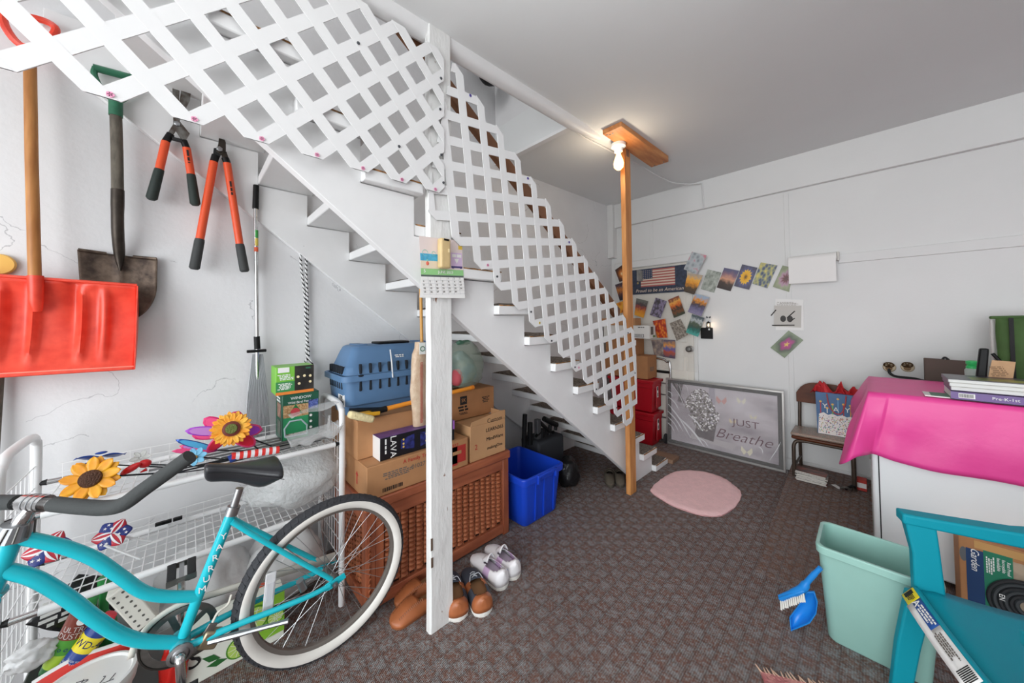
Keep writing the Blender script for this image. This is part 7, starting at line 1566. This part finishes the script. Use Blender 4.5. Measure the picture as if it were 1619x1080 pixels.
# wall taps
brass = M('old_brass', '#6b5238', .4, .7, var=.3, vs=40); ring_ = M('escutcheon', '#b9a88e', .4, .5)
for u, lb_ in ((1405, 'old brass wall valve with round handle and black hose, the left of two'), (1434, 'old brass wall valve with round handle, the right of two')):
    q = PY(u, 580, YB-.03); t = thing('wall_valve', lb_, 'valve', (q.x, YB, q.z), 'wall valves above the freezer')
    B().lathe([(.034, 0), (.03, .006), (1e-6, .008)], fY((q.x+.004, YB-.001, q.z-.006)), 20).obj('wall_flange', ring_, t); B().lathe([(.014, 0), (.014, .035), (.018, .04), (.018, .055), (1e-6, .056)], fY((q.x, YB-.006, q.z-.006)), 12).obj('valve_body', brass, t)
    hc = V((q.x, YB-.075, q.z+.018)); wl = [hc+V((.024*math.cos(a), .004*math.cos(a*6), .016*math.sin(a))) for a in [2*PI*k/24 for k in range(24)]]; B().tube(wl, .0045, 6, closed=True).obj('hand_wheel', brass, t); 
    for k in range(3): a = PI*k/3; B().tube([hc+V((.022*math.cos(a), 0, .015*math.sin(a))), hc-V((.022*math.cos(a), 0, .015*math.sin(a)))], .003, 5).obj('wheel_spoke', brass, t)
    B().tube([hc, V((q.x, YB-.05, q.z-.006))], .006, 8).obj('stem', brass, t)
    if u == 1405: B().tube(smooth_path([(q.x, YB-.055, q.z-.012), (q.x+.006, YB-.07, q.z-.045), (q.x+.04, YB-.075, q.z-.062), (q.x+.12, YB-.075, q.z-.066), (q.x+.2, YB-.07, q.z-.09)], 5), .0085, 8).obj('hose', rubber, t)

# ------------------------------------------------------------------ mint bin, dustpan and brush, hose box, plastic chair
mint = M('mint_plastic', '#9ccabf', .4, var=.03, vs=9)
t = thing('waste_bin', 'mint green open waste bin on the carpet beside the teal plastic chair', 'bin', (-.02, 1.95, 0))
def rr4(x0, x1, y0, y1, z, r=.03):
    o = []
    for (cx_, cy_, a0) in ((x1-r, y1-r, 0), (x0+r, y1-r, PI/2), (x0+r, y0+r, PI), (x1-r, y0+r, 1.5*PI)):
        for k in range(6): a = a0+k*PI/10; o.append(V((cx_+r*math.cos(a), cy_+r*math.sin(a), z)))
    return o
zb = .402
B().loft([rr4(-.148, .115, 1.885, 2.02, .001), rr4(-.152, .118, 1.875, 2.024, .012), rr4(-.168, .142, 1.812, 2.035, zb-.03), rr4(-.174, .148, 1.80, 2.041, zb-.03), rr4(-.175, .149, 1.80, 2.042, zb-.003), rr4(-.171, .145, 1.804, 2.038, zb), rr4(-.163, .137, 1.814, 2.03, zb-.002), rr4(-.16, .135, 1.82, 2.026, zb-.05), rr4(-.145, .112, 1.885, 2.015, .01)]).obj('bin_body', mint, t, bevel=.002)
bl3 = M('dustpan_blue', '#1f86d8', .35)
t = thing('dustpan_set', 'bright blue dustpan with white bristled hand brush leaning on the mint bin', 'dustpan', PZ(1252, 980, 0))
ypl = 1.83
def DP(u, v, y=1.83): return PY(u, v, y)
lowp = DP(1251, 983); dz = -lowp.z+.002
pan = [(1251, 983), (1249, 962), (1262, 945), (1276, 922), (1287, 922), (1292, 938), (1290, 955), (1280, 970), (1264, 977)]
P = [DP(*q)+V((0, 0, dz)) for q in pan]; c = sum(P, V((0, 0, 0)))/len(P)
b = B(); R = []
for k, (s_, dy) in enumerate(((1, -.012), (1, .0), (.8, .022), (.45, .032))): R.append([c+(p-c)*s_+V((0, dy, 0)) for p in P])
b.loft(R, cap=False); b.poly(R[-1]); b.obj('dustpan', bl3, t, solid=.003, ang=1.2)
hb = [DP(*q, 1.80)+V((0, 0, dz)) for q in ((1234, 934), (1252, 926), (1268, 918), (1278, 905), (1290, 892), (1297, 885))]
B().tube(smooth_path(hb, 4), [.013]*5+[.015]*6+[.010]*5+[.0085]*5, 10).obj('brush_handle', bl3, t, ang=1.2)
B().bar(DP(1232, 933, 1.80)+V((0, 0, dz)), DP(1272, 919, 1.80)+V((0, 0, dz)), .034, .012, up=(0, 0, 1)).obj('brush_block', bl3, t, bevel=.005)
brm = M('bristle_white', '#e9e6de', .8); rn = random.Random(4)
for i in range(12):
    for j in range(2):
        a = DP(1234+i*3.2, 936-i*1.25, 1.792+j*.016)+V((0, 0, dz-.004)); e = a+V((.002+.001*i*.2, rn.uniform(-.004, .004)-.002, -.032+rn.uniform(-.003, .003))); B().tube([a, e], [.0026, .0034], 5).obj('bristle_tuft', brm, t)
# garden hose carton
hx0 = PY(1515, 850, 2.40).x; t = thing('hose_box', 'brown blue and green garden hose carton standing against the freezer', 'box', (hx0+.25, 2.47, mz(2.47)))
hz1 = .362; B().box(hx0, hx0+.52, 2.40, 2.54, mz(2.54)+.001, hz1).obj('box_body', card2, t, bevel=.003)
yy = 2.3988
b = B(); b.box(hx0+.018, hx0+.062, yy, 2.40, .03, hz1-.045); b.obj('print_panel', M('hose_navy', '#173a68', .45), t); B().box(hx0+.062, hx0+.132, yy, 2.40, .03, hz1-.03).obj('print_panel', M('hose_green', '#1f7a5c', .45), t); B().box(hx0+.132, hx0+.5, yy, 2.40, .03, hz1-.05).obj('print_panel', M('hose_photo', '#b9a58f', .5, var=.5, vs=14), t)
B().box(hx0+.04, hx0+.5, yy-.0004, yy, hz1-.036, hz1-.006).obj('tape', tapem, t); B().lathe([(.03, 0), (.03, .0006)], fY((hx0+.012, 2.3995, hz1-.075)), 20, 0, sx=.35).obj('side_disc', M('disc_grey', '#5f6266', .5), t)
hc = V((hx0+.165, 2.397, .150))
for k, r in enumerate((.095, .081, .068, .055, .042, .029)): B().tube([hc+V((r*math.cos(a), -.004, r*math.sin(a))) for a in [2*PI*i/40 for i in range(40)]], .0068, 6, closed=True).obj('hose_print_ring', M('hose_black', '#26282b', .6) if k % 2 == 0 else M('hose_grey', '#3d4144', .6), t)
vr = lambda x, z: frame((x, yy-.0006, z), (0, 0, -1), (1, 0, 0))
text('Garden', .030, vr(hx0+.040, hz1-.085), whiteink, t, shear=.35); text('Rust Proof', .0125, vr(hx0+.122, hz1-.085), whiteink, t); text('Incroyable', .0125, vr(hx0+.110, hz1-.08), whiteink, t); text('Inoxidable', .0125, vr(hx0+.098, hz1-.078), whiteink, t); marks(vr(hx0+.078, hz1-.09), .075, .022, 4, whiteink, t)
text('EN', .02, vr(hx0+.10, .165) @ Matrix.Translation((0, 0, .016)), whiteink, t)
# teal plastic armchair
tq = M('teal_plastic', '#0b93a5', .55, bump=.05, bs=180, spec=.25)
tcz = .42
pA = PZ(1435, 918, tcz); fd = V((.955, .295, 0)).normalized(); wdv = V((.295, -.955, 0)).normalized()      # fd: front to back, wdv: along the front edge
pch = thing('plastic_chair', 'teal moulded plastic armchair at the right front with sticker on its seat edge', 'chair', (pA.x+.3, pA.y-.15, 0))
def C(f, w_, z): return V((pA.x, pA.y, 0))+fd*f+wdv*w_+V((0, 0, z))
SW, SD = .50, .44
def seat(u, v):      # u depth, v width
    f = SD*u; z = tcz-.018*math.sin(PI*min(1, u))*1.0-.012*math.sin(PI*v)*(1)-.05*max(0, .10-u)/.10*max(0, .10-u)/.10
    return C(f-.006*math.sin(PI*v), SW*v, z)
B().grid(seat, 16, 14).obj('seat', tq, pch, solid=.005, ang=1.2)
fe_ = [C(.0+.004-.008*math.sin(PI*(.05+.93*i/14)), SW*(.05+.93*i/14), tcz-.052) for i in range(15)]
B().loft([[p+V((0, 0, .012))-fd*.030, p+V((0, 0, .054))+fd*.002, p+V((0, 0, .052))+fd*.014, p+V((0, 0, .010))-fd*.020] for p in fe_]).obj('front_apron', tq, pch, bevel=.003)
def beam(nm, pts, wds, dpt_, mat=tq):      # tapered channel beam; (point, half width along a, half along b)
    R = []
    for (p, a, bb_) in pts: R.append([p+a+bb_, p-a+bb_, p-a-bb_, p+a-bb_])
    return B().loft(R).obj(nm, mat, pch, bevel=.006, bseg=3)
for s_, w0 in ((1, 0), (-1, SW)):
    o_ = -wdv*s_
    beam('leg', [(C(.025, w0, tcz-.03), fd*.030, wdv*.016), (C(.0, w0-.02*s_, .2)+o_*.0, fd*.028, wdv*.015), (C(-.02, w0-.035*s_, .0), fd*.024, wdv*.014)], 0, 0)
    beam('leg', [(C(SD-.02, w0+.02*s_, tcz-.03), fd*.03, wdv*.016), (C(SD+.06, w0, .0), fd*.022, wdv*.014)], 0, 0)
    beam('arm_post', [(C(.045, w0+.004*s_, tcz-.045), fd*.036, wdv*.014), (C(.043, w0-.004*s_, tcz+.1), fd*.032, wdv*.015), (C(.032, w0-.01*s_, tcz+.20), fd*.036, wdv*.020), (C(.026, w0-.012*s_, tcz+.222), fd*.036, wdv*.022)], 0, 0)
    beam('arm_rest', [(C(-.01, w0-.012*s_, tcz+.205), V((0, 0, .016)), wdv*.026), (C(.10, w0-.014*s_, tcz+.205), V((0, 0, .018)), wdv*.027), (C(.24, w0-.016*s_, tcz+.206), V((0, 0, .022)), wdv*.027), (C(.36, w0-.010*s_, tcz+.23), V((0, 0, .024)), wdv*.024), (C(.48, w0+.01*s_, tcz+.28), V((0, 0, .03)), wdv*.018)], 0, 0)
    beam('back_post', [(C(SD-.02, w0+.02*s_, tcz-.02), fd*.026, wdv*.02), (C(SD+.05, w0+.03*s_, tcz+.28), fd*.02, wdv*.026), (C(SD+.11, w0+.06*s_, tcz+.44), fd*.012, wdv*.03)], 0, 0)
for k in range(6):
    w1 = .07+k*.072; beam('back_slat', [(C(SD-.005, w1, tcz-.01), fd*.005, wdv*.024), (C(SD+.06, w1, tcz+.26), fd*.005, wdv*.024), (C(SD+.108, w1, tcz+.43), fd*.005, wdv*.022)], 0, 0)
beam('back_top', [(C(SD+.105, .04, tcz+.42), fd*.012, V((0, 0, .03))), (C(SD+.125, SW/2, tcz+.46), fd*.012, V((0, 0, .035))), (C(SD+.105, SW-.04, tcz+.42), fd*.012, V((0, 0, .03)))], 0, 0)
ms = frame(C(-.001, .02, tcz-.070), wdv, (0, 0, 1))      # sticker on the front apron, facing the room
def stick(nm, x0_, x1_, z0_, z1_, mt, d_=.0): 
    def pos(x, z): i = min(1, max(0, x/SW)); t_ = (.022-z)/.044; return C(.004-.008*math.sin(PI*i)+.002-.032*t_-d_*.8-.0012, x, tcz+.002-.042*t_+d_*.6+.0008)
    b = B(); b.grid(lambda u, v: pos(x0_+(x1_-x0_)*u, z0_+(z1_-z0_)*v), 8, 1); return b.obj(nm, mt, pch, solid=.0004)
stick('warning_label', .030, .078, -.018, .018, M('label_yellow', '#f0dc1e', .4)); stick('label_mark', .034, .05, -.012, .012, ink, .0008); stick('brand_label', .078, .19, -.018, .018, M('label_blue', '#1c4f9a', .4)); stick('label_strip', .078, .36, -.022, -.006, paper, .0006); stick('care_label', .19, .36, -.018, .018, paper, .0003); 
for k in range(8): stick('barcode', .315+k*.005, .3175+k*.005, -.014, .014, ink, .0012)
def ct(s_, x, z, q, mt): t_ = (.022-z)/.044; f_ = frame(C(.004-.008*math.sin(PI*x/SW)-.032*t_-.001, x, tcz+.004-.042*t_), wdv, fd*.032+V((0, 0, .042))); text(s_, q, f_, mt, pch)
ct('A', .092, .003, .03, whiteink); 
for q_, z_, w_, n_, mt in ((.145, .006, .085, 3, whiteink), (.255, .002, .10, 4, greyink), (.062, .0, .022, 5, ink)): marks(frame(C(.004-.008*math.sin(PI*q_/SW)-.032*(.022-z_)/.044-.001, q_, tcz+.004-.042*(.022-z_)/.044), wdv, fd*.032+V((0, 0, .042))), w_, .022, n_, mt, pch, 7)
